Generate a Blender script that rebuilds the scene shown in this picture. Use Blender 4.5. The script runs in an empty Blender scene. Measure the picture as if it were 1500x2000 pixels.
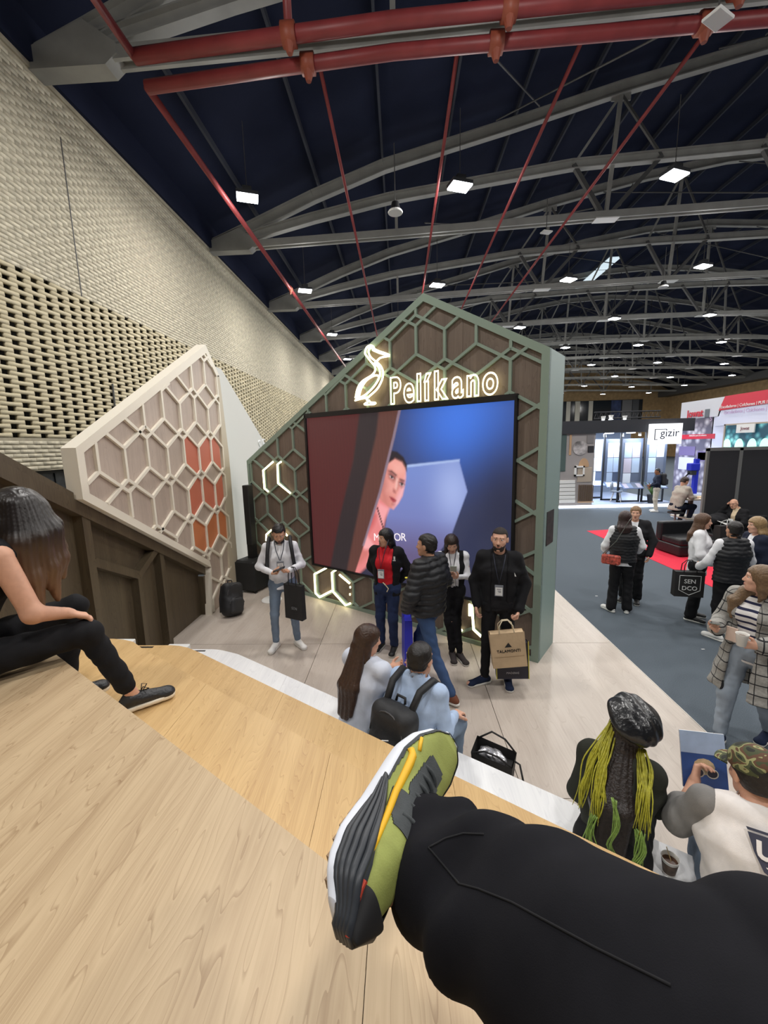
import bpy, bmesh, math, random
import numpy as np
from mathutils import Vector, Matrix
random.seed(7)
RNG = np.random.default_rng(7)
SC = bpy.context.scene
COL = SC.collection
PI = math.pi
# ------------------------------------------------------------------ camera
# world: X across the hall, Y along the hall, Z up; z = 0 is the top of the booth's stage, the hall carpet lies 0.1 below
F_PX = 800.0
CAM = np.array([0.0, 0.0, 2.6])
def _cam_matrix(pitch, roll, yaw):
    cols = []
    for d in ((1, 0, 0), (0, 1, 0), (0, 0, 1)):
        c, s = math.cos(yaw), math.sin(yaw)
        x, y, z = d[0]*c - d[1]*s, d[0]*s + d[1]*c, d[2]
        zc = y*math.cos(pitch) - z*math.sin(pitch)
        yc = -(y*math.sin(pitch) + z*math.cos(pitch))
        c, s = math.cos(roll), math.sin(roll)
        cols.append((x*c - yc*s, x*s + yc*c, zc))
    return np.array(cols).T
CM = _cam_matrix(math.radians(9.260), math.radians(-1.440), math.radians(-2.500))
cam_data = bpy.data.cameras.new('camera')
cam = bpy.data.objects.new('camera', cam_data); COL.objects.link(cam)
cam_data.sensor_fit = 'HORIZONTAL'; cam_data.sensor_width = 36.0
cam_data.lens = F_PX/1500*36.0
cam_data.clip_start = 0.02; cam_data.clip_end = 300
mw = Matrix.Identity(4)
for i in range(3):
    mw[i][0] = CM[0][i]; mw[i][1] = -CM[1][i]; mw[i][2] = -CM[2][i]; mw[i][3] = CAM[i]
cam.matrix_world = mw
SC.camera = cam
# ------------------------------------------------------------------ world, exposure
w = bpy.data.worlds.new('world'); SC.world = w; w.use_nodes = True
w.node_tree.nodes['Background'].inputs[0].default_value = (0.55, 0.62, 0.75, 1)
w.node_tree.nodes['Background'].inputs[1].default_value = 0.05
SC.view_settings.view_transform = 'Standard'; SC.view_settings.look = 'None'
SC.view_settings.gamma = 1.0; SC.view_settings.use_curve_mapping = False
SC.view_settings.exposure = 0.0
SC.cycles.use_denoising = True
SC.cycles.max_bounces = 6; SC.cycles.diffuse_bounces = 3; SC.cycles.glossy_bounces = 3
SC.cycles.sample_clamp_indirect = 4.0
LAMP_W = 134.0           # watts of one high-bay lamp of the hall
# ------------------------------------------------------------------ pixel helpers (photo pixels -> points on real planes)
def ray(px, py):
    return CM.T @ np.array([(px-750)/F_PX, (py-1000)/F_PX, 1.0])
def on_z(px, py, z):
    d = ray(px, py); return CAM + d*((z-CAM[2])/d[2])
def on_x(px, py, x):
    d = ray(px, py); return CAM + d*(x/d[0])
def on_y(px, py, y):
    d = ray(px, py); return CAM + d*(y/d[1])
SIGN_O = np.array([1.585, 4.579, 0.0]); SIGN_A = math.radians(-34.9)
SIGN_U = np.array([math.cos(SIGN_A), math.sin(SIGN_A), 0]); SIGN_N = np.array([-math.sin(SIGN_A), math.cos(SIGN_A), 0])
def on_sign(px, py, off=0.0):
    """(s, z) on the sign wall's front plane"""
    d = ray(px, py); o = SIGN_O + SIGN_N*off
    q = CAM + d*((SIGN_N @ (o-CAM))/(SIGN_N @ d)); return float((q-o) @ SIGN_U), float(q[2])
# ------------------------------------------------------------------ colours, materials
def lin(c):
    if isinstance(c, str):
        c = tuple(int(c.lstrip('#')[i:i+2], 16) for i in (0, 2, 4))
    out = []
    for v in c[:3]:
        v = v/255.0
        out.append(v/12.92 if v <= 0.04045 else ((v+0.055)/1.055)**2.4)
    return (*out, 1.0)
MATS = {}
def new_mat(name):
    m = bpy.data.materials.new(name); m.use_nodes = True
    nt = m.node_tree; b = nt.nodes['Principled BSDF']
    return m, nt, b
def N(nt, t, **kw):
    n = nt.nodes.new(t)
    for k, v in kw.items():
        setattr(n, k, v)
    return n
def mat(name, col, rough=0.6, metal=0.0, emit=None, estr=0.0, noise=None, bump=None, spec=0.5, sheen=0.0):
    """plain procedural material; noise=(scale, amount) varies the colour, bump=(scale, strength)"""
    if name in MATS: return MATS[name]
    m, nt, b = new_mat(name); c = lin(col)
    b.inputs['Base Color'].default_value = c; b.inputs['Roughness'].default_value = rough
    b.inputs['Metallic'].default_value = metal; b.inputs['Specular IOR Level'].default_value = spec
    if sheen: b.inputs['Sheen Weight'].default_value = sheen
    if emit is not None:
        b.inputs['Emission Color'].default_value = lin(emit); b.inputs['Emission Strength'].default_value = estr
    if noise or bump:
        tc = N(nt, 'ShaderNodeTexCoord')
    if noise:
        nz = N(nt, 'ShaderNodeTexNoise'); nz.inputs['Scale'].default_value = noise[0]; nz.inputs['Detail'].default_value = 4
        nt.links.new(tc.outputs['Object'], nz.inputs['Vector'])
        r = N(nt, 'ShaderNodeValToRGB')
        a = noise[1]
        r.color_ramp.elements[0].position = 0.3; r.color_ramp.elements[1].position = 0.7
        r.color_ramp.elements[0].color = (c[0]*(1-a), c[1]*(1-a), c[2]*(1-a), 1)
        r.color_ramp.elements[1].color = (min(1, c[0]*(1+a)), min(1, c[1]*(1+a)), min(1, c[2]*(1+a)), 1)
        nt.links.new(nz.outputs['Fac'], r.inputs['Fac']); nt.links.new(r.outputs['Color'], b.inputs['Base Color'])
    if bump:
        nb = N(nt, 'ShaderNodeTexNoise'); nb.inputs['Scale'].default_value = bump[0]; nb.inputs['Detail'].default_value = 3
        nt.links.new(tc.outputs['Object'], nb.inputs['Vector'])
        bp = N(nt, 'ShaderNodeBump'); bp.inputs['Strength'].default_value = bump[1]; bp.inputs['Distance'].default_value = min(0.02, 0.6/bump[0])
        nt.links.new(nb.outputs['Fac'], bp.inputs['Height']); nt.links.new(bp.outputs['Normal'], b.inputs['Normal'])
    MATS[name] = m
    return m
def glow(name, col, strength):
    if name in MATS: return MATS[name]
    m, nt, b = new_mat(name)
    b.inputs['Base Color'].default_value = (0.8, 0.8, 0.8, 1)
    b.inputs['Emission Color'].default_value = lin(col); b.inputs['Emission Strength'].default_value = strength
    MATS[name] = m
    return m
def wood(name, light, dark, axis='Y', scale=1.0, rough=0.45, contrast=1.0, streak=1.0, mix=None):
    """melamine wood: grain runs along AXIS of the object's own coordinates"""
    if name in MATS: return MATS[name]
    m, nt, b = new_mat(name)
    tc = N(nt, 'ShaderNodeTexCoord'); oi = N(nt, 'ShaderNodeObjectInfo')
    add = N(nt, 'ShaderNodeVectorMath', operation='ADD'); 
    mul = N(nt, 'ShaderNodeMath', operation='MULTIPLY'); mul.inputs[1].default_value = 37.0
    nt.links.new(oi.outputs['Random'], mul.inputs[0])
    nt.links.new(tc.outputs['Object'], add.inputs[0]); nt.links.new(mul.outputs[0], add.inputs[1])
    def mapping(along, across):
        mp = N(nt, 'ShaderNodeMapping')
        sc = {'X': (along, across, across), 'Y': (across, along, across), 'Z': (across, across, along)}[axis]
        mp.inputs['Scale'].default_value = sc
        nt.links.new(add.outputs[0], mp.inputs['Vector']); return mp
    # broad growth-ring figure
    n1 = N(nt, 'ShaderNodeTexNoise'); n1.inputs['Scale'].default_value = 1.0*scale; n1.inputs['Detail'].default_value = 2.0
    nt.links.new(mapping(0.55, 5.0).outputs[0], n1.inputs['Vector'])
    rings = N(nt, 'ShaderNodeMath', operation='MULTIPLY'); rings.inputs[1].default_value = 26.0
    nt.links.new(n1.outputs['Fac'], rings.inputs[0])
    fr = N(nt, 'ShaderNodeMath', operation='FRACT'); nt.links.new(rings.outputs[0], fr.inputs[0])
    r1 = N(nt, 'ShaderNodeValToRGB')
    e = r1.color_ramp.elements
    e[0].position = 0.0; e[0].color = (0.25, 0.25, 0.25, 1); e[1].position = 1.0; e[1].color = (0.75, 0.75, 0.75, 1)
    x = e.new(0.16); x.color = (0.8, 0.8, 0.8, 1)
    x = e.new(0.88); x.color = (0.62, 0.62, 0.62, 1)
    nt.links.new(fr.outputs[0], r1.inputs['Fac'])
    # fine streaks
    n2 = N(nt, 'ShaderNodeTexNoise'); n2.inputs['Scale'].default_value = 1.0*scale; n2.inputs['Detail'].default_value = 5.0
    n2.inputs['Roughness'].default_value = 0.7
    nt.links.new(mapping(1.2, 60.0).outputs[0], n2.inputs['Vector'])
    n3 = N(nt, 'ShaderNodeTexNoise'); n3.inputs['Scale'].default_value = 1.0*scale; n3.inputs['Detail'].default_value = 2.0
    nt.links.new(mapping(0.4, 9.0).outputs[0], n3.inputs['Vector'])
    mx = N(nt, 'ShaderNodeMix'); mx.inputs['Factor'].default_value = 0.45*streak
    nt.links.new(r1.outputs['Color'], mx.inputs['A']); nt.links.new(n2.outputs['Fac'], mx.inputs['B'])
    mx2 = N(nt, 'ShaderNodeMix'); mx2.inputs['Factor'].default_value = 0.35
    nt.links.new(mx.outputs[0], mx2.inputs['A']); nt.links.new(n3.outputs['Fac'], mx2.inputs['B'])
    ramp = N(nt, 'ShaderNodeValToRGB')
    ramp.color_ramp.elements[0].position = 0.5-0.17/contrast; ramp.color_ramp.elements[0].color = lin(dark)
    ramp.color_ramp.elements[1].position = 0.5+0.12/contrast; ramp.color_ramp.elements[1].color = lin(light)
    nt.links.new(mx2.outputs[0], ramp.inputs['Fac'])
    nt.links.new(ramp.outputs['Color'], b.inputs['Base Color'])
    b.inputs['Roughness'].default_value = rough
    MATS[name] = m
    return m
# ------------------------------------------------------------------ mesh builder
class MB:
    def __init__(s): s.v = []; s.f = []; s.mi = []
    def add(s, verts, faces, mi=0):
        o = len(s.v); s.v.extend([tuple(map(float, p)) for p in verts])
        for f in faces: s.f.append([i+o for i in f]); s.mi.append(mi)
        return s
    def box(s, x0, x1, y0, y1, z0, z1, mi=0):
        return s.add([(x0,y0,z0),(x1,y0,z0),(x1,y1,z0),(x0,y1,z0),(x0,y0,z1),(x1,y0,z1),(x1,y1,z1),(x0,y1,z1)],
              [(0,3,2,1),(4,5,6,7),(0,1,5,4),(1,2,6,5),(2,3,7,6),(3,0,4,7)], mi)
    def bar(s, a, b, w, h, up=(0,0,1), mi=0):
        a = Vector(a); b = Vector(b); d = (b-a).normalized(); up = Vector(up)
        sx = d.cross(up)
        if sx.length < 1e-4: sx = d.cross(Vector((1,0,0)))
        sx.normalize(); sy = sx.cross(d).normalized()
        pts = []
        for p in (a, b):
            for i, j in ((-1,-1),(1,-1),(1,1),(-1,1)): pts.append(p + sx*(i*w/2) + sy*(j*h/2))
        return s.add(pts, [(0,1,2,3),(7,6,5,4),(0,4,5,1),(1,5,6,2),(2,6,7,3),(3,7,4,0)], mi)
    def tube(s, pts, r, n=8, closed=False, cap=True, mi=0):
        pts = [Vector(p) for p in pts]; m = len(pts)
        rs = r if isinstance(r, (list, tuple)) else [r]*m
        prev = None; rings = []
        for i, p in enumerate(pts):
            if closed: t = pts[(i+1) % m] - pts[i-1]
            else: t = pts[min(i+1, m-1)] - pts[max(i-1, 0)]
            t.normalize()
            if prev is None:
                nrm = t.orthogonal().normalized()
            else:
                nrm = prev - t*prev.dot(t)
                nrm = nrm.normalized() if nrm.length > 1e-6 else t.orthogonal().normalized()
            prev = nrm; bi = t.cross(nrm)
            rings.append([p + nrm*(rs[i]*math.cos(2*PI*k/n)) + bi*(rs[i]*math.sin(2*PI*k/n)) for k in range(n)])
        vs = [q for rg in rings for q in rg]; fs = []
        for i in range(m if closed else m-1):
            j = (i+1) % m
            for k in range(n):
                l = (k+1) % n; fs.append((i*n+k, i*n+l, j*n+l, j*n+k))
        if cap and not closed:
            fs.append(tuple(range(n-1, -1, -1))); fs.append(tuple((m-1)*n+k for k in range(n)))
        return s.add(vs, fs, mi)
    def cyl(s, c, r, z0, z1, n=24, r2=None, mi=0):
        r2 = r if r2 is None else r2
        vs = [(c[0]+r*math.cos(2*PI*k/n), c[1]+r*math.sin(2*PI*k/n), z0) for k in range(n)] + \
             [(c[0]+r2*math.cos(2*PI*k/n), c[1]+r2*math.sin(2*PI*k/n), z1) for k in range(n)]
        fs = [(k, (k+1) % n, n+(k+1) % n, n+k) for k in range(n)] + [tuple(range(n-1, -1, -1)), tuple(range(n, 2*n))]
        return s.add(vs, fs, mi)
    def lathe(s, prof, n=24, c=(0,0,0), mi=0):
        vs = []; m = len(prof)
        for r, z in prof:
            for k in range(n): vs.append((c[0]+r*math.cos(2*PI*k/n), c[1]+r*math.sin(2*PI*k/n), c[2]+z))
        fs = [(i*n+k, i*n+(k+1) % n, (i+1)*n+(k+1) % n, (i+1)*n+k) for i in range(m-1) for k in range(n)]
        return s.add(vs, fs, mi)
    def prism(s, poly, d0, d1, plane='xz', mi=0):
        """extrude a 2-d polygon along the third axis from d0 to d1"""
        n = len(poly)
        def P(a, b, d): return {'xz': (a, d, b), 'xy': (a, b, d), 'yz': (d, a, b)}[plane]
        area = sum(poly[i][0]*poly[(i+1) % n][1]-poly[(i+1) % n][0]*poly[i][1] for i in range(n))
        vs = [P(a, b, d0) for a, b in poly] + [P(a, b, d1) for a, b in poly]
        fs = [tuple(range(n)), tuple(range(2*n-1, n-1, -1))] + [(i, n+i, n+(i+1) % n, (i+1) % n) for i in range(n)]
        return s.add(vs, fs, mi)
    def mesh(s, name, mats, smooth=False, bevel=0.0, fixn=True, segs=1):
        me = bpy.data.meshes.new(name); me.from_pydata(s.v, [], s.f)
        for m in (mats if isinstance(mats, (list, tuple)) else [mats]): me.materials.append(m)
        if any(s.mi): me.polygons.foreach_set('material_index', s.mi)
        if fixn or bevel:
            bm = bmesh.new(); bm.from_mesh(me)
            if bevel:
                bmesh.ops.bevel(bm, geom=bm.edges[:], offset=bevel, segments=segs, affect='EDGES', profile=0.5, clamp_overlap=True)
            bmesh.ops.recalc_face_normals(bm, faces=bm.faces[:]); bm.to_mesh(me); bm.free()
        if smooth: me.polygons.foreach_set('use_smooth', [True]*len(me.polygons))
        me.update(); return me
    def build(s, name, mats, parent=None, smooth=False, bevel=0.0, fixn=True, segs=1, **props):
        return link(s.mesh(name, mats, smooth, bevel, fixn, segs), name, parent, **props)
def link(me, name, parent=None, loc=None, rot=None, **props):
    o = bpy.data.objects.new(name, me); COL.objects.link(o)
    if parent is not None: o.parent = parent
    if loc is not None: o.location = loc
    if rot is not None: o.rotation_euler = rot
    for k, v in props.items(): o[k] = v
    return o
def thing(name, label, cat, loc=(0,0,0), rz=0.0, group=None):
    o = bpy.data.objects.new(name, None); COL.objects.link(o); o.empty_display_size = 0.1
    o.location = loc; o.rotation_euler = (0, 0, rz); o['label'] = label; o['category'] = cat
    if group: o['group'] = group
    return o
def tag(o, label, cat, group=None):
    o['label'] = label; o['category'] = cat
    if group: o['group'] = group
    return o
def copy_tree(o, parent=None):
    c = o.copy(); COL.objects.link(c)
    if parent is not None: c.parent = parent
    for ch in list(o.children): copy_tree(ch, c)
    return c
def fast_mesh(name, V, Fq, mats, smooth=False):
    """mesh from numpy: V (n,3), Fq (m,4) or (m,3)"""
    me = bpy.data.meshes.new(name); V = np.asarray(V, np.float32); Fq = np.asarray(Fq, np.int32); k = Fq.shape[1]
    me.vertices.add(len(V)); me.vertices.foreach_set('co', V.ravel())
    me.loops.add(Fq.size); me.loops.foreach_set('vertex_index', Fq.ravel())
    me.polygons.add(len(Fq)); me.polygons.foreach_set('loop_start', np.arange(0, Fq.size, k, dtype=np.int32))
    me.polygons.foreach_set('loop_total', np.full(len(Fq), k, np.int32))
    for m in (mats if isinstance(mats, (list, tuple)) else [mats]): me.materials.append(m)
    if smooth: me.polygons.foreach_set('use_smooth', np.ones(len(Fq), bool))
    me.update(calc_edges=True); return me
def boxes_mesh(name, B, mats):
    """many boxes at once; B rows are x0,x1,y0,y1,z0,z1"""
    B = np.asarray(B, np.float32); n = len(B)
    ix = np.array([[0,2,4],[1,2,4],[1,3,4],[0,3,4],[0,2,5],[1,2,5],[1,3,5],[0,3,5]])
    V = B[:, ix].reshape(-1, 3)
    q = np.array([(0,3,2,1),(4,5,6,7),(0,1,5,4),(1,2,6,5),(2,3,7,6),(3,0,4,7)])
    Fq = (q[None] + (np.arange(n)*8)[:, None, None]).reshape(-1, 4)
    return fast_mesh(name, V, Fq, mats)
ORD = ['first','second','third','fourth','fifth','sixth','seventh','eighth','ninth','tenth','eleventh','twelfth','thirteenth','fourteenth']
def text_mesh(body, size, extrude=0.004, outline=0.0, offset=0.0, align='LEFT', res=6):
    cu = bpy.data.curves.new('letters', 'FONT'); cu.body = body; cu.size = size; cu.align_x = align
    cu.resolution_u = res; cu.offset = offset
    if outline:
        cu.fill_mode = 'NONE' if hasattr(cu, 'fill_mode') else 'FULL'
        cu.bevel_depth = outline; cu.bevel_resolution = 2
    else: cu.extrude = extrude
    o = bpy.data.objects.new('letters', cu); COL.objects.link(o)
    dg = bpy.context.evaluated_depsgraph_get()
    me = bpy.data.meshes.new_from_object(o.evaluated_get(dg))
    bpy.data.objects.remove(o); bpy.data.curves.remove(cu)
    return me
def text(body, size, m, parent, loc, rot=(PI/2,0,0), name='lettering', extrude=0.003, align='CENTER', xscale=1.0, offset=0.0, **props):
    me = text_mesh(body, size, extrude, 0.0, offset, align, 3)
    me.materials.clear(); me.materials.append(m)
    o = link(me, name, parent, loc, rot, **props); o.scale = (xscale, 1, 1)
    return o
# ================================================================== THE HALL
BRICK_X = -6.0
M_BRICK = mat('brick_tan', (206,198,176), 0.9, noise=(9.0, 0.22), bump=(60, 0.3))
M_BRICK2 = mat('brick_tan_dirty', (204,193,163), 0.9, noise=(3.0, 0.22), bump=(60, 0.3))
M_MORTAR = mat('mortar', (168,160,140), 0.95, noise=(6, 0.15))
M_VOID = mat('void_shade', (26,23,18), 0.95)  # near-black backing sheet: shade behind the openings is put into its colour
M_CARPET = mat('hall_carpet', (88,96,104), 0.95, noise=(140, 0.22), bump=(300, 0.4), spec=0.1)
M_NAVY = mat('ceiling_navy', (34,39,58), 0.9, noise=(0.6, 0.2), spec=0.1)
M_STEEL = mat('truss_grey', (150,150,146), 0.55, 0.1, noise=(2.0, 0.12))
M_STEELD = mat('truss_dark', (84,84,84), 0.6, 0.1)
M_REDPIPE = mat('pipe_red', (138,56,58), 0.45, noise=(3, 0.15))
M_WHITE = mat('white_plain', (228,228,226), 0.5)
M_BLACK = mat('black_plain', (20,20,22), 0.5)
M_LAMP = glow('lamp_glow', (245,250,255), 14.0)
M_HOUSE = mat('lamp_housing', (60,62,66), 0.5, 0.3)

MB().box(-8, 42, -8, 66, -0.25, -0.1).build('floor', M_CARPET, kind='structure')
# brick wall on the left: backing, hand-countable bricks near us, the rest as courses
CH, BL = 0.0685, 0.26
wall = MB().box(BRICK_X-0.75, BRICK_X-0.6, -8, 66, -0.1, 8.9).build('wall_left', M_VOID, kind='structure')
mort = MB()
def mslab(y0, y1, z0, z1): mort.box(BRICK_X-0.3, BRICK_X-0.006, y0, y1, z0, z1)
LZ0, LZ1 = 2.86, 5.53
OPEN = (4.9, 7.6, 2.32)      # dark doorway low in the wall
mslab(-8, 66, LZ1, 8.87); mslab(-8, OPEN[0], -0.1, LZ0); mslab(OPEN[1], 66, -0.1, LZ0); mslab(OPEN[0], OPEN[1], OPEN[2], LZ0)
mort.build('mortar_bed', M_MORTAR, wall, kind='stuff')
near, far_ = [], []
def put(y0, y1, z0, z1, dx, lat):
    yc = (y0+y1)/2; B = (BRICK_X-(0.06 if lat else 0.115), BRICK_X+dx, y0, y1, z0, z1)
    (near if (5.6 < yc < 11.2 and z0 > 2.8) else far_).append((B, lat))
rows = int((8.87-LZ1)/CH)
for r in range(rows):
    z = LZ1 + r*CH; off = (r % 2)*BL/2
    yy = 4.5 + off
    while yy < 36:
        put(yy, yy+BL-0.011, z, z+CH-0.011, RNG.uniform(-0.0015, 0.0015), 0); yy += BL
joints = []
nlat = int(round((LZ1-LZ0)/CH)); LP = 0.518
for r in range(nlat):
    z = LZ0 + r*CH; off = (r % 2)*LP/2
    yy = 4.3 + off
    # the top row of openings steps like the photo's: full courses above
    while yy < 46:
        put(yy, yy+LP-0.15, z+0.006, z+CH-0.006, RNG.uniform(-0.004, 0.004), 1)
        joints.append((BRICK_X-0.06, BRICK_X-0.004, yy, yy+0.109, z+CH-0.0065, z+CH+0.0065)); joints.append((BRICK_X-0.06, BRICK_X-0.004, yy+0.259, yy+0.368, z+CH-0.0065, z+CH+0.0065)); yy += LP
for r in range(8):
    z = OPEN[2]+0.02 + r*CH
    if z > LZ0-CH: break
    yy = 4.5 + (r % 2)*BL/2
    while yy < 12:
        if r in (2, 3, 4):
            pass
        put(yy, yy+BL-0.012, z, z+CH-0.011, RNG.uniform(-0.004, 0.004), 0); yy += BL
def key(t):
    B = t[0]; q = np.array([B[1], (B[2]+B[3])/2, (B[4]+B[5])/2])-CAM
    return np.linalg.norm(q) - (2.2 if t[1] else 0)
near.sort(key=key)
one, two = near[:300], near[300:]
me_l = boxes_mesh('brick', [(-0.06, 0, -(LP-0.15)/2, (LP-0.15)/2, 0, CH-0.012)], M_BRICK2)
me_s = boxes_mesh('brick', [(-0.115, 0, -(BL-0.012)/2, (BL-0.012)/2, 0, CH-0.011)], M_BRICK)
for B, lat in one:
    link(me_l if lat else me_s, 'brick', wall, (B[1], (B[2]+B[3])/2, B[4]))
rest = two + far_
link(boxes_mesh('brick_courses', [B for B, l in rest if not l], M_BRICK), 'brick_courses', wall, kind='stuff')
link(boxes_mesh('lattice_joints', joints, M_BRICK2), 'lattice_joints', wall, kind='stuff')
link(boxes_mesh('lattice_bricks', [B for B, l in rest if l], M_BRICK2), 'lattice_bricks', wall, kind='stuff')
MB().box(BRICK_X-0.1, BRICK_X+0.03, -8, 66, 8.87, 8.95).build('trim_1', M_MORTAR, kind='structure')
# vertical movement joint and conduit on the wall
MB().box(BRICK_X, BRICK_X+0.008, 8.1, 8.118, LZ1, 8.2).build('movement_joint', M_STEELD, wall)
c_ = MB(); c_.tube([(BRICK_X+0.03, 8.6, 2.9), (BRICK_X+0.03, 8.62, 4.0)], 0.018)
tag(c_.build('conduit', M_STEELD), 'short grey conduit running up the perforated brick wall', 'conduit')
# dark hanging plastic in the doorway behind the booth
cur = thing('strip_curtain', 'dark hanging strip curtain in the doorway under the brick lattice', 'curtain', (BRICK_X-0.2, 6.2, -0.1))
Mcur = mat('strip_curtain', (58,62,66), 0.35, noise=(8, 0.5))
for k in range(16):
    y = -1.2 + k*0.16
    MB().prism([(y, 0.0), (y+0.17, 0.02), (y+0.165, 2.38), (y+0.005, 2.38)], 0.02*(k % 2), 0.02*(k % 2)+0.012, 'yz').build('strip', Mcur, cur)
MB().box(-0.03, 0.05, -1.3, 1.4, 2.36, 2.44).build('rail', M_STEELD, cur)
# far and right walls
M_FARW = mat('far_brick', (168,142,104), 0.9, noise=(2.2, 0.18))
wb = MB()
FY = 64.5
wb.box(-8, 42, FY, FY+0.4, -0.1, 15.5)
wb.build('wall_back', M_FARW, kind='structure')
MB().box(39.9, 40.3, -8, 66, -0.1, 9.0).build('wall_right', M_FARW, kind='structure')
MB().box(38.4, 39.9, -8, 64.5, 8.6, 9.4).build('trim_2', M_STEELD, kind='structure')
# strip of upper windows in the far wall
Mg = mat('dark_glass', (36,44,52), 0.15, spec=0.6); Mcol = mat('pale_column', (206,204,192), 0.7)
MB().box(19, 36.2, FY-0.12, FY-0.02, 5.2, 8.4).build('window_1', Mg, kind='structure')
for k, (x0, x1, m_) in enumerate([(25.0,25.6,Mcol),(26.3,27.0,Mcol),(28.3,28.9,Mcol),(31.6,33.0,mat('blue_banner',(52,66,104),0.6,noise=(1.5,0.5))),(33.2,34.6,mat('grey_panel',(122,124,128),0.6)),(34.7,35.6,mat('slate_panel',(88,92,98),0.6))]):
    MB().box(x0, x1, FY-0.24, FY-0.125, 5.2, 8.35).build('window_mullion' if k < 3 else 'window_panel', m_, bpy.data.objects['window_1'])
# ------------------------------------------------------------------ roof
ARCH_U = [(-6,9.05),(-5,9.42),(-2.6,10.35),(-0.35,11.1),(3.5,12.0),(6.7,12.8),(10.7,13.65),(14,14.15),(17.5,14.35),(21,14.15),(24.3,13.65),(28.3,12.8),(31.5,12.0),(35.3,11.1),(37.6,10.35),(40,9.05)]
ARCH_M = [(-5.6,9.1),(-2.6,9.75),(-0.18,10.2),(5.35,10.85),(11,11.1),(17.5,11.2),(24,11.1),(29.6,10.85),(35.2,10.2),(37.6,9.75),(40,9.1)]
TIE = [(-5.2,9.02),(0,9.17),(6.4,9.4),(11.2,9.53),(17.5,9.6),(24,9.53),(28.6,9.4),(35,9.17),(40,9.02)]
def zat(pl, x):
    for (a, b), (c, d) in zip(pl, pl[1:]):
        if a <= x <= c: return b+(d-b)*(x-a)/(c-a)
    return pl[-1][1]
ceil = MB()
ys = (-8, 66)
for (a, b), (c, d) in zip(ARCH_U, ARCH_U[1:]):
    ceil.add([(a,ys[0],b+0.55),(c,ys[0],d+0.55),(c,ys[1],d+0.55),(a,ys[1],b+0.55),(a,ys[0],b+0.75),(c,ys[0],d+0.75),(c,ys[1],d+0.75),(a,ys[1],b+0.75)],
             [(0,1,2,3),(7,6,5,4),(0,4,5,1),(2,6,7,3),(1,5,6,2),(3,7,4,0)])
ceil.box(-8, -5.9, -8, 66, 8.95, 9.8)
ceil.box(-8, 42, -8.3, -8, -0.1, 15)
ceil.build('ceiling', M_NAVY, kind='structure')
pur = MB()
for k in range(22):
    x = -4.5 + k*2.05
    pur.box(x-0.03, x+0.03, -4, 64, zat(ARCH_U, x)+0.34, zat(ARCH_U, x)+0.5)
pur.build('purlin_rows', mat('purlin_dark', (50,54,66), 0.8), bpy.data.objects['ceiling'], kind='stuff')
def ibeam(mb, a, b, h, w, mi=0):
    """I-section between two points of a truss plane"""
    up = (0, 0, 1)
    mb.bar(a, b, 0.03, h, up, mi)
    d = (Vector(b)-Vector(a)).normalized(); n_ = Vector((0,1,0)).cross(d)*-1
    if n_.z < 0: n_ = -n_
    for s_ in (-1, 1):
        o_ = n_*(s_*h/2)
        mb.bar(Vector(a)+o_, Vector(b)+o_, w, 0.03, up, mi)
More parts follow.
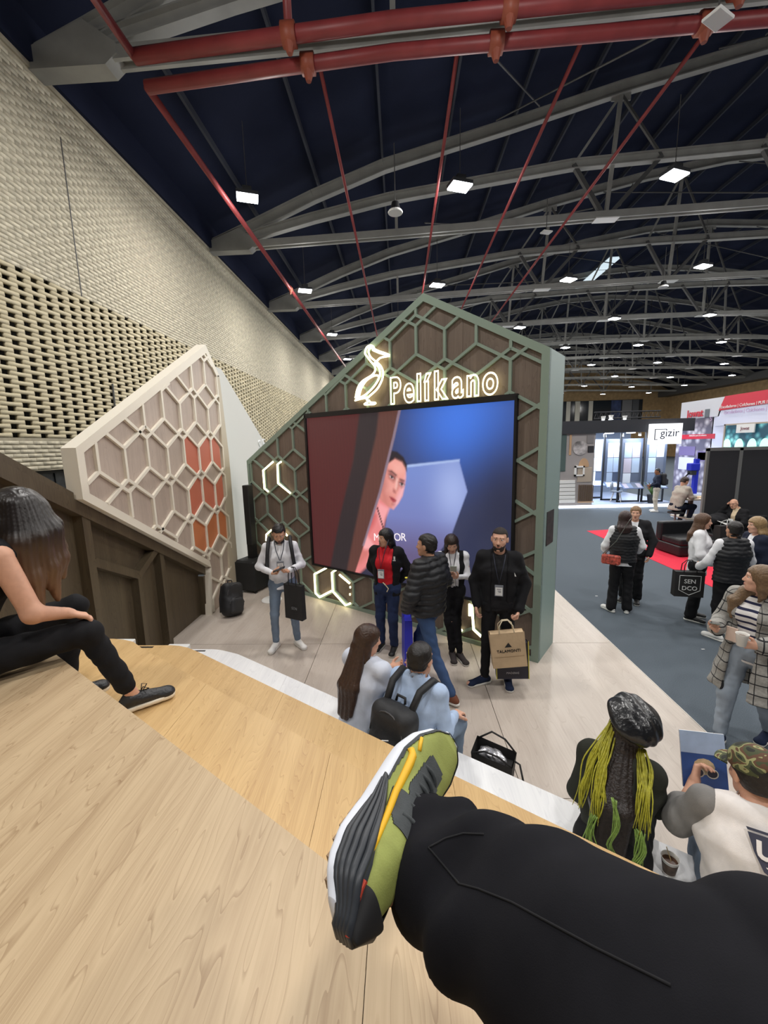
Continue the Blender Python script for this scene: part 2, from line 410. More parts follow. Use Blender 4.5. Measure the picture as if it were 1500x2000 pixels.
def make_truss():
    t = thing('roof_truss', '', 'truss', (0, 14.2, 0))
    m1 = MB()
    for (a, b), (c, d) in zip(ARCH_U, ARCH_U[1:]): ibeam(m1, (a,0,b), (c,0,d), 0.30, 0.2)
    m1.build('upper_chord', M_STEEL, t)
    m2 = MB()
    for (a, b), (c, d) in zip(ARCH_M, ARCH_M[1:]): ibeam(m2, (a,0,b), (c,0,d), 0.24, 0.2)
    m2.build('lower_chord', M_STEEL, t)
    m3 = MB()
    for (a, b), (c, d) in zip(TIE, TIE[1:]):
        for yy in (-0.1, 0.1): m3.bar((a,yy,b), (c,yy,d), 0.07, 0.2)
        m3.bar((a,0,b+0.02), (c,0,d+0.02), 0.2, 0.05)
    m3.build('tie_beam', M_STEEL, t)
    for x in (0.0, 35.0):
        MB().bar((x,0,zat(ARCH_M,x)), (x,0,zat(TIE,x)), 0.09, 0.09, (0,1,0)).build('strut', M_STEEL, t)
    for x in (6.7, 12.2, 17.5, 22.8, 28.3):
        dx = -0.25 if x < 17 else (0.25 if x > 18 else 0)
        u = (x,0,zat(ARCH_U,x)-0.15); l = (x+dx,0,zat(TIE,x))
        MB().bar(u, l, 0.1, 0.1, (0,1,0)).build('strut', M_STEEL, t)
        for sg in (-1, 1):
            xm = x+sg*1.3; mp = (xm,0,zat(ARCH_M,xm))
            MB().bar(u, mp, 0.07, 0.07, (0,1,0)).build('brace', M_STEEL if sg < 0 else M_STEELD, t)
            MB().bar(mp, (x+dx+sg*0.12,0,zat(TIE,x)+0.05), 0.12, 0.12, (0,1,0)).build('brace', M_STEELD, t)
        MB().box(x-0.28, x+0.28, -0.02, 0.02, zat(ARCH_U,x)-0.32, zat(ARCH_U,x)-0.12).build('gusset', M_STEEL, t)
        MB().box(x+dx-0.35, x+dx+0.35, -0.16, 0.16, zat(TIE,x)-0.13, zat(TIE,x)-0.1).build('gusset', M_WHITE, t)
    b_ = MB(); b_.prism([(-6.0,8.85),(-4.7,8.85),(-4.5,9.0),(-4.5,9.15),(-5.0,9.5),(-6.0,9.15)], -0.16, 0.16, 'xz')
    b_.build('bearing_shoe', M_STEEL, t)
    # long bracing rods that run on to the next truss
    rods = MB()
    for x in (3.5, 9.5, 15, 20.5, 26, 32):
        rods.tube([(x-2.6, 0.1, zat(TIE,x-2.6)+0.3), (x+0.6, 5.7, zat(ARCH_U, x+0.6)-0.2)], 0.022, 5)
        rods.tube([(x+2.6, 0.1, zat(TIE,x+2.6)+0.3), (x-0.6, 5.7, zat(ARCH_U, x-0.6)-0.2)], 0.022, 5)
    rods.build('bracing_rods', M_STEELD, t, kind='stuff')
    return t
tr0 = make_truss()
TY = [7.75, 14.2, 20.0, 25.8, 31.6, 37.4, 43.2, 49.0, 54.8, 60.5]
TN = ['nearest of all, right overhead beside the red pipes', 'second from us, with a white speaker disc under its brick-wall end', 'third from us', 'fourth from us', 'fifth from us', 'sixth from us', 'seventh from us', 'eighth from us', 'ninth from us', 'farthest, close to the far tan wall']
for k, y in enumerate(TY):
    t = tr0 if k == 0 else copy_tree(tr0)
    t.location = (0, y, 0); t['label'] = 'grey steel bow roof truss, ' + (ORD[k]+' from us' if k else 'nearest, above the red mains'); t['group'] = 'bow trusses of the hall roof'
# ------------------------------------------------------------------ high-bay lamps
def make_lamp():
    t = thing('high_bay_lamp', '', 'lamp', (0,0,0))
    h = MB(); h.box(-0.24, 0.24, -0.17, 0.17, 0.03, 0.1); h.box(-0.1, 0.1, -0.1, 0.1, 0.1, 0.22)
    h.build('housing', M_HOUSE, t)
    MB().box(-0.23, 0.23, -0.16, 0.16, 0.0, 0.03).build('diffuser', M_LAMP, t)
    MB().tube([(0,0,0.22), (0,0,1.55)], 0.008, 5).build('cable', M_STEELD, t)
    return t
la0 = make_lamp()
LX = [-3.37, 1.42, 6.05, 10.65, 15.2, 20.3, 25.4, 31.0]; LY = [10.2, 15.9, 21.9, 28.0, 34.5, 41.0, 47.5, 54.0]
first = True
def lamp_light(x, y, z, power, size=0.45):
    ld = bpy.data.lights.new('lamp_light', 'POINT'); ld.energy = power; ld.shadow_soft_size = 0.16; ld.color = (1.0, 0.975, 0.94)
    ld.energy = power*0.5
    lo = bpy.data.objects.new('lamp_light', ld); COL.objects.link(lo); lo.location = (x, y, z-0.17)
    la = bpy.data.lights.new('lamp_beam', 'AREA'); la.energy = power; la.size = size; la.color = ld.color
    lo = bpy.data.objects.new('lamp_beam', la); COL.objects.link(lo); lo.location = (x, y, z-0.02)
for j, y in enumerate(LY):
    for i, x in enumerate(LX):
        z = 8.2 + (0.25 if 2 < i < 6 else 0)
        t = la0 if first else copy_tree(la0); first = False
        t.location = (x, y, z); t.rotation_euler = (0, 0, 0.35)
        t['label'] = f'bright high-bay lamp, {ORD[i]} from the brick wall in the {ORD[j]} row from us'
        t['group'] = 'high-bay lamps of the hall'
        if j < 4 and i < 6: lamp_light(x, y, z-0.03, LAMP_W)
        elif (i+j) % 2 == 0: lamp_light(x, y, z-0.03, LAMP_W*2)
for (x, y) in ((-2.2, 4.4), (1.6, 4.6), (6.0, 4.4), (10.6, 4.4), (-3.4, -1.2), (1.4, -1.2), (6.0, -1.2)):
    lamp_light(x, y, 8.2, LAMP_W*1.0)     # the rows above and behind the camera, out of frame
# ------------------------------------------------------------------ red sprinkler mains and branches
def pipe_thing(name, label, pts, r, coup=()):
    t = thing(name, label, 'pipe')
    MB().tube(pts, r, 12).build('tube', M_REDPIPE, t, smooth=True)
    for p, ax in coup:
        d = Vector(ax).normalized()*0.1; p = Vector(p)
        MB().tube([p-d, p+d], r*1.45, 12).build('coupling', mat('pipe_orange', (150,76,56), 0.5), t, smooth=True)
        MB().tube([p+Vector((0,0,-r)), p+Vector((0,0,-r-0.14))], [r*0.9, r*0.4], 10).build('drain_boss', mat('pipe_orange', (150,76,56), 0.5), t)
    return t
ZP = 8.35
pipe_thing('sprinkler_main', 'thick red sprinkler main crossing the roof, the lower one nearer the lamps', [(-3.95,7.42,ZP),(0,7.1,ZP),(6,6.95,ZP),(16,6.75,ZP)], 0.095, [((-1.3,7.2,ZP),(1,0,0)),((1.5,7.06,ZP),(1,0,0)),((4.4,6.98,ZP),(1,0,0))])
pipe_thing('sprinkler_main', 'thick red sprinkler main crossing the roof, the upper one against the truss', [(-3.9,7.05,ZP+0.12),(0,6.78,ZP+0.12),(6,6.6,ZP+0.12),(16,6.4,ZP+0.12)], 0.1, [((-1.5,6.88,ZP+0.12),(1,0,0)),((1.6,6.73,ZP+0.12),(1,0,0)),((4.6,6.64,ZP+0.12),(1,0,0))])
for x, y0, lb in ((-1.13, 7.2, 'above the neon pelican'), (0.95, 7.08, 'above the glowing word'), (2.75, 7.0, 'between the two big lamps'), (4.5, 6.97, 'ending at the white antenna panel')):
    pipe_thing('sprinkler_pipe', f'thin red sprinkler branch pipe running down the hall {lb}', [(x, y0, ZP), (x, 45, ZP)], 0.032)
pipe_thing('sprinkler_pipe', 'red sprinkler branch pipe nearest the brick wall, from the elbow of the lower main', [(-3.95, 7.42, ZP), (-3.9, 45, ZP)], 0.06, [((-3.93,16,ZP),(0,1,0))])
pipe_thing('sprinkler_pipe', 'red sprinkler pipe coming overhead from behind to the upper main', [(-3.9, 1.0, ZP+0.12), (-3.9, 7.05, ZP+0.12)], 0.06)
# risers of the mains at the top of the picture
for x, y, r in ((-1.5, 6.88, 0.06), (1.6, 6.73, 0.11)):
    tag(MB().tube([(x,y,ZP+0.12),(x,y-0.05,10.4)], r, 12).build('riser_pipe', M_REDPIPE, smooth=True), f'{"thin" if r < 0.1 else "stout"} rusty red riser pipe going up from the upper main', 'pipe')
# white ceiling devices
def disc(x, y, z, lb):
    t = thing('pendant_speaker', lb, 'speaker', (x, y, z), group='white round pendant speakers')
    MB().lathe([(0,0),(0.16,0.0),(0.17,0.02),(0.15,0.05),(0.06,0.09)], 20).build('grille', M_WHITE, t, smooth=False)
    MB().cyl((0,0), 0.12, 0.05, 0.22, 16, 0.08).build('can', M_BLACK, t)
    MB().tube([(0,0,0.2),(0,0,1.4)], 0.01, 5).build('cable', M_STEELD, t)
disc(-0.02, 10.2, 7.75, 'white round pendant speaker hanging beside the nearest truss')
disc(0.0, 20.6, 8.0, 'white round pendant speaker above the peak of the booth')
disc(10.0, 17.0, 8.2, 'white round pendant speaker hanging among the far braces at right')
def panel(px, py, z, s, lb, rz):
    p = on_z(px, py, z)
    t = thing('wireless_antenna', lb, 'antenna', tuple(p), rz, group='white wireless antenna panels')
    MB().box(-s/2, s/2, -s/3, s/3, 0, 0.04).build('plate', M_WHITE, t, bevel=0.01)
    MB().tube([(0,0,0.04),(0,0,0.9)], 0.012, 5).build('stem', M_STEELD, t)
panel(1402, 40, 8.0, 0.34, 'largest white antenna panel, by the red mains at the top right corner', 0.5)
panel(1067, 455, 8.6, 0.3, 'small white antenna panel under the second truss', 0.3)
# skylight slit far in the roof
sk = thing('roof_skylight', 'pale skylight strip glowing between far trusses', 'skylight', (13.5, 30, 13.7))
for k in range(3):
    MB().box(-0.35, 0.35, -1.9+k*2.0, -0.1+k*2.0, 0, 0.05).build('pane', glow('skylight', (190,210,220), 1.0), sk)
# ================================================================== THE BOOTH
M_GREEN = mat('frame_sage', (138,156,142), 0.55)
M_GREENS = mat('side_sage', (140,162,158), 0.5)
M_WALNUT = wood('walnut_board', (122,108,97), (84,72,64), 'Z', 1.0, 0.5, 0.8, 1.0)
M_BEIGEW = wood('beige_board', (192,175,162), (160,143,131), 'Z', 1.0, 0.5, 0.8, 1.0)
M_DARKW = wood('dark_board', (92,80,62), (56,47,36), 'Z', 1.0, 0.45, 0.8, 1.0)
M_CREAM = mat('cream_frame', (236,228,212), 0.5)
M_ORANGE = mat('orange_panel', (200,112,88), 0.5); M_ORANGE2 = mat('orange_panel_low', (208,126,82), 0.5)
M_STAGE = wood('stage_board', (196,185,174), (170,156,145), 'Y', 0.9, 0.36, 0.8, 1.0)
M_OAKG = wood('grey_oak', (196,172,138), (150,122,90), 'Y', 1.6, 0.42, 0.9, 1.0)
M_OAKY = wood('yellow_oak', (206,172,120), (170,132,84), 'Y', 1.6, 0.42, 0.9, 1.0)
M_MARBLE = wood('white_marble_board', (238,238,238), (210,210,214), 'Y', 1.0, 0.35, 0.7, 1.0)
M_LED = glow('led_warm', (255,244,190), 4.0)
M_LEDD = mat('led_channel', (150,146,120), 0.5)
# ---- stage
st = thing('stage', 'low stage of pale greige wood boards around the booth', 'stage')
xs = [-3.27, -1.117, 0.873, 2.68]; yv = [-2.3, 2.685, 5.08, 7.45, 9.9]
for i in range(3):
    for j in range(4):
        MB().box(xs[i]+0.003, xs[i+1]-0.003, yv[j]+0.003, yv[j+1]-0.003, -0.03, 0.0).build('board', M_STAGE, st)
MB().box(-3.12, 2.68, -2.3, 9.9, -0.1, -0.031).build('base', mat('stage_base', (120,112,104), 0.6), st)
MB().box(2.681, 2.69, -2.3, 9.9, -0.1, 0.0).build('edge_trim', mat('stage_edge', (210,204,196), 0.5), st)
# ---- hexagon lattice
def honey(p, s, r, x0, zb, xr, zr):
    """segments of one honeycomb: verticals of length s, diagonals of rise r over a column pitch p"""
    P = 2*(s+r); out = []
    i0, i1 = math.floor((xr[0]-x0)/p)-1, math.ceil((xr[1]-x0)/p)+1
    for i in range(i0, i1+1):
        x = x0+i*p; k = math.floor((zr[0]-zb)/P)-2
        while True:
            z = zb+k*P + (P/2 if i % 2 else 0)
            if z > zr[1]+1: break
            out.append(((x, z), (x, z+s)))
            out.append(((x, z+s), (x+p, z+s+r))); out.append(((x, z+s), (x-p, z+s+r)))
            k += 1
    return out
def clip_convex(a, b, poly):
    """clip a segment to a counter-clockwise convex polygon"""
    t0, t1 = 0.0, 1.0; dx, dz = b[0]-a[0], b[1]-a[1]
    for (x0, z0), (x1, z1) in zip(poly, poly[1:]+poly[:1]):
        nx, nz = -(z1-z0), (x1-x0)
        num = nx*(a[0]-x0)+nz*(a[1]-z0); den = nx*dx+nz*dz
        if abs(den) < 1e-12:
            if num < 0: return None
        else:
            t = -num/den
            if den > 0: t0 = max(t0, t)
            else: t1 = min(t1, t)
    if t1-t0 < 1e-6: return None
    return ((a[0]+dx*t0, a[1]+dz*t0), (a[0]+dx*t1, a[1]+dz*t1))
def minus_rect(a, b, R):
    x0, x1, z0, z1 = R
    c = clip_convex(a, b, [(x0,z0),(x1,z0),(x1,z1),(x0,z1)])
    if c is None: return [(a, b)]
    out = []
    L = math.hypot(b[0]-a[0], b[1]-a[1])
    for u, v in ((a, c[0]), (c[1], b)):
        if math.hypot(v[0]-u[0], v[1]-u[1]) > 0.02: out.append((u, v))
    return out
BARN = [0]
def inset_bar(mb, a, b, w, d0, d1):
    """flat bar on a wall: width w in the wall's plane, between depths d0 and d1"""
    BARN[0] += 1; d0 = d0+((BARN[0]*7) % 11)*0.0003
    dx, dz = b[0]-a[0], b[1]-a[1]; L = math.hypot(dx, dz); ux, uz = dx/L, dz/L; e = w*0.12
    a = (a[0]-ux*e, a[1]-uz*e); b = (b[0]+ux*e, b[1]+uz*e); nx, nz = -uz*w/2, ux*w/2
    return mb.prism([(a[0]+nx,a[1]+nz),(a[0]-nx,a[1]-nz),(b[0]-nx,b[1]-nz),(b[0]+nx,b[1]+nz)], d0, d1, 'xz')
def frame_ring(outer, inner, d0, d1, parent, m, name='frame_rail'):
    n = len(outer)
    for i in range(n):
        j = (i+1) % n
        MB().prism([outer[i], outer[j], inner[j], inner[i]], d0, d1, 'xz').build(name, m, parent)
def offset_poly(poly, ds):
    """move each edge of a counter-clockwise polygon inwards by its own distance"""
    n = len(poly); L = []
    for i in range(n):
        (x0, z0), (x1, z1) = poly[i], poly[(i+1) % n]; l = math.hypot(x1-x0, z1-z0)
        nx, nz = -(z1-z0)/l, (x1-x0)/l; L.append((x0+nx*ds[i], z0+nz*ds[i], x1-x0, z1-z0))
    out = []
    for i in range(n):
        a = L[i-1]; b = L[i]; det = a[2]*b[3]-a[3]*b[2]
        t = ((b[0]-a[0])*b[3]-(b[1]-a[1])*b[2])/det
        out.append((a[0]+a[2]*t, a[1]+a[3]*t))
    return out
# ---- sign wall (local x along the wall, y into it)
sw = thing('sign_wall', 'dark wood gabled wall with sage hexagon lattice around the big screen', 'display wall', tuple(SIGN_O), SIGN_A)
SP = [(-5.5,0),(0,0),(0,3.568),(-1.549,4.452),(-5.5,2.372)]
SI = offset_poly(SP, [0.055, 0.085, 0.085, 0.085, 0.06])
# wood board cladding in vertical sheets
prev = -5.5
for x in (-4.38, -3.26, -2.14, -1.02, 0.0):
    lo, hi = prev, x
    top = lambda q: (2.372+(q+5.5)*(4.452-2.372)/3.951) if q < -1.549 else (4.452-(q+1.549)*(4.452-3.568)/1.549)
    poly = [(lo+0.0015,0.0),(hi-0.0015,0.0),(hi-0.0015,top(hi)-0.01)]
    if lo < -1.549 < hi: poly.append((-1.549, 4.44))
    poly.append((lo+0.0015, top(lo)-0.01))
    MB().prism(poly, 0.03, 0.06, 'xz').build('wood_sheet', M_WALNUT, sw)
    prev = x
frame_ring(SP, SI, 0.0, 0.062, sw, M_GREEN)
# outer casing: right side, roof slopes, left side, back
ca = MB()
for (a, b) in ((SP[1], SP[2]), (SP[2], SP[3]), (SP[3], SP[4]), (SP[4], SP[0])):
    ca.add([(a[0],0.001,a[1]),(b[0],0.001,b[1]),(b[0],0.62,b[1]),(a[0],0.62,a[1])], [(0,1,2,3)])
ca.prism(SP, 0.6, 0.62, 'xz')
ca.build('casing', M_GREENS, sw)
SCR = (-3.79, -0.345, 0.625, 3.11)
HP, HS, HR = 0.4145, 0.345, 0.243
CL = SI
segs = honey(HP, HS, HR, -4.57, 2.455, (-5.5, 0), (0, 4.5)) + honey(HP, HS, HR, -4.57, 1.982, (-5.5, 0), (0, 4.5))
segs = [((a[0], a[1]), (b[0], b[1])) for a, b in segs]
# lit strips replace some bars
led_px = [[(534.4,902),(514.8,919),(517.6,954),(525,960)], [(550,902),(542.8,907),(544,943.6),(568,963)],
          [(638,1109),(615,1121),(617,1158),(625,1166),(648,1154)], [(657,1113),(649,1118),(651,1155),(676,1182),(685,1178)], [(664,1122),(684,1139)],
          [(531,1035),(521,1044),(521,1056)], [(553,1036),(562,1046)],
          [(877,1239),(903,1230)], [(932,1176),(922,1183),(926,1229),(954,1255)], [(918,1179),(918,1202)]]
for a, b in segs:
    c = clip_convex(a, b, CL)
    if c is None: continue
    for u, v in minus_rect(c[0], c[1], (SCR[0]-0.02, SCR[1]+0.02, SCR[2]-0.02, SCR[3]+0.02)):
        inset_bar(MB(), u, v, 0.034, 0.0, 0.032).build('lattice_bar', M_GREEN, sw)
def led(px):
    pts = [on_sign(*p) for p in px]
    m_ = MB(); m_.tube([(x, -0.012, z) for x, z in pts], 0.017, 8); m_.build('light_strip', M_LED, sw, label='glowing warm white light strip')
for L_ in led_px: led(L_)
for p in ((684,1147),(683.5,1161)):
    x, z = on_sign(*p); MB().cyl((x,0), 0.012, z-0.015, z+0.015, 8).build('light_strip', M_LED, sw)
# small poster on the side face
pm = mat('poster_dark', (44,38,38), 0.5, noise=(14, 0.9))
MB().box(0.001, 0.006, 0.12, 0.40, 1.40, 1.80).build('side_poster', pm, sw, label='small dark poster on the sage side')
# ---- screen
scn = thing('video_screen', 'huge video screen showing a woman behind a tilted brown board', 'screen', tuple(SIGN_O), SIGN_A)
frame = MB()
x0, x1, z0, z1 = SCR
for bx in ((x0-0.02,x1+0.02,z1-0.05,z1+0.02),(x0-0.02,x1+0.02,z0-0.02,z0+0.01),(x0-0.02,x0+0.02,z0,z1),(x1-0.01,x1+0.02,z0,z1)):
    frame.box(bx[0],bx[1],-0.03,0.03,bx[2],bx[3])
frame.build('bezel', M_BLACK, scn)
def paint_screen():
    nx, nz = 260, 190
    X, Z = np.meshgrid(np.linspace(x0+0.015, x1-0.005, nx), np.linspace(z0, z1-0.05, nz))
    def S(px, py): return np.array(on_sign(px, py))
    def L(c): return np.array(lin(c)[:3])
    def sstep(d, w): return np.clip(0.5-d/w, 0, 1)[..., None]
    def poly(pts):           # signed distance (negative inside) to a polygon
        d = np.full(X.shape, 1e9); ins = np.zeros(X.shape, bool); n = len(pts)
        for i in range(n):
            a, b = pts[i], pts[(i+1) % n]; e = b-a
            t = np.clip(((X-a[0])*e[0]+(Z-a[1])*e[1])/(e@e), 0, 1)
            d = np.minimum(d, np.hypot(X-a[0]-t*e[0], Z-a[1]-t*e[1]))
            c = ((a[1] <= Z) & (b[1] > Z)) | ((b[1] <= Z) & (a[1] > Z))
            with np.errstate(divide='ignore', invalid='ignore'):
                xi = a[0]+(Z-a[1])/(b[1]-a[1]+1e-12)*e[0]
            ins ^= c & (X < xi)
        return np.where(ins, -d, d)
    def ell(c, rx, rz, ang=0):
        ca_, sa_ = math.cos(ang), math.sin(ang); u = (X-c[0])*ca_+(Z-c[1])*sa_; v = -(X-c[0])*sa_+(Z-c[1])*ca_
        return (np.hypot(u/rx, v/rz)-1)*min(rx, rz)
    img = np.zeros(X.shape+(3,))
    def over(c, d, w=0.02, k=1.0):
        nonlocal img
        m_ = sstep(d, w)*k; img = img*(1-m_)+L(c)*m_
    # blue backdrop
    fx = np.clip((X-x0)/(x1-x0), 0, 1)[..., None]; fz = np.clip((Z-z0)/(z1-z0), 0, 1)[..., None]
    img = L((52,56,84))*np.ones(X.shape+(3,))
    g1 = np.exp(-(((X-S(900,820)[0])/0.75)**2+((Z-S(900,820)[1])/0.65)**2))[..., None]
    img = img*(1-g1)+L((66,120,226))*g1
    g2 = np.exp(-(((X-S(985,985)[0])/0.45)**2+((Z-S(985,985)[1])/0.75)**2))[..., None]*0.85
    img = img*(1-g2)+L((34,38,62))*g2
    g3 = np.clip((S(985,1090)[1]-Z)/0.7, 0, 1)[..., None]*0.75
    img = img*(1-g3)+L((44,40,56))*g3
    # slanted silvery board behind the woman
    pb = poly([S(795,911), S(897,900), S(913,960), S(880,1050), S(840,1100), S(740,1120), S(760,980)])
    sh = np.clip((Z-S(850,1085)[1])/1.1, 0, 1)[..., None]
    bc = L((118,118,172))*(1-sh)+L((120,140,205))*sh
    m_ = sstep(pb, 0.02); img = img*(1-m_)+bc*m_
    g4 = np.exp(-(((X-S(885,960)[0])/0.28)**2+((Z-S(885,960)[1])/0.42)**2))[..., None]*m_*0.7
    img = img*(1-g4)+L((176,192,240))*g4
    g5 = np.clip((S(800,1010)[1]-Z)/0.55, 0, 1)[..., None]*m_*0.7
    img = img*(1-g5)+L((92,74,104))*g5
    ln = poly([S(795,908), S(898,897), S(898,901), S(795,913)]); over((170,190,235), ln, 0.02)
    # woman: hair, neck, shoulder, hand, face
    def K(x, y): return S(690+x/4.8875, 860+y/4.8875)
    def KP(*q): return poly([K(x, y) for x, y in q])
    over((40,33,42), KP((340,92),(420,108),(482,160),(514,235),(510,290),(480,230),(400,180),(320,240),(262,440),(245,560),(230,480),(290,240)), 0.025)
    over((232,134,134), KP((180,560),(255,545),(350,630),(310,740),(288,850),(300,1000),(240,1110),(60,1270),(0,1270),(110,860)), 0.05)
    over((250,172,176), KP((250,600),(345,650),(300,760),(280,850),(250,780),(232,690)), 0.06, 0.8)
    over((196,76,78), KP((170,640),(222,720),(200,800),(150,880),(115,880),(150,760)), 0.09, 0.75)
    over((252,188,196), KP((235,420),(255,500),(240,580),(215,620),(185,590),(205,480)), 0.05)
    over((250,182,186), KP((180,610),(215,640),(170,690),(160,640)), 0.05, 0.8)
    over((250,176,178), KP((112,890),(175,960),(200,1000),(150,1040),(112,1045),(85,1000)), 0.06, 0.9)
    over((196,110,100), KP((60,1010),(110,1045),(150,1050),(140,1110),(60,1180),(10,1200)), 0.08, 0.6)
    f_ = KP((330,215),(400,168),(470,200),(503,265),(505,350),(492,440),(472,530),(432,602),(385,660),(345,640),(262,570),(252,470),(285,345))
    over((236,154,142), f_, 0.03)
    def tint(c, d, w_, k):
        nonlocal img
        m2 = sstep(d, w_)*k*sstep(f_, 0.03); img = img*(1-m2)+L(c)*m2
    tint((176,96,92), KP((250,440),(330,430),(345,560),(350,650),(262,600)), 0.30, 0.7)
    tint((150,80,84), KP((262,250),(310,240),(300,420),(258,470)), 0.16, 0.6)
    tint((252,190,178), KP((380,220),(470,230),(480,300),(400,310)), 0.22, 0.7)
    tint((250,196,214), KP((470,440),(505,350),(492,470),(440,600),(390,655),(420,560)), 0.10, 0.75)
    tint((250,182,172), KP((350,400),(400,420),(380,500),(330,480)), 0.18, 0.55)
    tint((110,52,58), KP((335,288),(365,290),(415,335),(412,375),(385,395),(345,360)), 0.07, 0.75)
    tint((104,54,66), KP((445,370),(488,385),(490,430),(462,450),(442,415)), 0.06, 0.8)
    over((58,34,40), KP((338,290),(370,290),(416,330),(408,338),(368,304)), 0.02, 0.9); over((62,38,46), KP((446,366),(488,382),(490,392),(450,378)), 0.02, 0.9)
    for q, a_ in (((368,352),-0.5), ((463,420),-0.3)):
        over((226,204,206), ell(K(*q), 0.036, 0.017, a_), 0.015, 0.9); over((38,28,34), ell(K(q[0]+2,q[1]-1), 0.019, 0.020, 0), 0.012, 0.95)
        over((48,28,34), ell(K(q[0],q[1]-10), 0.045, 0.007, a_), 0.012, 0.9)
    tint((252,206,196), KP((414,360),(428,370),(424,440),(412,470),(404,450)), 0.04, 0.8)
    tint((146,70,74), KP((385,462),(402,480),(408,505),(390,500),(380,485)), 0.04, 0.8)
    tint((150,74,82), KP((430,400),(445,420),(425,470),(416,480)), 0.06, 0.5)
    over((168,58,72), KP((348,536),(372,540),(396,556),(414,572),(405,590),(382,592),(360,568)), 0.025, 0.9); over((92,28,40), KP((348,538),(380,562),(412,574),(380,568)), 0.012, 0.9)
    tint((150,80,86), KP((372,600),(400,606),(392,622),(370,614)), 0.05, 0.6)
    over((34,24,34), KP((318,190),(400,158),(470,190),(508,262),(512,300),(498,262),(466,208),(400,176),(330,225)), 0.03, 0.9)
    for q in np.linspace(0, 1, 9):
        over((34,22,28), ell(K(233+(292-233)*q, 650+(850-650)*q), 0.013, 0.022, -0.3), 0.010)
    # brown boards on the left
    over((94,58,52), poly([S(600,780), S(790,770), S(772,850), S(745,960), S(712,1062), S(690,1130), S(600,1130)]), 0.02)
    over((80,34,36), poly([S(600,780), S(712,775), S(700,850), S(672,1000), S(650,1125), S(600,1125)]), 0.05)
    tone = np.clip((Z-z0)/2.4, 0, 1)[..., None]
    over((46,38,42), poly([S(706,780), S(744,775), S(735,850), S(709,960), S(690,1050), S(676,1125), S(642,1125), S(664,1010), S(690,900)]), 0.05)
    over((150,132,150), poly([S(784,775), S(789,775), S(772,853), S(745,962), S(712,1066), S(708,1066), S(740,962), S(767,853)]), 0.02, 0.75)
    grain = (np.sin(X*95+np.sin(Z*2.2)*3)+np.sin(X*173+Z*1.3))*0.02
    bm_ = sstep(poly([S(600,780), S(786,775), S(745,960), S(690,1130), S(600,1130)]), 0.02)
    img = img*(1+grain[..., None]*bm_*2)
    return X, Z, img, nx, nz
Xs, Zs, img, nx, nz = paint_screen()
V = np.stack([Xs, np.full(Xs.shape, -0.005), Zs], -1).reshape(-1, 3)
ii = (np.arange(nz-1)[:, None]*nx+np.arange(nx-1)[None]).ravel()
me = fast_mesh('picture', V, np.stack([ii, ii+1, ii+1+nx, ii+nx], 1), [])
ca_ = me.color_attributes.new('picture', 'FLOAT_COLOR', 'POINT')
ca_.data.foreach_set('color', np.concatenate([img.reshape(-1, 3), np.ones((nx*nz, 1))], 1).astype(np.float32).ravel())
m_, nt_, b_ = new_mat('screen_picture')
at_ = N(nt_, 'ShaderNodeVertexColor'); at_.layer_name = 'picture'
nt_.links.new(at_.outputs['Color'], b_.inputs['Emission Color']); b_.inputs['Emission Strength'].default_value = 1.0
b_.inputs['Base Color'].default_value = (0.02,0.02,0.02,1); b_.inputs['Roughness'].default_value = 0.45
me.materials.append(m_); link(me, 'picture', scn)
tg_ = glow('screen_letters', (235,225,230), 0.9)
for ch, px in zip('MEJOR', (737, 752, 765, 777, 789)):
    sx, sz = on_sign(px, 1056); text(ch, 0.16, tg_, scn, (sx, -0.012, sz), name='letter', extrude=0.001)
# ---- neon sign
M_NEON = glow('neon_warm', (255,242,182), 3.2)
ne = thing('neon_sign', 'glowing neon pelican and outlined lettering above the screen', 'sign', tuple(SIGN_O), SIGN_A)
def neon(pts, name='bird_stroke', r=0.0135):
    P3 = [(lambda q: (q[0], -0.035, q[1]))(on_sign(600+x/5, 560+y/5, -0.035)) for x, y in pts]
    # smooth with Catmull-Rom
    out = []
    for i in range(len(P3)-1):
        p0, p1, p2, p3 = [Vector(P3[min(max(i+k, 0), len(P3)-1)]) for k in (-1, 0, 1, 2)]
        for t in (0, 0.25, 0.5, 0.75):
            out.append(0.5*((2*p1)+(p2-p0)*t+(2*p0-5*p1+4*p2-p3)*t*t+(3*p1-p0-3*p2+p3)*t**3))
    out.append(Vector(P3[-1]))
    MB().tube(out, r, 8).build(name, M_NEON, ne, smooth=True)
neon([(655,603),(648,588),(630,575),(600,578),(577,600),(565,640),(568,658),(592,692),(622,732),(652,765),(665,797),(658,832),(630,865),(590,890),(540,922),(507,962),(486,1012),(476,1060),(470,1090)])
neon([(640,600),(700,630),(760,650),(803,668)]); neon([(803,676),(750,685),(712,696),(690,716),(680,727)]); neon([(638,617),(690,640),(745,658),(790,672)])
neon([(625,597),(605,605),(600,640),(616,682),(652,716),(692,747),(722,782),(741,832),(736,890),(715,945),(688,992),(650,1032),(610,1066),(590,1084),(530,1094),(466,1112)])
neon([(655,745),(690,778),(708,812),(712,850),(708,875)])
neon([(470,1110),(500,1085),(545,1080),(588,1082)])
neon([(508,1085),(514,1040),(535,980),(573,922),(620,886),(665,866),(692,870),(700,890),(682,930),(642,985),(592,1036),(550,1066),(508,1085)])
neon([(490,1085),(496,1035),(516,980),(548,930)])
neon([(592,1085),(580,1102),(604,1116),(572,1136),(560,1150),(610,1150),(655,1146),(666,1134),(622,1130),(602,1108)])
word = 'Pel\u00edkano'
base0 = np.array(on_sign(763, 788, -0.035)); base1 = np.array(on_sign(973, 757, -0.035))
wme = [text_mesh(c, 0.46, 0, 0.0105, 0.014) for c in word]
adv = []
